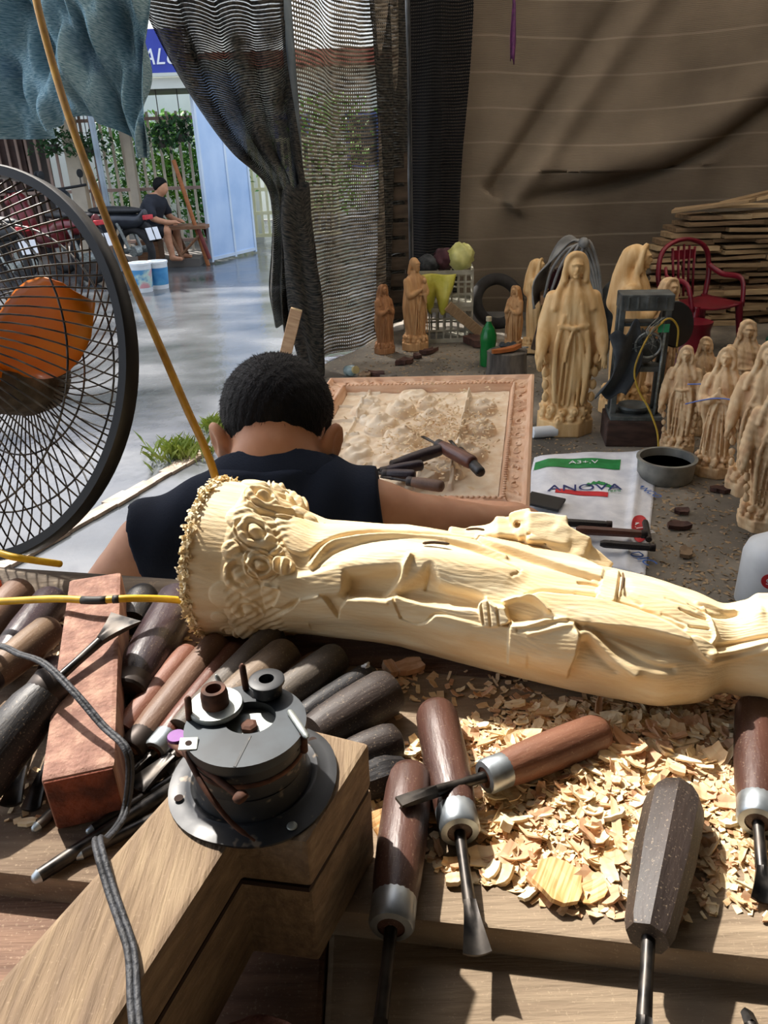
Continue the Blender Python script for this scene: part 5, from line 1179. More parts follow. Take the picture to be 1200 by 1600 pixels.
def relief(u, v):
    x = (u - .5) * (RW - .16); y = (v - .5) * (RL - .16); z = 0.0
    for bx, by, r, hh in bumps:
        d = ((x - bx) ** 2 + (y - by) ** 2) / (r * r)
        if d < 1: z = max(z, hh * .9 * (1 - d) ** .42 * (1 + .10 * sin(120 * (x - bx)) * sin(110 * (y - by)) + .10 * sin(math.sqrt(d) * 9)))
    if .06 < x < .155 and -.30 < y - .9 * (x - .1) < .30: z = max(z, .026 + .004 * sin(60 * y) * sin(70 * x))      # flat slab carved across the scene
    if abs(x - .155) < .006 and abs(y) < .32: z += .018
    z += .002 * sin(60 * x + 20 * y) * sin(50 * y - 30 * x) + .0008 * sin(160 * x) * sin(150 * y + 2)
    if x < -.16: z += .008 * (abs(math.fmod(y + 1, .12) - .06) < .004) + .008 * (abs(x + .2) < .004)
    return Vector((x, y, z))
fld = grid(relief, 190, 230); fo = obj('carved_field', fld, m_rel, rp_, smooth=4)
obj('backing', box((-RW / 2, -RL / 2, -.03), (RW / 2, RL / 2, -.006)), m_relp, rp_, bevel=.002)
def rail(L):
    """mitred frame rail along x: raised outer lip, ornamented hollow, beaded inner edge"""
    prof = [(0, -.006), (0, .030), (.008, .034), (.014, .031), (.020, .022), (.056, .020), (.060, .026), (.068, .026), (.074, .012), (.080, -.006)]; n = 150; V = []; Fc = []
    for i in range(n + 1):
        for d, z in prof:
            s = (i / n - .5) * (L - 2 * d); t = s
            zz = z + (.0055 * max(-.3, sin(62 * t + 5 * sin(30 * t) + 90 * (d - .04))) if .018 < d < .058 else 0)
            V.append((s, d, zz))
    m_ = len(prof)
    # refine the hollow so that the scrolls show
    for i in range(n):
        for k in range(m_ - 1): a = i * m_ + k; Fc.append((a, a + m_, a + m_ + 1, a + 1))
    Fc = [q[::-1] for q in Fc]; return V, Fc
for k, (L, ang, ox, oy) in enumerate(((RW, 0, 0, -RL / 2), (RL, pi / 2, RW / 2, 0), (RW, pi, 0, RL / 2), (RL, -pi / 2, -RW / 2, 0))):
    r = obj('frame_rail', rail(L), m_relp, rp_, smooth=.8, loc=(ox, oy, 0), rot=(0, 0, ang))
    g = MB(); nb = int((L - .15) / .013)
    for i in range(nb): g.add(lathe([(.0055, 0), (.0045, .003), (.0015, .0045)], 6), Matrix.Translation(((i / (nb - 1) - .5) * (L - .14), .064, .0255)))
    obj('beading', g.vf, m_relp, r, smooth=4, kind='stuff')
    for i in range(int(L / .055)):        # acanthus curls in the hollow of the rail
        s = (i + .5) / int(L / .055) - .5; s *= L - .12; sg_ = 1 if i % 2 else -1
        o = obj('scroll', tube([(s + .020 * cos(t) * (1 - t / 9), .038 + sg_ * .013 * sin(t) * (1 - t / 9), .0215) for t in np.linspace(0, 7, 16)], [.0042 - .0002 * q for q in range(16)], 6), m_relp, r, smooth=4)
# shavings and tools resting on the panel
def onrel(x, y, z): return RO_ + RX * x + RY * y + RN * z
rc = MB()
for k in range(900):
    x, y = rgn.gauss(.10, .10), rgn.gauss(-.05, .14)
    if abs(x) > .27 or abs(y) > .38: continue
    L = rgn.uniform(.003, .009); M = Matrix.Translation(onrel(x, y, .045 + rgn.uniform(-.01, .012))) @ Euler((rgn.uniform(-.5, .5), rgn.uniform(-.5, .5), rgn.uniform(0, 6))).to_matrix().to_4x4()
    rc.add(([(-L, -L * .5, 0), (L, -L * .3, 0), (L * .8, L * .4, .002), (-L * .9, L * .5, 0), (0, 0, .0025)], [(0, 1, 4), (1, 2, 4), (2, 3, 4), (3, 0, 4), (3, 2, 1, 0)]), M)
obj('panel_shavings', rc.vf, m_chip[0], label='fresh shavings scattered over the carved relief panel', cat='shavings', kind='stuff')
gp = 'chisels lying on the relief panel'
def pxrel(cx, cy, ang, L, r, lab, hm, tip=True, lift=.052):
    a = onrel(cx, cy, lift + r); d = RX * cos(ang) + RY * sin(ang); b2 = a + d * L; c2 = b2 + d * .09
    chisel(lab, a, b2, c2 if tip else None, r, hm, 'd', 'flat' if tip else None, group=gp, w=.005)
for cx, cy, an, L, r, lab, hm in ((.122, -.214, -2.44, .138, .017, 'dark chisel pointing left across the relief panel', HM_['purple']), (.216, -.302, 2.32, .140, .019, 'thick brown chisel pointing away on the relief panel', HM_['redbrown']),
                                  (.239, -.348, 2.04, .132, .014, 'slim black chisel at the right of those on the relief panel', HM_['black']), (.085, -.303, -2.75, .098, .015, 'purple-black chisel nearest the carver on the relief panel', HM_['purple']),
                                  (.074, -.365, 3.05, .075, .015, 'short dark chisel below the others on the relief panel', HM_['purple']), (.152, -.425, 2.84, .085, .015, 'brown chisel just above the carver arm on the relief panel', HM_['brown'])):
    pxrel(cx, cy, an, L, r, lab, hm)
tr = thing('trestle', 'low wooden trestle carrying the relief panel', 'trestle', (RO_.x, RO_.y, 0))
obj('top_rail', box((-.30, .20, .40), (.34, .26, .455)), mb_g, tr, bevel=.004); obj('top_rail', box((-.34, -.34, .37), (.26, -.28, .42)), mb_g, tr, bevel=.004)
for x, y, h in ((-.27, .23, .40), (.31, .23, .40), (-.31, -.31, .37), (.23, -.31, .37)): obj('leg', box((x - .025, y - .025, 0), (x + .025, y + .025, h)), mb_g, tr, bevel=.003)

# ------------------------------------------------------------------ things on the stall floor
def text(body, size, m, parent, loc, rot=(0, 0, 0), italic=0, name='lettering', ext=.0004):
    c = bpy.data.curves.new(name, 'FONT'); c.body = body; c.size = size; c.extrude = ext; c.shear = italic; c.align_x = 'CENTER'; c.align_y = 'CENTER'; c.materials.append(m)
    t_ = bpy.data.objects.new(name, c); COL.objects.link(t_); bpy.context.view_layer.update(); me = bpy.data.meshes.new_from_object(t_.evaluated_get(bpy.context.evaluated_depsgraph_get())); bpy.data.objects.remove(t_)
    if not me.materials: me.materials.append(m)
    o = bpy.data.objects.new(name, me); COL.objects.link(o); o.parent = parent; o.location = loc; o.rotation_euler = rot; return o
# feed sack
m_sack = mat('white_sack', '#cfd3dc', '#e9ecf2', rough=.5, scale=(14, 14, 14), bump=.4, bscale=60)
m_grn = mat('print_green', '#1f7a3c', '#2f9150', rough=.5, scale=(30, 30, 30)); m_redp = mat('print_red', '#b51f2a', '#cf3038', rough=.5, scale=(30, 30, 30)); m_navy = mat('print_navy', '#20306e', rough=.5); m_wht = mat('print_white', '#e8eaee', rough=.5); m_bluep = mat('print_blue', '#2b5fb0', rough=.5)
S0, S1, S2, S3 = Vector((.690, 3.24, 0)), Vector((1.245, 3.22, 0)), Vector((.845, 2.16, 0)), Vector((.47, 2.45, 0))
def sk_h(u, v): return .012 + .004 * sin(7 * u + 3 * v) * sin(5 * v + 1) + .003 * sin(17 * u - 6 * v) + .012 * math.exp(-((u - .86) / .03) ** 2) + .022 * math.exp(-((v - .02) / .05) ** 2) * u
def sk(u, v): p = S0.lerp(S1, u).lerp(S3.lerp(S2, u), v); return Vector((p.x, p.y + .03 * sin(pi * u) * (1 - v), sk_h(u, v) * (.2 + .8 * min(1, 8 * min(u, 1 - u, v + .05, 1 - v)))))
so = Vector((.85, 2.75, 0)); sack = thing('feed_sack', 'white printed feed sack lying flat on the stall floor', 'sack', so)
def patch(name, u0, u1, v0, v1, m, dz, nu=20, nv=8, shape=None):
    def f(u, v):
        uu, vv = u0 + (u1 - u0) * u, v0 + (v1 - v0) * v
        if shape: uu, vv = shape(u, v)
        p = sk(uu, vv); return Vector((p.x, p.y, p.z + dz)) - so
    o = obj(name, grid(f, nu, nv), m, sack, smooth=4); return o
o = patch('bag', 0, 1, 0, 1, m_sack, 0, 60, 60); md = o.modifiers.new('t', 'SOLIDIFY'); md.thickness = .004; md.offset = 1
patch('green_band', .02, .72, .09, .20, m_grn, .0022, 40, 8); patch('green_band', .88, .99, .05, .15, m_grn, .0022, 8, 6)
patch('red_stripe', .24, .66, .455, .50, m_redp, .0022, 24, 4)
patch('red_oval', 0, 1, 0, 1, m_redp, .0030, 14, 14, lambda u, v: (.925 + .062 * (2 * u - 1) * sqrt(max(.0, 1 - .5 * (2 * v - 1) ** 2)), .70 + .10 * (2 * v - 1) * sqrt(max(0, 1 - .5 * (2 * u - 1) ** 2))))
for k, (u, v) in enumerate(((.50, .385), (.54, .37), (.58, .365), (.62, .375), (.66, .39))):
    patch('leaf_mark', 0, 1, 0, 1, m_grn, .0030, 6, 4, lambda a, c, u=u, v=v: (u + .035 * (a - .5) + .02 * (c - .5), v + .018 * (c - .5) * sin(pi * a) * 2 + .02 * (.5 - a)))
sax = (S1 - S0).normalized(); san = atan2(sax.y, sax.x)
def lett(b, u, v, size, m, rz=0): p = sk(u, v); text(b, size, m, sack, tuple(p - so + Vector((0, 0, .0075))), (0, 0, san + rz), .2)
lett('ANOVA', .46, .43, .085, m_navy); lett('A3+.V', .42, .145, .05, m_wht); lett('feed', .70, .44, .030, m_grn)
lett('A.IVI', .925, .70, .055, m_wht, radians(-65)); lett('ANCO', .955, .40, .045, m_bluep, radians(-68)); lett('ADIC', .93, .90, .060, m_bluep, radians(-65))
# tools on the sack
gs = 'dark bars lying on the sack'
for k, (a, b2, r, lab) in enumerate((((.60, 2.50, .045), (.80, 2.46, .045), .016, 'long black chisel handle uppermost on the sack'), ((.68, 2.43, .045), (.90, 2.38, .045), .017, 'dark brown chisel handle middle of those on the sack'), ((.74, 2.33, .04), (.90, 2.29, .04), .015, 'short dark chisel handle lowest on the sack'), ((.95, 2.50, .035), (.92, 2.37, .035), .012, 'black bar standing apart on the right of the sack'))):
    chisel(lab, a, b2, None, r, HM_['black' if k != 1 else 'redbrown'], 'd', None, True, group=gs, taper=.9)
obj('black_tray', box((-.07, -.05, 0), (.07, .05, .012)), m_blk, bevel=.004, loc=(.625, 2.70, .028), rot=(.05, .05, -.5), label='thin black tray beside the relief panel corner', cat='tray')
# white plastic bottle with red badge at the right
m_wp = mat('white_plastic', '#d5dbe0', '#e8edf0', rough=.35, scale=(8, 8, 8), sub=.2, subc=(1, 1, 1))
wb = thing('plastic_bottle', 'white plastic bottle with red badge at the right edge', 'bottle', (1.16, 1.98, 0))
obj('body', lathe([(.0, 0), (.085, 0), (.095, .01), (.095, .17), (.085, .20), (.05, .225), (.03, .235), (.03, .25)], 40), m_wp, wb, smooth=.8)
obj('cap', lathe([(.034, .245), (.034, .275), (.03, .28)], 24), m_wp, wb, smooth=.7)
bd_ = obj('badge', lathe([(.024, 0), (.024, .0015)], 28), m_redp, wb, loc=(-.052, -.081, .128), rot=lookm((0, 0, 0), (-.052, -.081, .0)).to_euler())
text('g5', .026, m_wht, bd_, (0, 0, .002), (0, 0, pi))
# steel bowl with dark contents
bw_ = thing('steel_bowl', 'round grey basin of dark stain beside the sack', 'basin', (1.185, 2.965, 0))
obj('wall', lathe([(.0, .0), (.105, 0), (.112, .01), (.116, .085), (.122, .088), (.122, .094), (.108, .094), (.104, .012), (.0, .012)], 48, cap=False), mat('dull_zinc', '#6f706d', '#97978f', rough=.55, metal=.4, scale=(14, 14, 14), rvar=.1), bw_, smooth=.7)
obj('stain', lathe([(.0, .060), (.107, .060)], 40), mat('dark_stain', '#2c1216', '#3a181c', rough=.25, scale=(9, 9, 9)), bw_)
obj('white_tube', lathe([(.0, 0), (.026, 0), (.028, .002), (.028, .118), (.024, .12), (.024, .01), (0, .01)], 28, cap=False), m_wp, smooth=.7, loc=(.73, 3.50, .028), rot=(0, radians(90), .1), label='short white plastic tube lying by the tall golden statue', cat='tube')
# iron press with frame, motor and cables
pr = thing('iron_press', 'old upright iron press frame with motor beside the golden statues', 'press', (1.18, 3.43, 0), (0, 0, radians(-8)))
m_pi = mat('press_iron', '#3d4142', '#6d7271', rough=.6, metal=.5, scale=(16, 16, 16), c3='#525756', rvar=.15)
obj('wooden_foot', box((-.125, -.10, 0), (.125, .10, .125)), mat('press_foot', '#2c1d17', '#4a342b', rough=.85, scale=(10, 40, 40), bump=.5), pr, bevel=.006)
obj('base_plate', box((-.115, -.095, .125), (.115, .095, .145)), m_pi, pr, bevel=.004)
obj('base_bowl', lathe([(.0, .145), (.06, .145), (.075, .165), (.07, .175), (.05, .16), (0, .158)], 28), m_pi, pr, smooth=.8)
for s in (-1, 1):
    obj('upright', box((s * .098 - .012, -.05, .14), (s * .098 + .012, -.02, .64)), m_pi, pr, bevel=.003); obj('upright', box((s * .098 - .012, .03, .14), (s * .098 + .012, .06, .64)), m_pi, pr, bevel=.003)
obj('head_block', box((-.112, -.065, .615), (.112, .07, .685)), m_pi, pr, bevel=.006)
for k in range(5): obj('head_rib', box((-.085 + .04 * k, -.070, .625), (-.077 + .04 * k, -.064, .675)), m_pi, pr, bevel=.001)
obj('cross_bar', box((-.10, -.045, .34), (.10, .05, .365)), m_pi, pr, bevel=.004); obj('cross_bar', box((-.10, -.045, .545), (.10, .05, .56)), m_pi, pr, bevel=.004)
obj('motor', lathe([(.0, 0), (.055, 0), (.066, .012), (.066, .095), (.05, .115), (0, .115)], 28), m_pi, pr, smooth=.7, loc=(.01, -.055, .445), rot=(radians(-90), 0, 0))
for k in range(10): a = 2 * pi * k / 10; obj('motor_fin', box((-.003, .060, .01), (.003, .074, .10)), m_pi, pr, loc=(.01, -.055, .445), rot=(radians(-90), 0, 0)).rotation_euler = (Matrix.Rotation(radians(-90), 3, 'X') @ Matrix.Rotation(a, 3, 'Z')).to_euler()
obj('hand_ring', tube([(.02 + .055 * cos(t), -.075, .47 + .055 * sin(t)) for t in np.linspace(0, 2 * pi, 28, endpoint=False)], .005, 8, closed=True), mgalv, pr, smooth=4)
obj('tie_rod', tube([(.085, -.06, .14), (.088, -.06, .54)], .006, 8), mgalv, pr, smooth=4)
obj('tag', box((-.024, -.002, -.018), (.024, .002, .018)), mat('green_tag', '#1f8a5a', '#2c9c6a', rough=.5, scale=(20, 20, 20)), pr, bevel=.001, loc=(.075, -.082, .545))
myw = mat('yellow_lead', '#a88a2c', '#c9a93f', rough=.5, scale=(40, 40, 40))
obj('lead', tube(catmull([(.02, -.06, .50), (.06, -.09, .57), (.10, -.08, .585), (.14, -.06, .54), (.145, -.06, .46)], 6), .0045, 8), myw, pr, smooth=4)
obj('lead', tube(catmull([(.07, -.09, .575), (.02, -.10, .53), (-.02, -.11, .44), (-.035, -.12, .36), (-.01, -.13, .28), (.04, -.15, .20), (.085, -.16, .10), (.10, -.17, .01)], 6), .0045, 8), myw, pr, smooth=4)
obj('lead', tube(catmull([(.10, -.17, .008), (.02, -.19, .008), (-.10, -.21, .008), (-.22, -.28, .008), (-.30, -.35, .008)], 6), .0045, 8), myw, pr, smooth=4)
for k in range(9): obj('loose_wire', tube(catmull([(.07 + U(-.02, .02), -.07, .59), (.05 + U(-.06, .03), -.10 + U(-.02, .02), .54), (.0 + U(-.06, .06), -.09, .49), (-.02 + U(-.04, .08), -.08, .46 + U(-.04, .04))], 4), .0016, 5), mgalv if k % 2 else m_pi, pr, smooth=4)
# dark guards beside the press
m_grey_cl = mat('dusty_dark_cloth', '#1e2226', '#43474a', rough=.9, scale=(9, 9, 9), bump=.5)
def rag(u, v): return Vector((-.15 + .13 * u - .05 * v + .05 * sin(3 * v), -.06 - .03 * sin(5 * u + 3 * v), .52 + .05 * u - (.28 + .04 * u) * v + .02 * sin(9 * u)))
o = obj('dust_cloth', grid(rag, 16, 18), m_grey_cl, smooth=4, loc=(1.16, 3.40, 0), label='dusty dark cloth hanging on the left of the iron press', cat='cloth'); o.modifiers.new('t', 'SOLIDIFY').thickness = .006
obj('dark_disc', lathe([(.0, 0), (.10, 0), (.105, .004), (.10, .012), (.02, .02), (0, .02)], 36), m_blk, smooth=.7, loc=(1.36, 3.52, .52), rot=(radians(75), 0, .4), label='black round guard on the right of the iron press', cat='guard')
# green bottle on floor, chopping stump with debris
gb = thing('green_bottle', 'green plastic drink bottle standing by the stump', 'bottle', (.70, 4.86, 0))
m_gpl = mat('green_plastic', '#0f7a35', '#1c9145', rough=.2, scale=(6, 6, 6), trans=.35)
obj('body', lathe([(0, 0), (.045, 0), (.052, .01), (.052, .10), (.048, .13), (.053, .16), (.052, .20), (.035, .245), (.016, .275), (.016, .295)], 28), m_gpl, gb, smooth=.9); obj('cap', lathe([(.018, .285), (.018, .31), (.015, .313)], 20), mat('cap_tan', '#b5a98c', rough=.5), gb, smooth=.7)
stp = thing('wood_stump', 'grey weathered chopping stump between bottle and golden statue', 'stump', (.785, 4.62, 0))
m_stump = mat('stump_bark', '#39342f', '#6d665d', rough=.9, scale=(24, 24, 5), bump=.9, bscale=60); v_, f_ = lathe([(.125, 0), (.12, .05), (.118, .12), (.12, .15), (.112, .156), (0, .157)], 30)
obj('trunk', ([(x * (1 + .05 * sin(7 * atan2(y, x))), y * (1 + .05 * sin(7 * atan2(y, x) + 1)), z) for x, y, z in v_], f_), m_stump, stp, smooth=.8)
obj('top', lathe([(.110, .156), (0, .160)], 26), m_stump, stp)
m_or = carve_mat('orange_offcut', '#8d4f26', '#b56c38', '#a25f30')
obj('wood_offcut', chip_mesh(rg, .17, .045, .022, .08), m_or, loc=(.765, 4.55, .165), rot=(0, -.1, .25), label='orange wedge of wood on the grey stump', cat='offcut')
obj('chisel_iron', box((-.07, -.012, 0), (.07, .012, .008)), mgalv, bevel=.002, loc=(.85, 4.60, .172), rot=(0, -.15, -1.0), label='short grey chisel iron lying on the stump', cat='tool')
obj('rag_scrap', grid(lambda u, v: Vector((.10 * (u - .5), .08 * (v - .5), .02 + .015 * sin(9 * u) * sin(7 * v))), 8, 8), m_grey_cl, smooth=4, loc=(.79, 4.63, .168), label='grey crumpled scrap behind the wedge on the stump', cat='rag').modifiers.new('t', 'SOLIDIFY').thickness = .012
# wrapped bench saw
sw = thing('bench_saw', 'old bench saw with dark toothed blade wrapped in grey sheet', 'saw', (1.19, 4.98, 0), (0, 0, -.15))
m_swd = mat('saw_board', '#8b6a4c', '#ab8a68', rough=.8, scale=(8, 40, 40)); m_sheet = mat('grey_sheet', '#5d5f60', '#9b9c9a', rough=.45, scale=(7, 7, 7), bump=.6, bscale=30)
obj('side_board', box((-.20, -.02, .02), (.06, .02, .30)), mat('saw_case', '#4a3c33', '#6b594c', rough=.85, scale=(20, 20, 20)), sw, bevel=.006, rot=(0, .22, 0)); obj('table_board', box((-.15, -.10, .36), (.04, .10, .42)), m_swd, sw, bevel=.006)
obj('stand', box((-.08, .03, 0), (.16, .16, .36)), m_pi, sw, bevel=.01)
N = 36; sb_ = [((.105 if k % 2 else .092) * cos(2 * pi * k / (2 * N)), (.105 if k % 2 else .092) * sin(2 * pi * k / (2 * N))) for k in range(2 * N)]
obj('saw_blade', prism(sb_, -.002, .002), mat('saw_steel', '#33181e', '#4a2329', rough=.5, metal=.4, scale=(30, 30, 30)), sw, loc=(-.02, -.12, .50), rot=(radians(90), 0, radians(12)))
def hood(u, v):
    a = pi * (u * 1.1 - .05); r = .17 + .02 * sin(11 * u + 4 * v); return Vector((.04 - r * cos(a) * (1 + .35 * (1 - v) * cos(a)), -.13 + .30 * v, .40 + (.34 * sin(a)) + .015 * sin(17 * u - 6 * v)))
o = obj('wrap_sheet', grid(hood, 30, 14), m_sheet, sw, smooth=4); o.modifiers.new('t', 'SOLIDIFY').thickness = .008
for k in range(4): obj('hose', tube(catmull([(-.13 + .03 * k, -.15, .42), (-.09 + .05 * k, -.17, .60 + .02 * k), (.02 + .03 * k, -.16, .72 + .01 * k), (.12 + .02 * k, -.14, .60), (.19 + .01 * k, -.13, .40)], 5), .009, 8), m_sheet, sw, smooth=4)
obj('knob', lathe([(.0, 0), (.03, .004), (.032, .02), (.02, .035), (0, .038)], 18), m_sheet, sw, smooth=.8, loc=(.08, -.16, .735), rot=(1.2, 0, 0))
# crates with bags
def crate(name, lab, loc, rz, sx, sy, sz, m):
    c = thing(name, lab, 'crate', loc, (0, 0, rz), 'plastic crates at the back'); t = .012
    obj('floor_panel', box((-sx / 2, -sy / 2, 0), (sx / 2, sy / 2, t)), m, c)
    for s in (-1, 1):
        for z in (0, sz * .33, sz * .66, sz - .03):
            obj('rail', box((-sx / 2, s * sy / 2 - t / 2, z), (sx / 2, s * sy / 2 + t / 2, z + (.03 if z > sz * .8 or z == 0 else .012))), m, c); obj('rail', box((s * sx / 2 - t / 2, -sy / 2, z), (s * sx / 2 + t / 2, sy / 2, z + (.03 if z > sz * .8 or z == 0 else .012))), m, c)
        for k in range(10): x = -sx / 2 + sx * k / 9; obj('slat', box((x - .006, s * sy / 2 - t / 3, 0), (x + .006, s * sy / 2 + t / 3, sz)), m, c)
        for k in range(7): y = -sy / 2 + sy * k / 6; obj('slat', box((s * sx / 2 - t / 3, y - .006, 0), (s * sx / 2 + t / 3, y + .006, sz)), m, c)
    return c
m_cr = mat('crate_plastic', '#8c8a7c', '#a9a697', rough=.6, scale=(14, 14, 14)); 
crate('plastic_crate', 'dusty grey-white slatted crate on the floor at the back', (.44, 5.68, 0), .05, .46, .30, .25, m_cr); crate('plastic_crate', 'dusty slatted crate stacked on top, full of bags', (.47, 5.70, .25), -.08, .44, .30, .25, m_cr)
def bag(lab, c, r, m, seed, cat_='bag', name='plastic_bag'):
    rr = random.Random(seed); ph = [rr.uniform(0, 6) for _ in range(6)]
    v, f = lathe([(sin(pi * (k + .5) / 14.5) if k else .02, -cos(pi * k / 14)) for k in range(15)], 26, cap=True)
    v = [((x * r[0]) * (1 + .18 * sin(5 * x + 4 * z + ph[0]) * sin(6 * y + ph[1]) + .08 * sin(13 * y + 9 * z + ph[2])), (y * r[1]) * (1 + .16 * sin(4 * z + ph[3] + 5 * x)), z * r[2] * (1 + .15 * sin(6 * x + 5 * y + ph[4]))) for x, y, z in v]
    return obj(name, (v, f), m, smooth=4, loc=c, label=lab, cat=cat_)
m_yb = mat('yellow_bag', '#b3b03a', '#d0cb62', rough=.35, scale=(9, 9, 9), bump=.8, bscale=40, sub=.1, subc=(1, 1, .3)); m_pb = mat('pale_bag', '#b9bb6a', '#d9d992', rough=.3, scale=(9, 9, 9), bump=.8, bscale=40)
bag('pale yellow plastic bag on top of the crates', (.60, 5.64, .58), (.09, .06, .09), m_pb, 3); bag('maroon bundle in the upper crate', (.49, 5.70, .56), (.08, .09, .07), mat('maroon_cloth', '#3a1f24', '#55303a', rough=.8, scale=(9, 9, 9)), 5, 'bundle', 'cloth_bundle'); bag('dark grey tool bag at the left of the upper crate', (.37, 5.69, .53), (.085, .10, .06), m_grey_cl, 8, 'bag', 'tool_bag')
def ybag(u, v): return Vector((.24 * (u - .5) * (1 - .35 * v), -.17 - .035 * sin(3 + 6 * u) - .03 * sin(pi * v), -.05 - (.20 + .07 * sin(11 * u)) * v))
o = obj('plastic_bag', grid(ybag, 24, 14), m_yb, smooth=4, loc=(.43, 5.68, .53), label='yellow plastic bag hanging over the front of the upper crate', cat='bag'); o.modifiers.new('t', 'SOLIDIFY').thickness = .012
# bamboo rack, plank, tyre, red scrap by the crates
obj('leaning_plank', box((-.035, -.012, 0), (.035, .012, .42)), carve_mat('plank_tan', '#8d7458', '#ab9272', '#9c8365'), bevel=.003, loc=(.80, 5.55, .01), rot=(.25, -.85, 0), label='tan plank leaning beside the crates', cat='plank')
obj('rubber_tyre', tube([(.17 * cos(t), .17 * sin(t), 0) for t in np.linspace(0, 2 * pi, 36, endpoint=False)], .045, 12, closed=True), mat('tyre', '#1d1d1e', '#343333', rough=.85, scale=(9, 9, 9)), smooth=4, loc=(.93, 6.02, .19), rot=(radians(68), 0, .2), label='black tyre leaning on the backdrop', cat='tyre')
rk = thing('slat_rack', 'dark wooden slat rack standing in the back corner', 'rack', (.17, 5.95, 0))
for k in range(9): obj('slat', box((-.07, -.01, .10 + .12 * k), (.08, .01, .19 + .12 * k)), mat('rack_wood', '#3b3128', '#564a3e', rough=.9, scale=(6, 30, 30)), rk, bevel=.002)
for s in (-.06, .07): obj('post', box((s - .012, .01, 0), (s + .012, .03, 1.25)), mat('rack_wood', '#3b3128', '#564a3e'), rk)
# red plastic chair
m_rc = mat('red_chair', '#5d0d1c', '#7c1427', rough=.35, scale=(6, 6, 6), rvar=.08)
ch = thing('plastic_chair', 'dark red plastic chair with slatted back before the woodpile', 'chair', (2.10, 5.05, 0), (0, 0, radians(18)))
obj('seat', grid(lambda u, v: Vector((.36 * (u - .5), .36 * (v - .5), .33 - .02 * sin(pi * u))), 12, 12), m_rc, ch, smooth=4).modifiers.new('t', 'SOLIDIFY').thickness = .012
for sx in (-1, 1):
    for sy in (-1, 1): obj('leg', tube([(sx * .16, sy * .16, .33), (sx * .20, sy * .20, .0)], [.024, .018], 8), m_rc, ch, smooth=.9)
    obj('armrest', tube(catmull([(sx * .19, -.16, .30), (sx * .21, -.10, .46), (sx * .21, .08, .47), (sx * .17, .17, .52)], 5), .018, 8, flat=.6), m_rc, ch, smooth=4)
arch = catmull([(-.17, .17, .32), (-.20, .20, .48), (-.16, .225, .63), (0, .235, .685), (.16, .225, .63), (.20, .20, .48), (.17, .17, .32)], 6)
obj('back_frame', tube(arch, .020, 10, flat=.7), m_rc, ch, smooth=4)
for k in range(5): x = -.08 + .04 * k; obj('back_slat', tube([(x * .9, .175, .33), (x, .205, .48), (x * 1.1, .232, .655 - abs(x) * .25)], .0125, 8, flat=.4), m_rc, ch, smooth=4)
obj('back_panel', box((-.09, .222, .56), (.09, .236, .62)), m_rc, ch, bevel=.004)
obj('low_red_stool', lathe([(.15, 0), (.13, .02), (.11, .22), (.12, .26), (.12, .27), (0, .27)], 24), m_rc, smooth=.7, loc=(1.93, 4.72, 0), label='maroon plastic stool in front of the red chair', cat='stool')
# woodpile: every plank its own piece
m_pl = [carve_mat('offcut_a', '#8b7357', '#b39a78', '#9f8767', scale=(6, 40, 40)), carve_mat('offcut_b', '#6d5943', '#937b5f', '#806a51', scale=(6, 40, 40)), carve_mat('offcut_c', '#a58c6a', '#c9b18c', '#b79f7b', scale=(6, 40, 40))]
wp = thing('woodpile', 'tall pile of pale offcut boards stacked at the back right', 'woodpile', (2.6, 5.95, 0)); rw = random.Random(9)
for layer in range(19):
    z = .012 + layer * .041; x = -.62 + max(0, layer - 11) * .035 + rw.uniform(-.02, .05)
    while x < .66:
        L = min(.92 - x, rw.uniform(.18, .55)); th = rw.uniform(.020, .036); dp = rw.uniform(.20, .34)
        pts = [(0, -dp / 2 + rw.uniform(-.03, .03)), (L, -dp / 2 + rw.uniform(-.05, .05)), (L + rw.uniform(-.03, .03), dp / 2), (0, dp / 2)]
        obj('offcut', prism(pts, 0, th), m_pl[rw.randrange(3)], wp, loc=(x, rw.uniform(-.06, .03), z), rot=(rw.uniform(-.05, .05), rw.uniform(-.04, .04), rw.uniform(-.1, .1))); x += L * rw.uniform(.82, 1.1) + .01
for k in range(9): obj('offcut', prism([(0, -.05), (.5, -.03), (.55, .04), (.02, .05)], 0, .02), m_pl[k % 3], wp, loc=(-.45 + .12 * k, -.05, .80 + .012 * k * (k < 8)), rot=(rw.uniform(-.1, .1), rw.uniform(-.2, .05), rw.uniform(-.5, .5)))
bag('green sack at the right edge by the rough statues', (2.32, 4.2, .30), (.16, .12, .22), mat('green_sack', '#1d4a33', '#2c6144', rough=.7, scale=(20, 20, 20), bump=.6, bscale=80), 13, 'sack', 'green_sack')
obj('sack_stand', box((-.18, -.14, 0), (.18, .14, .10)), mdark, loc=(2.32, 4.2, 0), bevel=.006, label='dark low box under the green sack', cat='box')
# clutter behind the statues
bag('grey wrapped bundle behind the profile statue', (1.62, 5.2, .22), (.16, .12, .22), m_grey_cl, 17, 'bundle', 'cloth_bundle')
obj('ribbed_drum', lathe([(0, 0), (.10, 0)] + [(.11 - .012 * (k % 2), .02 * k + .02) for k in range(24)] + [(.09, .50), (0, .50)], 24), mdark, loc=(1.78, 5.45, 0), label='dark round drum behind the profile statue', cat='drum', smooth=.8)
st_ = thing('wood_stake', 'tan squared stake leaning against the tied net', 'stake', (-.62, 4.58, 0)); obj('shaft', box((-.035, -.02, .0), (.035, .02, .47)), carve_mat('stake_wood', '#a58463', '#c4a582', '#b59373'), st_, bevel=.003, rot=(0, .32, 0)); obj('cut_end', box((-.033, -.018, .465), (.033, .018, .476)), m_pl[2], st_, rot=(0, .32, 0))
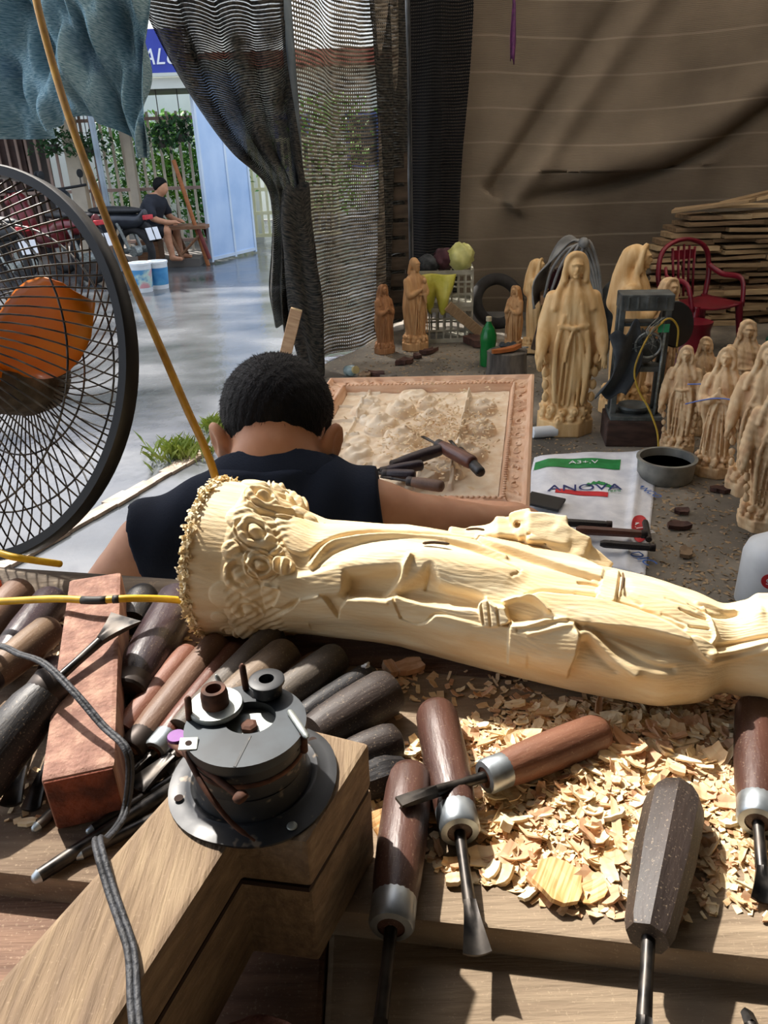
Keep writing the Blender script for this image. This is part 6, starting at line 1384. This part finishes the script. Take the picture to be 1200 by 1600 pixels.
# small litter on the floor, each piece its own
m_lit = [mat('bark_scrap', '#3a2520', '#573a30', rough=.9, scale=(20, 20, 20)), m_pl[1], mat('grey_scrap', '#57534c', '#7d776c', rough=.9, scale=(20, 20, 20))]
LIT = [('dark bark scrap in front of the small statues', (.165, 4.97), .06, 0), ('dark bark scrap at the foot of the bearded statue', (.35, 5.22), .055, 0), ('flat dark scrap beside the bearded statue plinth', (.26, 5.12), .04, 0), ('tan offcut on the floor near the net', (-.09, 4.66), .05, 1), ('dark offcut on the floor near the net', (-.02, 4.70), .05, 0), ('grey scrap beside the dark offcut near the net', (.05, 4.62), .045, 2),
       ('reddish bark strip in front of the crates', (.70, 5.42), .10, 0), ('grey scrap before the crates', (.78, 5.22), .05, 2), ('dark scrap between the rough statues and the basin', (1.36, 2.80), .035, 0), ('small dark scrap beyond the sack', (1.13, 2.62), .03, 0), ('brown scrap right of the sack', (1.08, 2.50), .035, 0), ('grey flake on the floor by the foremost rough statue', (1.30, 2.20), .04, 2), ('tan flake near the sack corner', (1.03, 2.30), .03, 1)]
for lab, (x, y), r, mi_ in LIT:
    vf = chip_mesh(rw, r * 2, r * 1.3, r * .45, .1, .35); obj('floor_scrap', vf, m_lit[mi_], loc=(x, y, .002 + r * .03), rot=(0, 0, rw.uniform(0, 6)), label=lab, cat='scrap', group='scraps on the stall floor')
gl = thing('glass_jar', 'small clear jar lying by the foot of the net', 'jar', (-.20, 4.74, .03), (radians(75), 0, .6)); m_gl = mat('jar_glass', '#b9cfd0', rough=.1, trans=.6)
obj('body', lathe([(0, 0), (.03, 0), (.034, .006), (.034, .07), (.022, .085), (.022, .095)], 20), m_gl, gl, smooth=.9); obj('cap', lathe([(.024, .09), (.024, .108), (0, .11)], 18), mat('jar_cap', '#a99b6d', rough=.5), gl, smooth=.7)
# dust of shavings on the floor
du = MB()
for k in range(2600):
    cx, cy, s_ = rw.choice([(1.1, 2.5, .25), (1.3, 2.9, .3), (.3, 5.0, .3), (.9, 3.2, .3), (1.0, 2.1, .2), (.6, 4.3, .4)]); x, y = rw.gauss(cx, s_), rw.gauss(cy, s_)
    if x < -.3 or y < 1.2: continue
    L = rw.uniform(.003, .014); a = rw.uniform(0, 6.28); c_, s2 = cos(a) * L, sin(a) * L
    du.add(([(x - c_, y - s2, .001), (x + s2 * .4, y - c_ * .4, .002), (x + c_, y + s2, .001), (x - s2 * .4, y + c_ * .4, .005)], [(0, 1, 2), (0, 2, 3), (0, 3, 1), (1, 3, 2)]))
obj('floor_shavings', du.vf, m_pl[0], label='thin litter of shavings on the stall floor', cat='shavings', kind='stuff')

# ------------------------------------------------------------------ across the street
m_cream = mat('cream_paint', '#b6a894', '#cdbfa8', rough=.7, scale=(4, 4, 4)); m_pinkb = mat('pinkish_paint', '#8d7468', '#a58b7d', rough=.7, scale=(4, 4, 4)); m_dkwall = mat('dark_wall', '#3d3936', '#56504b', rough=.9, scale=(2, 2, 2)); m_palewall = mat('pale_wall', '#c9cdc4', '#dfe2da', rough=.8, scale=(1, 1, 1))  # one dark grey-brown serves the side wall, pots and hangers
hs = thing('porch_house', 'house across the street with a fenced porch under a grey canopy', 'house', (-4.2, 11.5, 0))
def hp(n, lo, hi, m, **k): return obj(n, box(tuple(a - b for a, b in zip(lo, (-4.2, 11.5, 0))), tuple(a - b for a, b in zip(hi, (-4.2, 11.5, 0)))), m, hs, **k)
obj('porch_floor', box((-9, 10.28, -.02), (-2.25, 13.9, .07)), mat('porch_concrete', '#5f5a55', '#7a746d', rough=.7, scale=(2, 2, 2)), kind='structure', label='raised concrete porch floor across the street', cat='floor')
hp('canopy', (-9, 10.3, 2.02), (-2.05, 12.0, 2.08), mat('canopy_sheet', '#55524e', '#6d6963', rough=.8, scale=(1, 8, 1)))
hp('canopy_edge', (-9, 10.26, 1.98), (-2.05, 10.31, 2.10), m_palewall)
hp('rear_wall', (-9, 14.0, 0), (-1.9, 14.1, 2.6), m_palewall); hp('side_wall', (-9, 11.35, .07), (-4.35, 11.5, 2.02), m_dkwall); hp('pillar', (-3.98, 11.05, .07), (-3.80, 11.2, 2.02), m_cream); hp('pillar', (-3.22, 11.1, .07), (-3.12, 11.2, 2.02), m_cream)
hp('door', (-5.4, 11.30, .07), (-4.6, 11.36, 1.9), mat('brown_door', '#3a2722', '#4d352e', rough=.7, scale=(3, 3, 10)))
sg = thing('shop_sign', 'blue shop sign with white lettering above the porch', 'sign', (-4.6, 10.22, 2.35)); m_sb = mat('sign_blue', '#26379a', '#3446ad', rough=.5, scale=(2, 2, 2))
obj('panel', box((-4.4, -.02, -.22), (2.5, .02, .22)), m_sb, sg); obj('white_border', box((-4.4, -.03, -.25), (2.5, .03, -.215)), m_palewall, sg)
text('ALU', .23, m_wht, sg, (2.22, -.025, -.06), (radians(90), 0, 0), .3, ext=.004)
fe = thing('iron_fence', 'tall iron bar fence along the porch', 'fence', (-4.2, 11.25, .07))
for k in range(34):
    x = -6.3 + .126 * k
    if x > -2.15: break
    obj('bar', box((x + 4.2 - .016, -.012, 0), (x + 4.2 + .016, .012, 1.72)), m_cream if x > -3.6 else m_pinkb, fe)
for z in (.12, .78, 1.62): obj('rail', box((-2.1, -.016, z), (2.05, .016, z + .04)), m_pinkb, fe)
# blue steel gate leaf standing open
ga = Vector((-2.13, 10.44, 0)); gd = Vector((.44, 1.01, 0)); gl_ = gd.length; gt = thing('steel_gate', 'pale blue steel gate leaf standing open across the street', 'gate', ga, (0, 0, atan2(gd.y, gd.x)))
m_gb = mat('gate_blue', '#9dbbe0', '#b8d0ee', rough=.5, scale=(2, 2, 2)); m_gf = mat('gate_frame', '#b4c8dd', '#cfdcea', rough=.5, scale=(2, 2, 2))
obj('flat_sheet', box((.03, -.008, .04), (gl_ * .52, .008, 2.16)), m_gb, gt)
for k in range(9): x = gl_ * (.52 + .05 * k); obj('rib', prism([(x, -.006), (x + .020, .018), (x + .032, .018), (x + .055, -.006)], .04, 2.16), m_gb, gt)
for x in (0, gl_ * .5, gl_ - .03): obj('stile', box((x, -.02, 0), (x + .04, .02, 2.2)), m_gf, gt)
for z in (.02, 2.16): obj('cross_rail', box((0, -.018, z), (gl_, .018, z + .04)), m_gf, gt)
yf = thing('yellow_fence', 'pale yellow barred gate beyond the blue gate', 'fence', (-1.4, 12.9, 0)); m_yf = mat('pale_yellow', '#d6d2a2', '#e8e4bd', rough=.6, scale=(3, 3, 3))
for k in range(18): obj('bar', box((-.85 + .1 * k - .018, -.015, .05), (-.85 + .1 * k + .018, .015, 1.45)), m_yf, yf)
for z in (.05, .38, .72, 1.40): obj('rail', box((-.9, -.02, z), (.9, .02, z + .05)), m_yf, yf)
hb2 = thing('far_house', 'pale far house with red roof seen through the net', 'house', (.3, 17, 0))
obj('wall', box((-4.5, 0, 0), (5, .3, 2.7)), m_palewall, hb2); obj('roof', prism([(-4.7, -.5), (5.2, -.5), (5.2, .6), (-4.7, .6)], 2.7, 2.95), mat('red_roof', '#8c4a3a', '#a85c48', rough=.8, scale=(8, 8, 8)), hb2)
for x in (-2.2, -.8, 1.0): w_ = obj('window', box((x, -.04, .9), (x + .7, 0, 1.9)), mat('blue_shutter', '#45548a', '#5a6aa0', rough=.6, scale=(3, 3, 3)), hb2); obj('pane', box((x + .08, -.06, .98), (x + .62, -.03, 1.82)), mat('dark_pane', '#23303c', rough=.15), w_)
# leaning post, grey pole
obj('steel_pole', tube([(-3.16, 9.9, .0), (-3.20, 9.9, 2.4)], .035, 12), mat('pale_pole', '#7f8c96', '#9aa6af', rough=.5, metal=.4, scale=(5, 5, 5)), smooth=.8, label='pale grey pole at the kerb by the motorbikes', cat='pole')
obj('leaning_pole', tube([(-2.14, 10.28, -.02), (-2.42, 10.36, 1.22)], .026, 10), carve_mat('pole_orange', '#8d5530', '#a86b40', '#9b6038'), smooth=.8, label='orange-brown wooden pole leaning beside the gate', cat='pole')
# planting behind the fence
def leaves(rr, n, rx, ry, rz, s0, s1):
    g = MB()
    for _ in range(n):
        p = Vector((rr.gauss(0, .5) * rx, rr.gauss(0, .5) * ry, rr.uniform(-1, 1) * rz)); L = rr.uniform(s0, s1); M = Matrix.Translation(p) @ Euler((rr.uniform(-1, 1), rr.uniform(-1, 1), rr.uniform(0, 6.3))).to_matrix().to_4x4()
        g.add(([(0, 0, 0), (L * .5, L * .25, .1 * L), (L, 0, 0), (L * .5, -L * .25, .1 * L)], [(0, 3, 2, 1), (0, 1, 2, 3)][:1]), M)
    return g.vf
m_lf = [mat('leaf_bright', '#4d8a2c', '#86b548', rough=.5, scale=(12, 12, 12)), mat('leaf_mid', '#2f6a2c', '#5a9040', rough=.5, scale=(12, 12, 12)), mat('leaf_dark', '#1f3f22', '#37602f', rough=.6, scale=(12, 12, 12))]
rl = random.Random(31)
for lab, x, y, z, rx, rz, mi_ in (('bright green shrub behind the middle of the fence', -2.95, 12.4, 1.25, .45, .55, 0), ('mid green shrub behind the seated person', -2.55, 12.5, .75, .5, .6, 1), ('leafy shrub behind the fence beside the gate', -2.30, 12.7, 1.3, .35, .5, 0), ('dark shrub behind the pillar of the porch', -3.6, 12.6, 1.0, .4, .8, 1), ('yellow-green tree seen through the net', -.75, 14.6, 1.2, .7, .9, 0)):
    t = thing('shrub', lab, 'shrub', (x, y, 0), group='shrubs across the street'); obj('foliage', leaves(rl, 1300, rx, .35, rz, .06, .14), m_lf[mi_], t, loc=(0, 0, z), kind='stuff'); obj('stem', tube([(0, 0, 0), (.03, 0, z * .5), (0, .02, z)], [.03, .025, .012], 7), mat('bark', '#4a3a2c', '#64503d', rough=.9, scale=(9, 9, 9)), t)
for lab, x, z in (('hanging pot of dark leaves nearest the gate', -2.36, 1.42), ('hanging pot of dark leaves left of the seated person', -2.62, 1.36), ('hanging pot of dark leaves by the pole', -3.55, 1.30), ('hanging pot of dark leaves far left', -4.0, 1.35)):
    t = thing('hanging_plant', lab, 'plant', (x, 10.75, z), group='pots hanging from the canopy'); obj('pot', lathe([(.04, 0), (.07, .09), (.075, .09), (.068, .08), (0, .08)], 16), m_dkwall, t, smooth=.8); obj('foliage', leaves(rl, 220, .22, .2, .14, .05, .11), m_lf[2], t, loc=(0, 0, .12), kind='stuff'); obj('hanger', tube([(0, 0, .09), (0, 0, 2.02 - z)], .006, 5), m_dkwall, t)
for lab, x, y, s in (('grass tuft growing at the kerb by the carver ear', -.96, 3.46, 1.0), ('smaller grass tuft farther along the kerb', -.86, 3.86, .7)):
    g = MB()
    for _ in range(420):
        a, r = rl.uniform(0, 6.28), rl.gauss(0, .06) * s; h = rl.uniform(.04, .11) * s; p = Vector((cos(a) * r * 1.3, sin(a) * r, 0)); d = Vector((rl.uniform(-.5, .5), rl.uniform(-.5, .5), 1)) * h; q = Vector((cos(a), sin(a), 0)) * .0022
        g.add(([p - q, p + q, p + d * .6 + Vector((0, 0, .0)), p + d + Vector((d.x * .5, d.y * .5, -.01))], [(0, 1, 2), (0, 2, 3)]))
    obj('grass_tuft', g.vf, mat('kerb_grass', '#6d7f30', '#a3b05a', rough=.6, scale=(20, 20, 20)), loc=(x, y, -.015), label=lab, cat='grass', kind='stuff')
# paint buckets
def bucket(lab, x, y, s, m, band):
    t = thing('paint_bucket', lab, 'bucket', (x, y, -.02), group='paint buckets on the wet street'); obj('tub', lathe([(0, 0), (.105 * s, 0), (.125 * s, .30 * s), (.132 * s, .30 * s), (.132 * s, .325 * s), (.11 * s, .325 * s), (.09 * s, .04), (0, .04)], 28, cap=False), m, t, smooth=.7); obj('label_band', lathe([(.1095 * s, .05 * s), (.124 * s, .25 * s)], 28, cap=False), band, t, smooth=.7)
bucket('white paint bucket with coloured label on the wet street', -2.47, 8.42, .92, m_wp, mat('bucket_label', '#4a8fc0', '#d59aa0', rough=.4, scale=(6, 6, 6), c3='#bcd8d0', lo=.4, hi=.6)); bucket('blue and white bucket behind the paint bucket', -2.34, 8.60, .88, m_wp, mat('bucket_label_blue', '#2d7ab8', '#58a3d0', rough=.4, scale=(6, 6, 6)))
# motorbikes, seen from behind
def bike(lab, loc, rz, accent):
    t = thing('motorbike', lab, 'motorbike', loc, (0, 0, rz), 'motorbikes parked at the porch'); m_tyre = mat('tyre', '#1d1d1e', '#343333')
    for y in (0, 1.18):
        obj('wheel', tube([(0, y + .24 * cos(a), .28 + .24 * sin(a)) for a in np.linspace(0, 2 * pi, 28, endpoint=False)], .045, 8, closed=True), m_tyre, t, smooth=4); obj('hub', lathe([(.06, -.05), (.06, .05)], 14), mgalv, t, loc=(0, y, .28), rot=(0, pi / 2, 0))
    F = Field((-.22, -.25, .2), (.22, 1.4, 1.05), .02); F.ell((0, .15, .62), (.12, .36, .10), k=.05); F.ell((0, .55, .50), (.12, .28, .13), k=.05); F.ell((0, .98, .62), (.15, .14, .26), k=.05); F.ell((0, 1.05, .88), (.13, .12, .10), k=.04); F.line([(0, -.12, .62), (0, -.22, .70)], .05, k=.04)
    obj('fairing', F.mesh('fairing', accent, it=1), parent=t)
    F = Field((-.2, -.3, .6), (.2, .75, .86), .02); F.ell((0, .22, .73), (.12, .42, .05), k=.02); obj('saddle', F.mesh('saddle', m_blk, it=1), parent=t)
    obj('mudguard', tube(catmull([(0, -.28, .40), (0, -.22, .56), (0, -.05, .60)], 4), .06, 10, flat=.35), m_blk, t, smooth=4)
    obj('number_plate', box((-.10, -.012, -.07), (.10, 0, .07)), m_wht, t, loc=(0, -.30, .48), rot=(-.3, 0, 0), bevel=.004); obj('tail_light', box((-.07, -.02, -.025), (.07, .02, .025)), m_redp, t, loc=(0, -.26, .66), bevel=.008)
    obj('handlebar', tube(catmull([(-.33, .92, 1.0), (-.15, 1.0, .98), (0, 1.03, .97), (.15, 1.0, .98), (.33, .92, 1.0)], 4), .016, 8), m_blk, t, smooth=4)
    for s in (-1, 1): obj('mirror', lathe([(0, 0), (.05, .004), (.05, .014), (0, .02)], 14), m_blk, t, loc=(s * .30, .97, 1.13), rot=(pi / 2, 0, 0)); obj('mirror_stalk', tube([(s * .28, .95, 1.0), (s * .30, .97, 1.13)], .007, 6), m_blk, t); obj('shock', tube([(s * .10, 0, .30), (s * .11, .12, .60)], .02, 8), mgalv, t); 
    obj('exhaust', tube([(.15, -.12, .30), (.15, .45, .24)], [.045, .03], 10), mgalv, t, smooth=.8); return t
bike('dark motorbike with white plate beside the seated person', (-2.84, 9.62, -.02), radians(64), mat('bike_grey', '#23262b', '#3a3e45', rough=.3, scale=(4, 4, 4))); bike('red and black motorbike with white plate behind the fan', (-3.22, 9.10, -.02), radians(60), mat('bike_red', '#5a1418', '#7a1d22', rough=.3, scale=(4, 4, 4))); bike('black motorbike farthest left behind the fan', (-3.85, 8.60, -.02), radians(58), m_blk)
# table and the seated person beyond
tt = thing('work_table', 'rough wooden trestle table by the seated person', 'table', (-2.36, 10.42, .07)); m_tw = carve_mat('table_wood', '#6d4a34', '#8f6a4d', '#7d5a40')
obj('top', box((-.30, -.22, .36), (.26, .22, .40)), m_tw, tt)
for a, b2 in (((-.22, -.18, .36), (-.08, -.20, 0)), ((.16, -.18, .36), (.26, -.20, 0)), ((-.22, .18, .36), (-.10, .20, 0)), ((.16, .18, .36), (.25, .20, 0))): obj('leg', tube([a, b2], .026, 8), m_tw if a[0] < 0 else mat('red_leg', '#5a2420', '#74302a', rough=.7, scale=(9, 9, 9)), tt)
obj('brace', tube([(-.10, -.19, .05), (.18, -.18, .30)], .018, 6), m_tw, tt)
def sitter():
    F = Field((-.35, -.3, -.01), (.55, .3, 1.02), .014)
    F.ell((0, 0, .36), (.13, .16, .11), k=.04); F.line([(0, 0, .38), (.06, 0, .55), (.14, 0, .68)], [.125, .135, .125], k=.05); F.line([(.14, -.15, .68), (.14, .15, .68)], .065, k=.04)
    F.line([(.17, 0, .72), (.22, 0, .80)], .05, k=.03); F.ell((.255, 0, .86), (.085, .072, .10), k=.02); F.ell((.335, 0, .835), (.018, .014, .02), k=.01)
    for s in (-1, 1):
        F.line([(.14, s * .17, .68), (.19, s * .20, .52), (.36, s * .12, .46)], [.05, .042, .03], k=.02); F.line([(.36, s * .12, .46), (.43, s * .08, .46)], [.03, .025], k=.01)
        for j in range(4): F.line([(.42, s * .08 + .014 * (j - 1.5), .46), (.48, s * .06 + .014 * (j - 1.5), .445)], .009, k=.004, n=1)
        F.line([(.02, s * .09, .34), (.30, s * .12, .36)], [.085, .065], k=.03); F.line([(.30, s * .12, .36), (.34, s * .12, .06)], [.058, .035], k=.02); F.line([(.33, s * .12, .035), (.46, s * .13, .028)], [.035, .026], k=.02)
    return F.mesh('sitter', m_skin, it=1)
p2 = obj('person', sitter(), loc=(-2.86, 10.40, .06), rot=(0, 0, -.25), label='distant person in dark shirt bent over work at the porch table', cat='person')
def cloth2():
    F = Field((-.35, -.35, .2), (.45, .35, .8), .014); F.line([(0, 0, .36), (.06, 0, .55), (.14, 0, .68)], [.145, .150, .140], k=.05); F.line([(.14, -.16, .68), (.14, .16, .68)], .075, k=.04)
    for s in (-1, 1): F.line([(.14, s * .17, .68), (.18, s * .20, .57)], .062, k=.02)
    return F.mesh('shirt', mat('dark_shirt', '#22242b', '#33363f', rough=.9, scale=(6, 6, 6)), it=1)
obj('shirt', cloth2(), parent=p2)
F = Field((-.2, -.3, .2), (.4, .3, .5), .014); F.ell((0, 0, .35), (.15, .18, .12), k=.04)
for s in (-1, 1): F.line([(.02, s * .09, .34), (.26, s * .12, .36)], [.10, .080], k=.03)
obj('shorts', F.mesh('shorts', m_trouser, it=1), parent=p2)
F = Field((.1, -.15, .78), (.4, .15, 1.02), .010); F.ell((.245, 0, .885), (.095, .082, .095), k=0); F.d = np.maximum(F.d, (F.ax[0][:, None, None] - .30) * .6 - (F.ax[2][None, None, :] - .89) * .8 + 0 * F.d); obj('hair', F.mesh('hair', m_hair, it=1), parent=p2)
obj('low_stool', cbox(.28, .28, .23), m_tw, loc=(-2.88, 10.40, .07), bevel=.01, label='low wooden seat under the distant person', cat='stool')
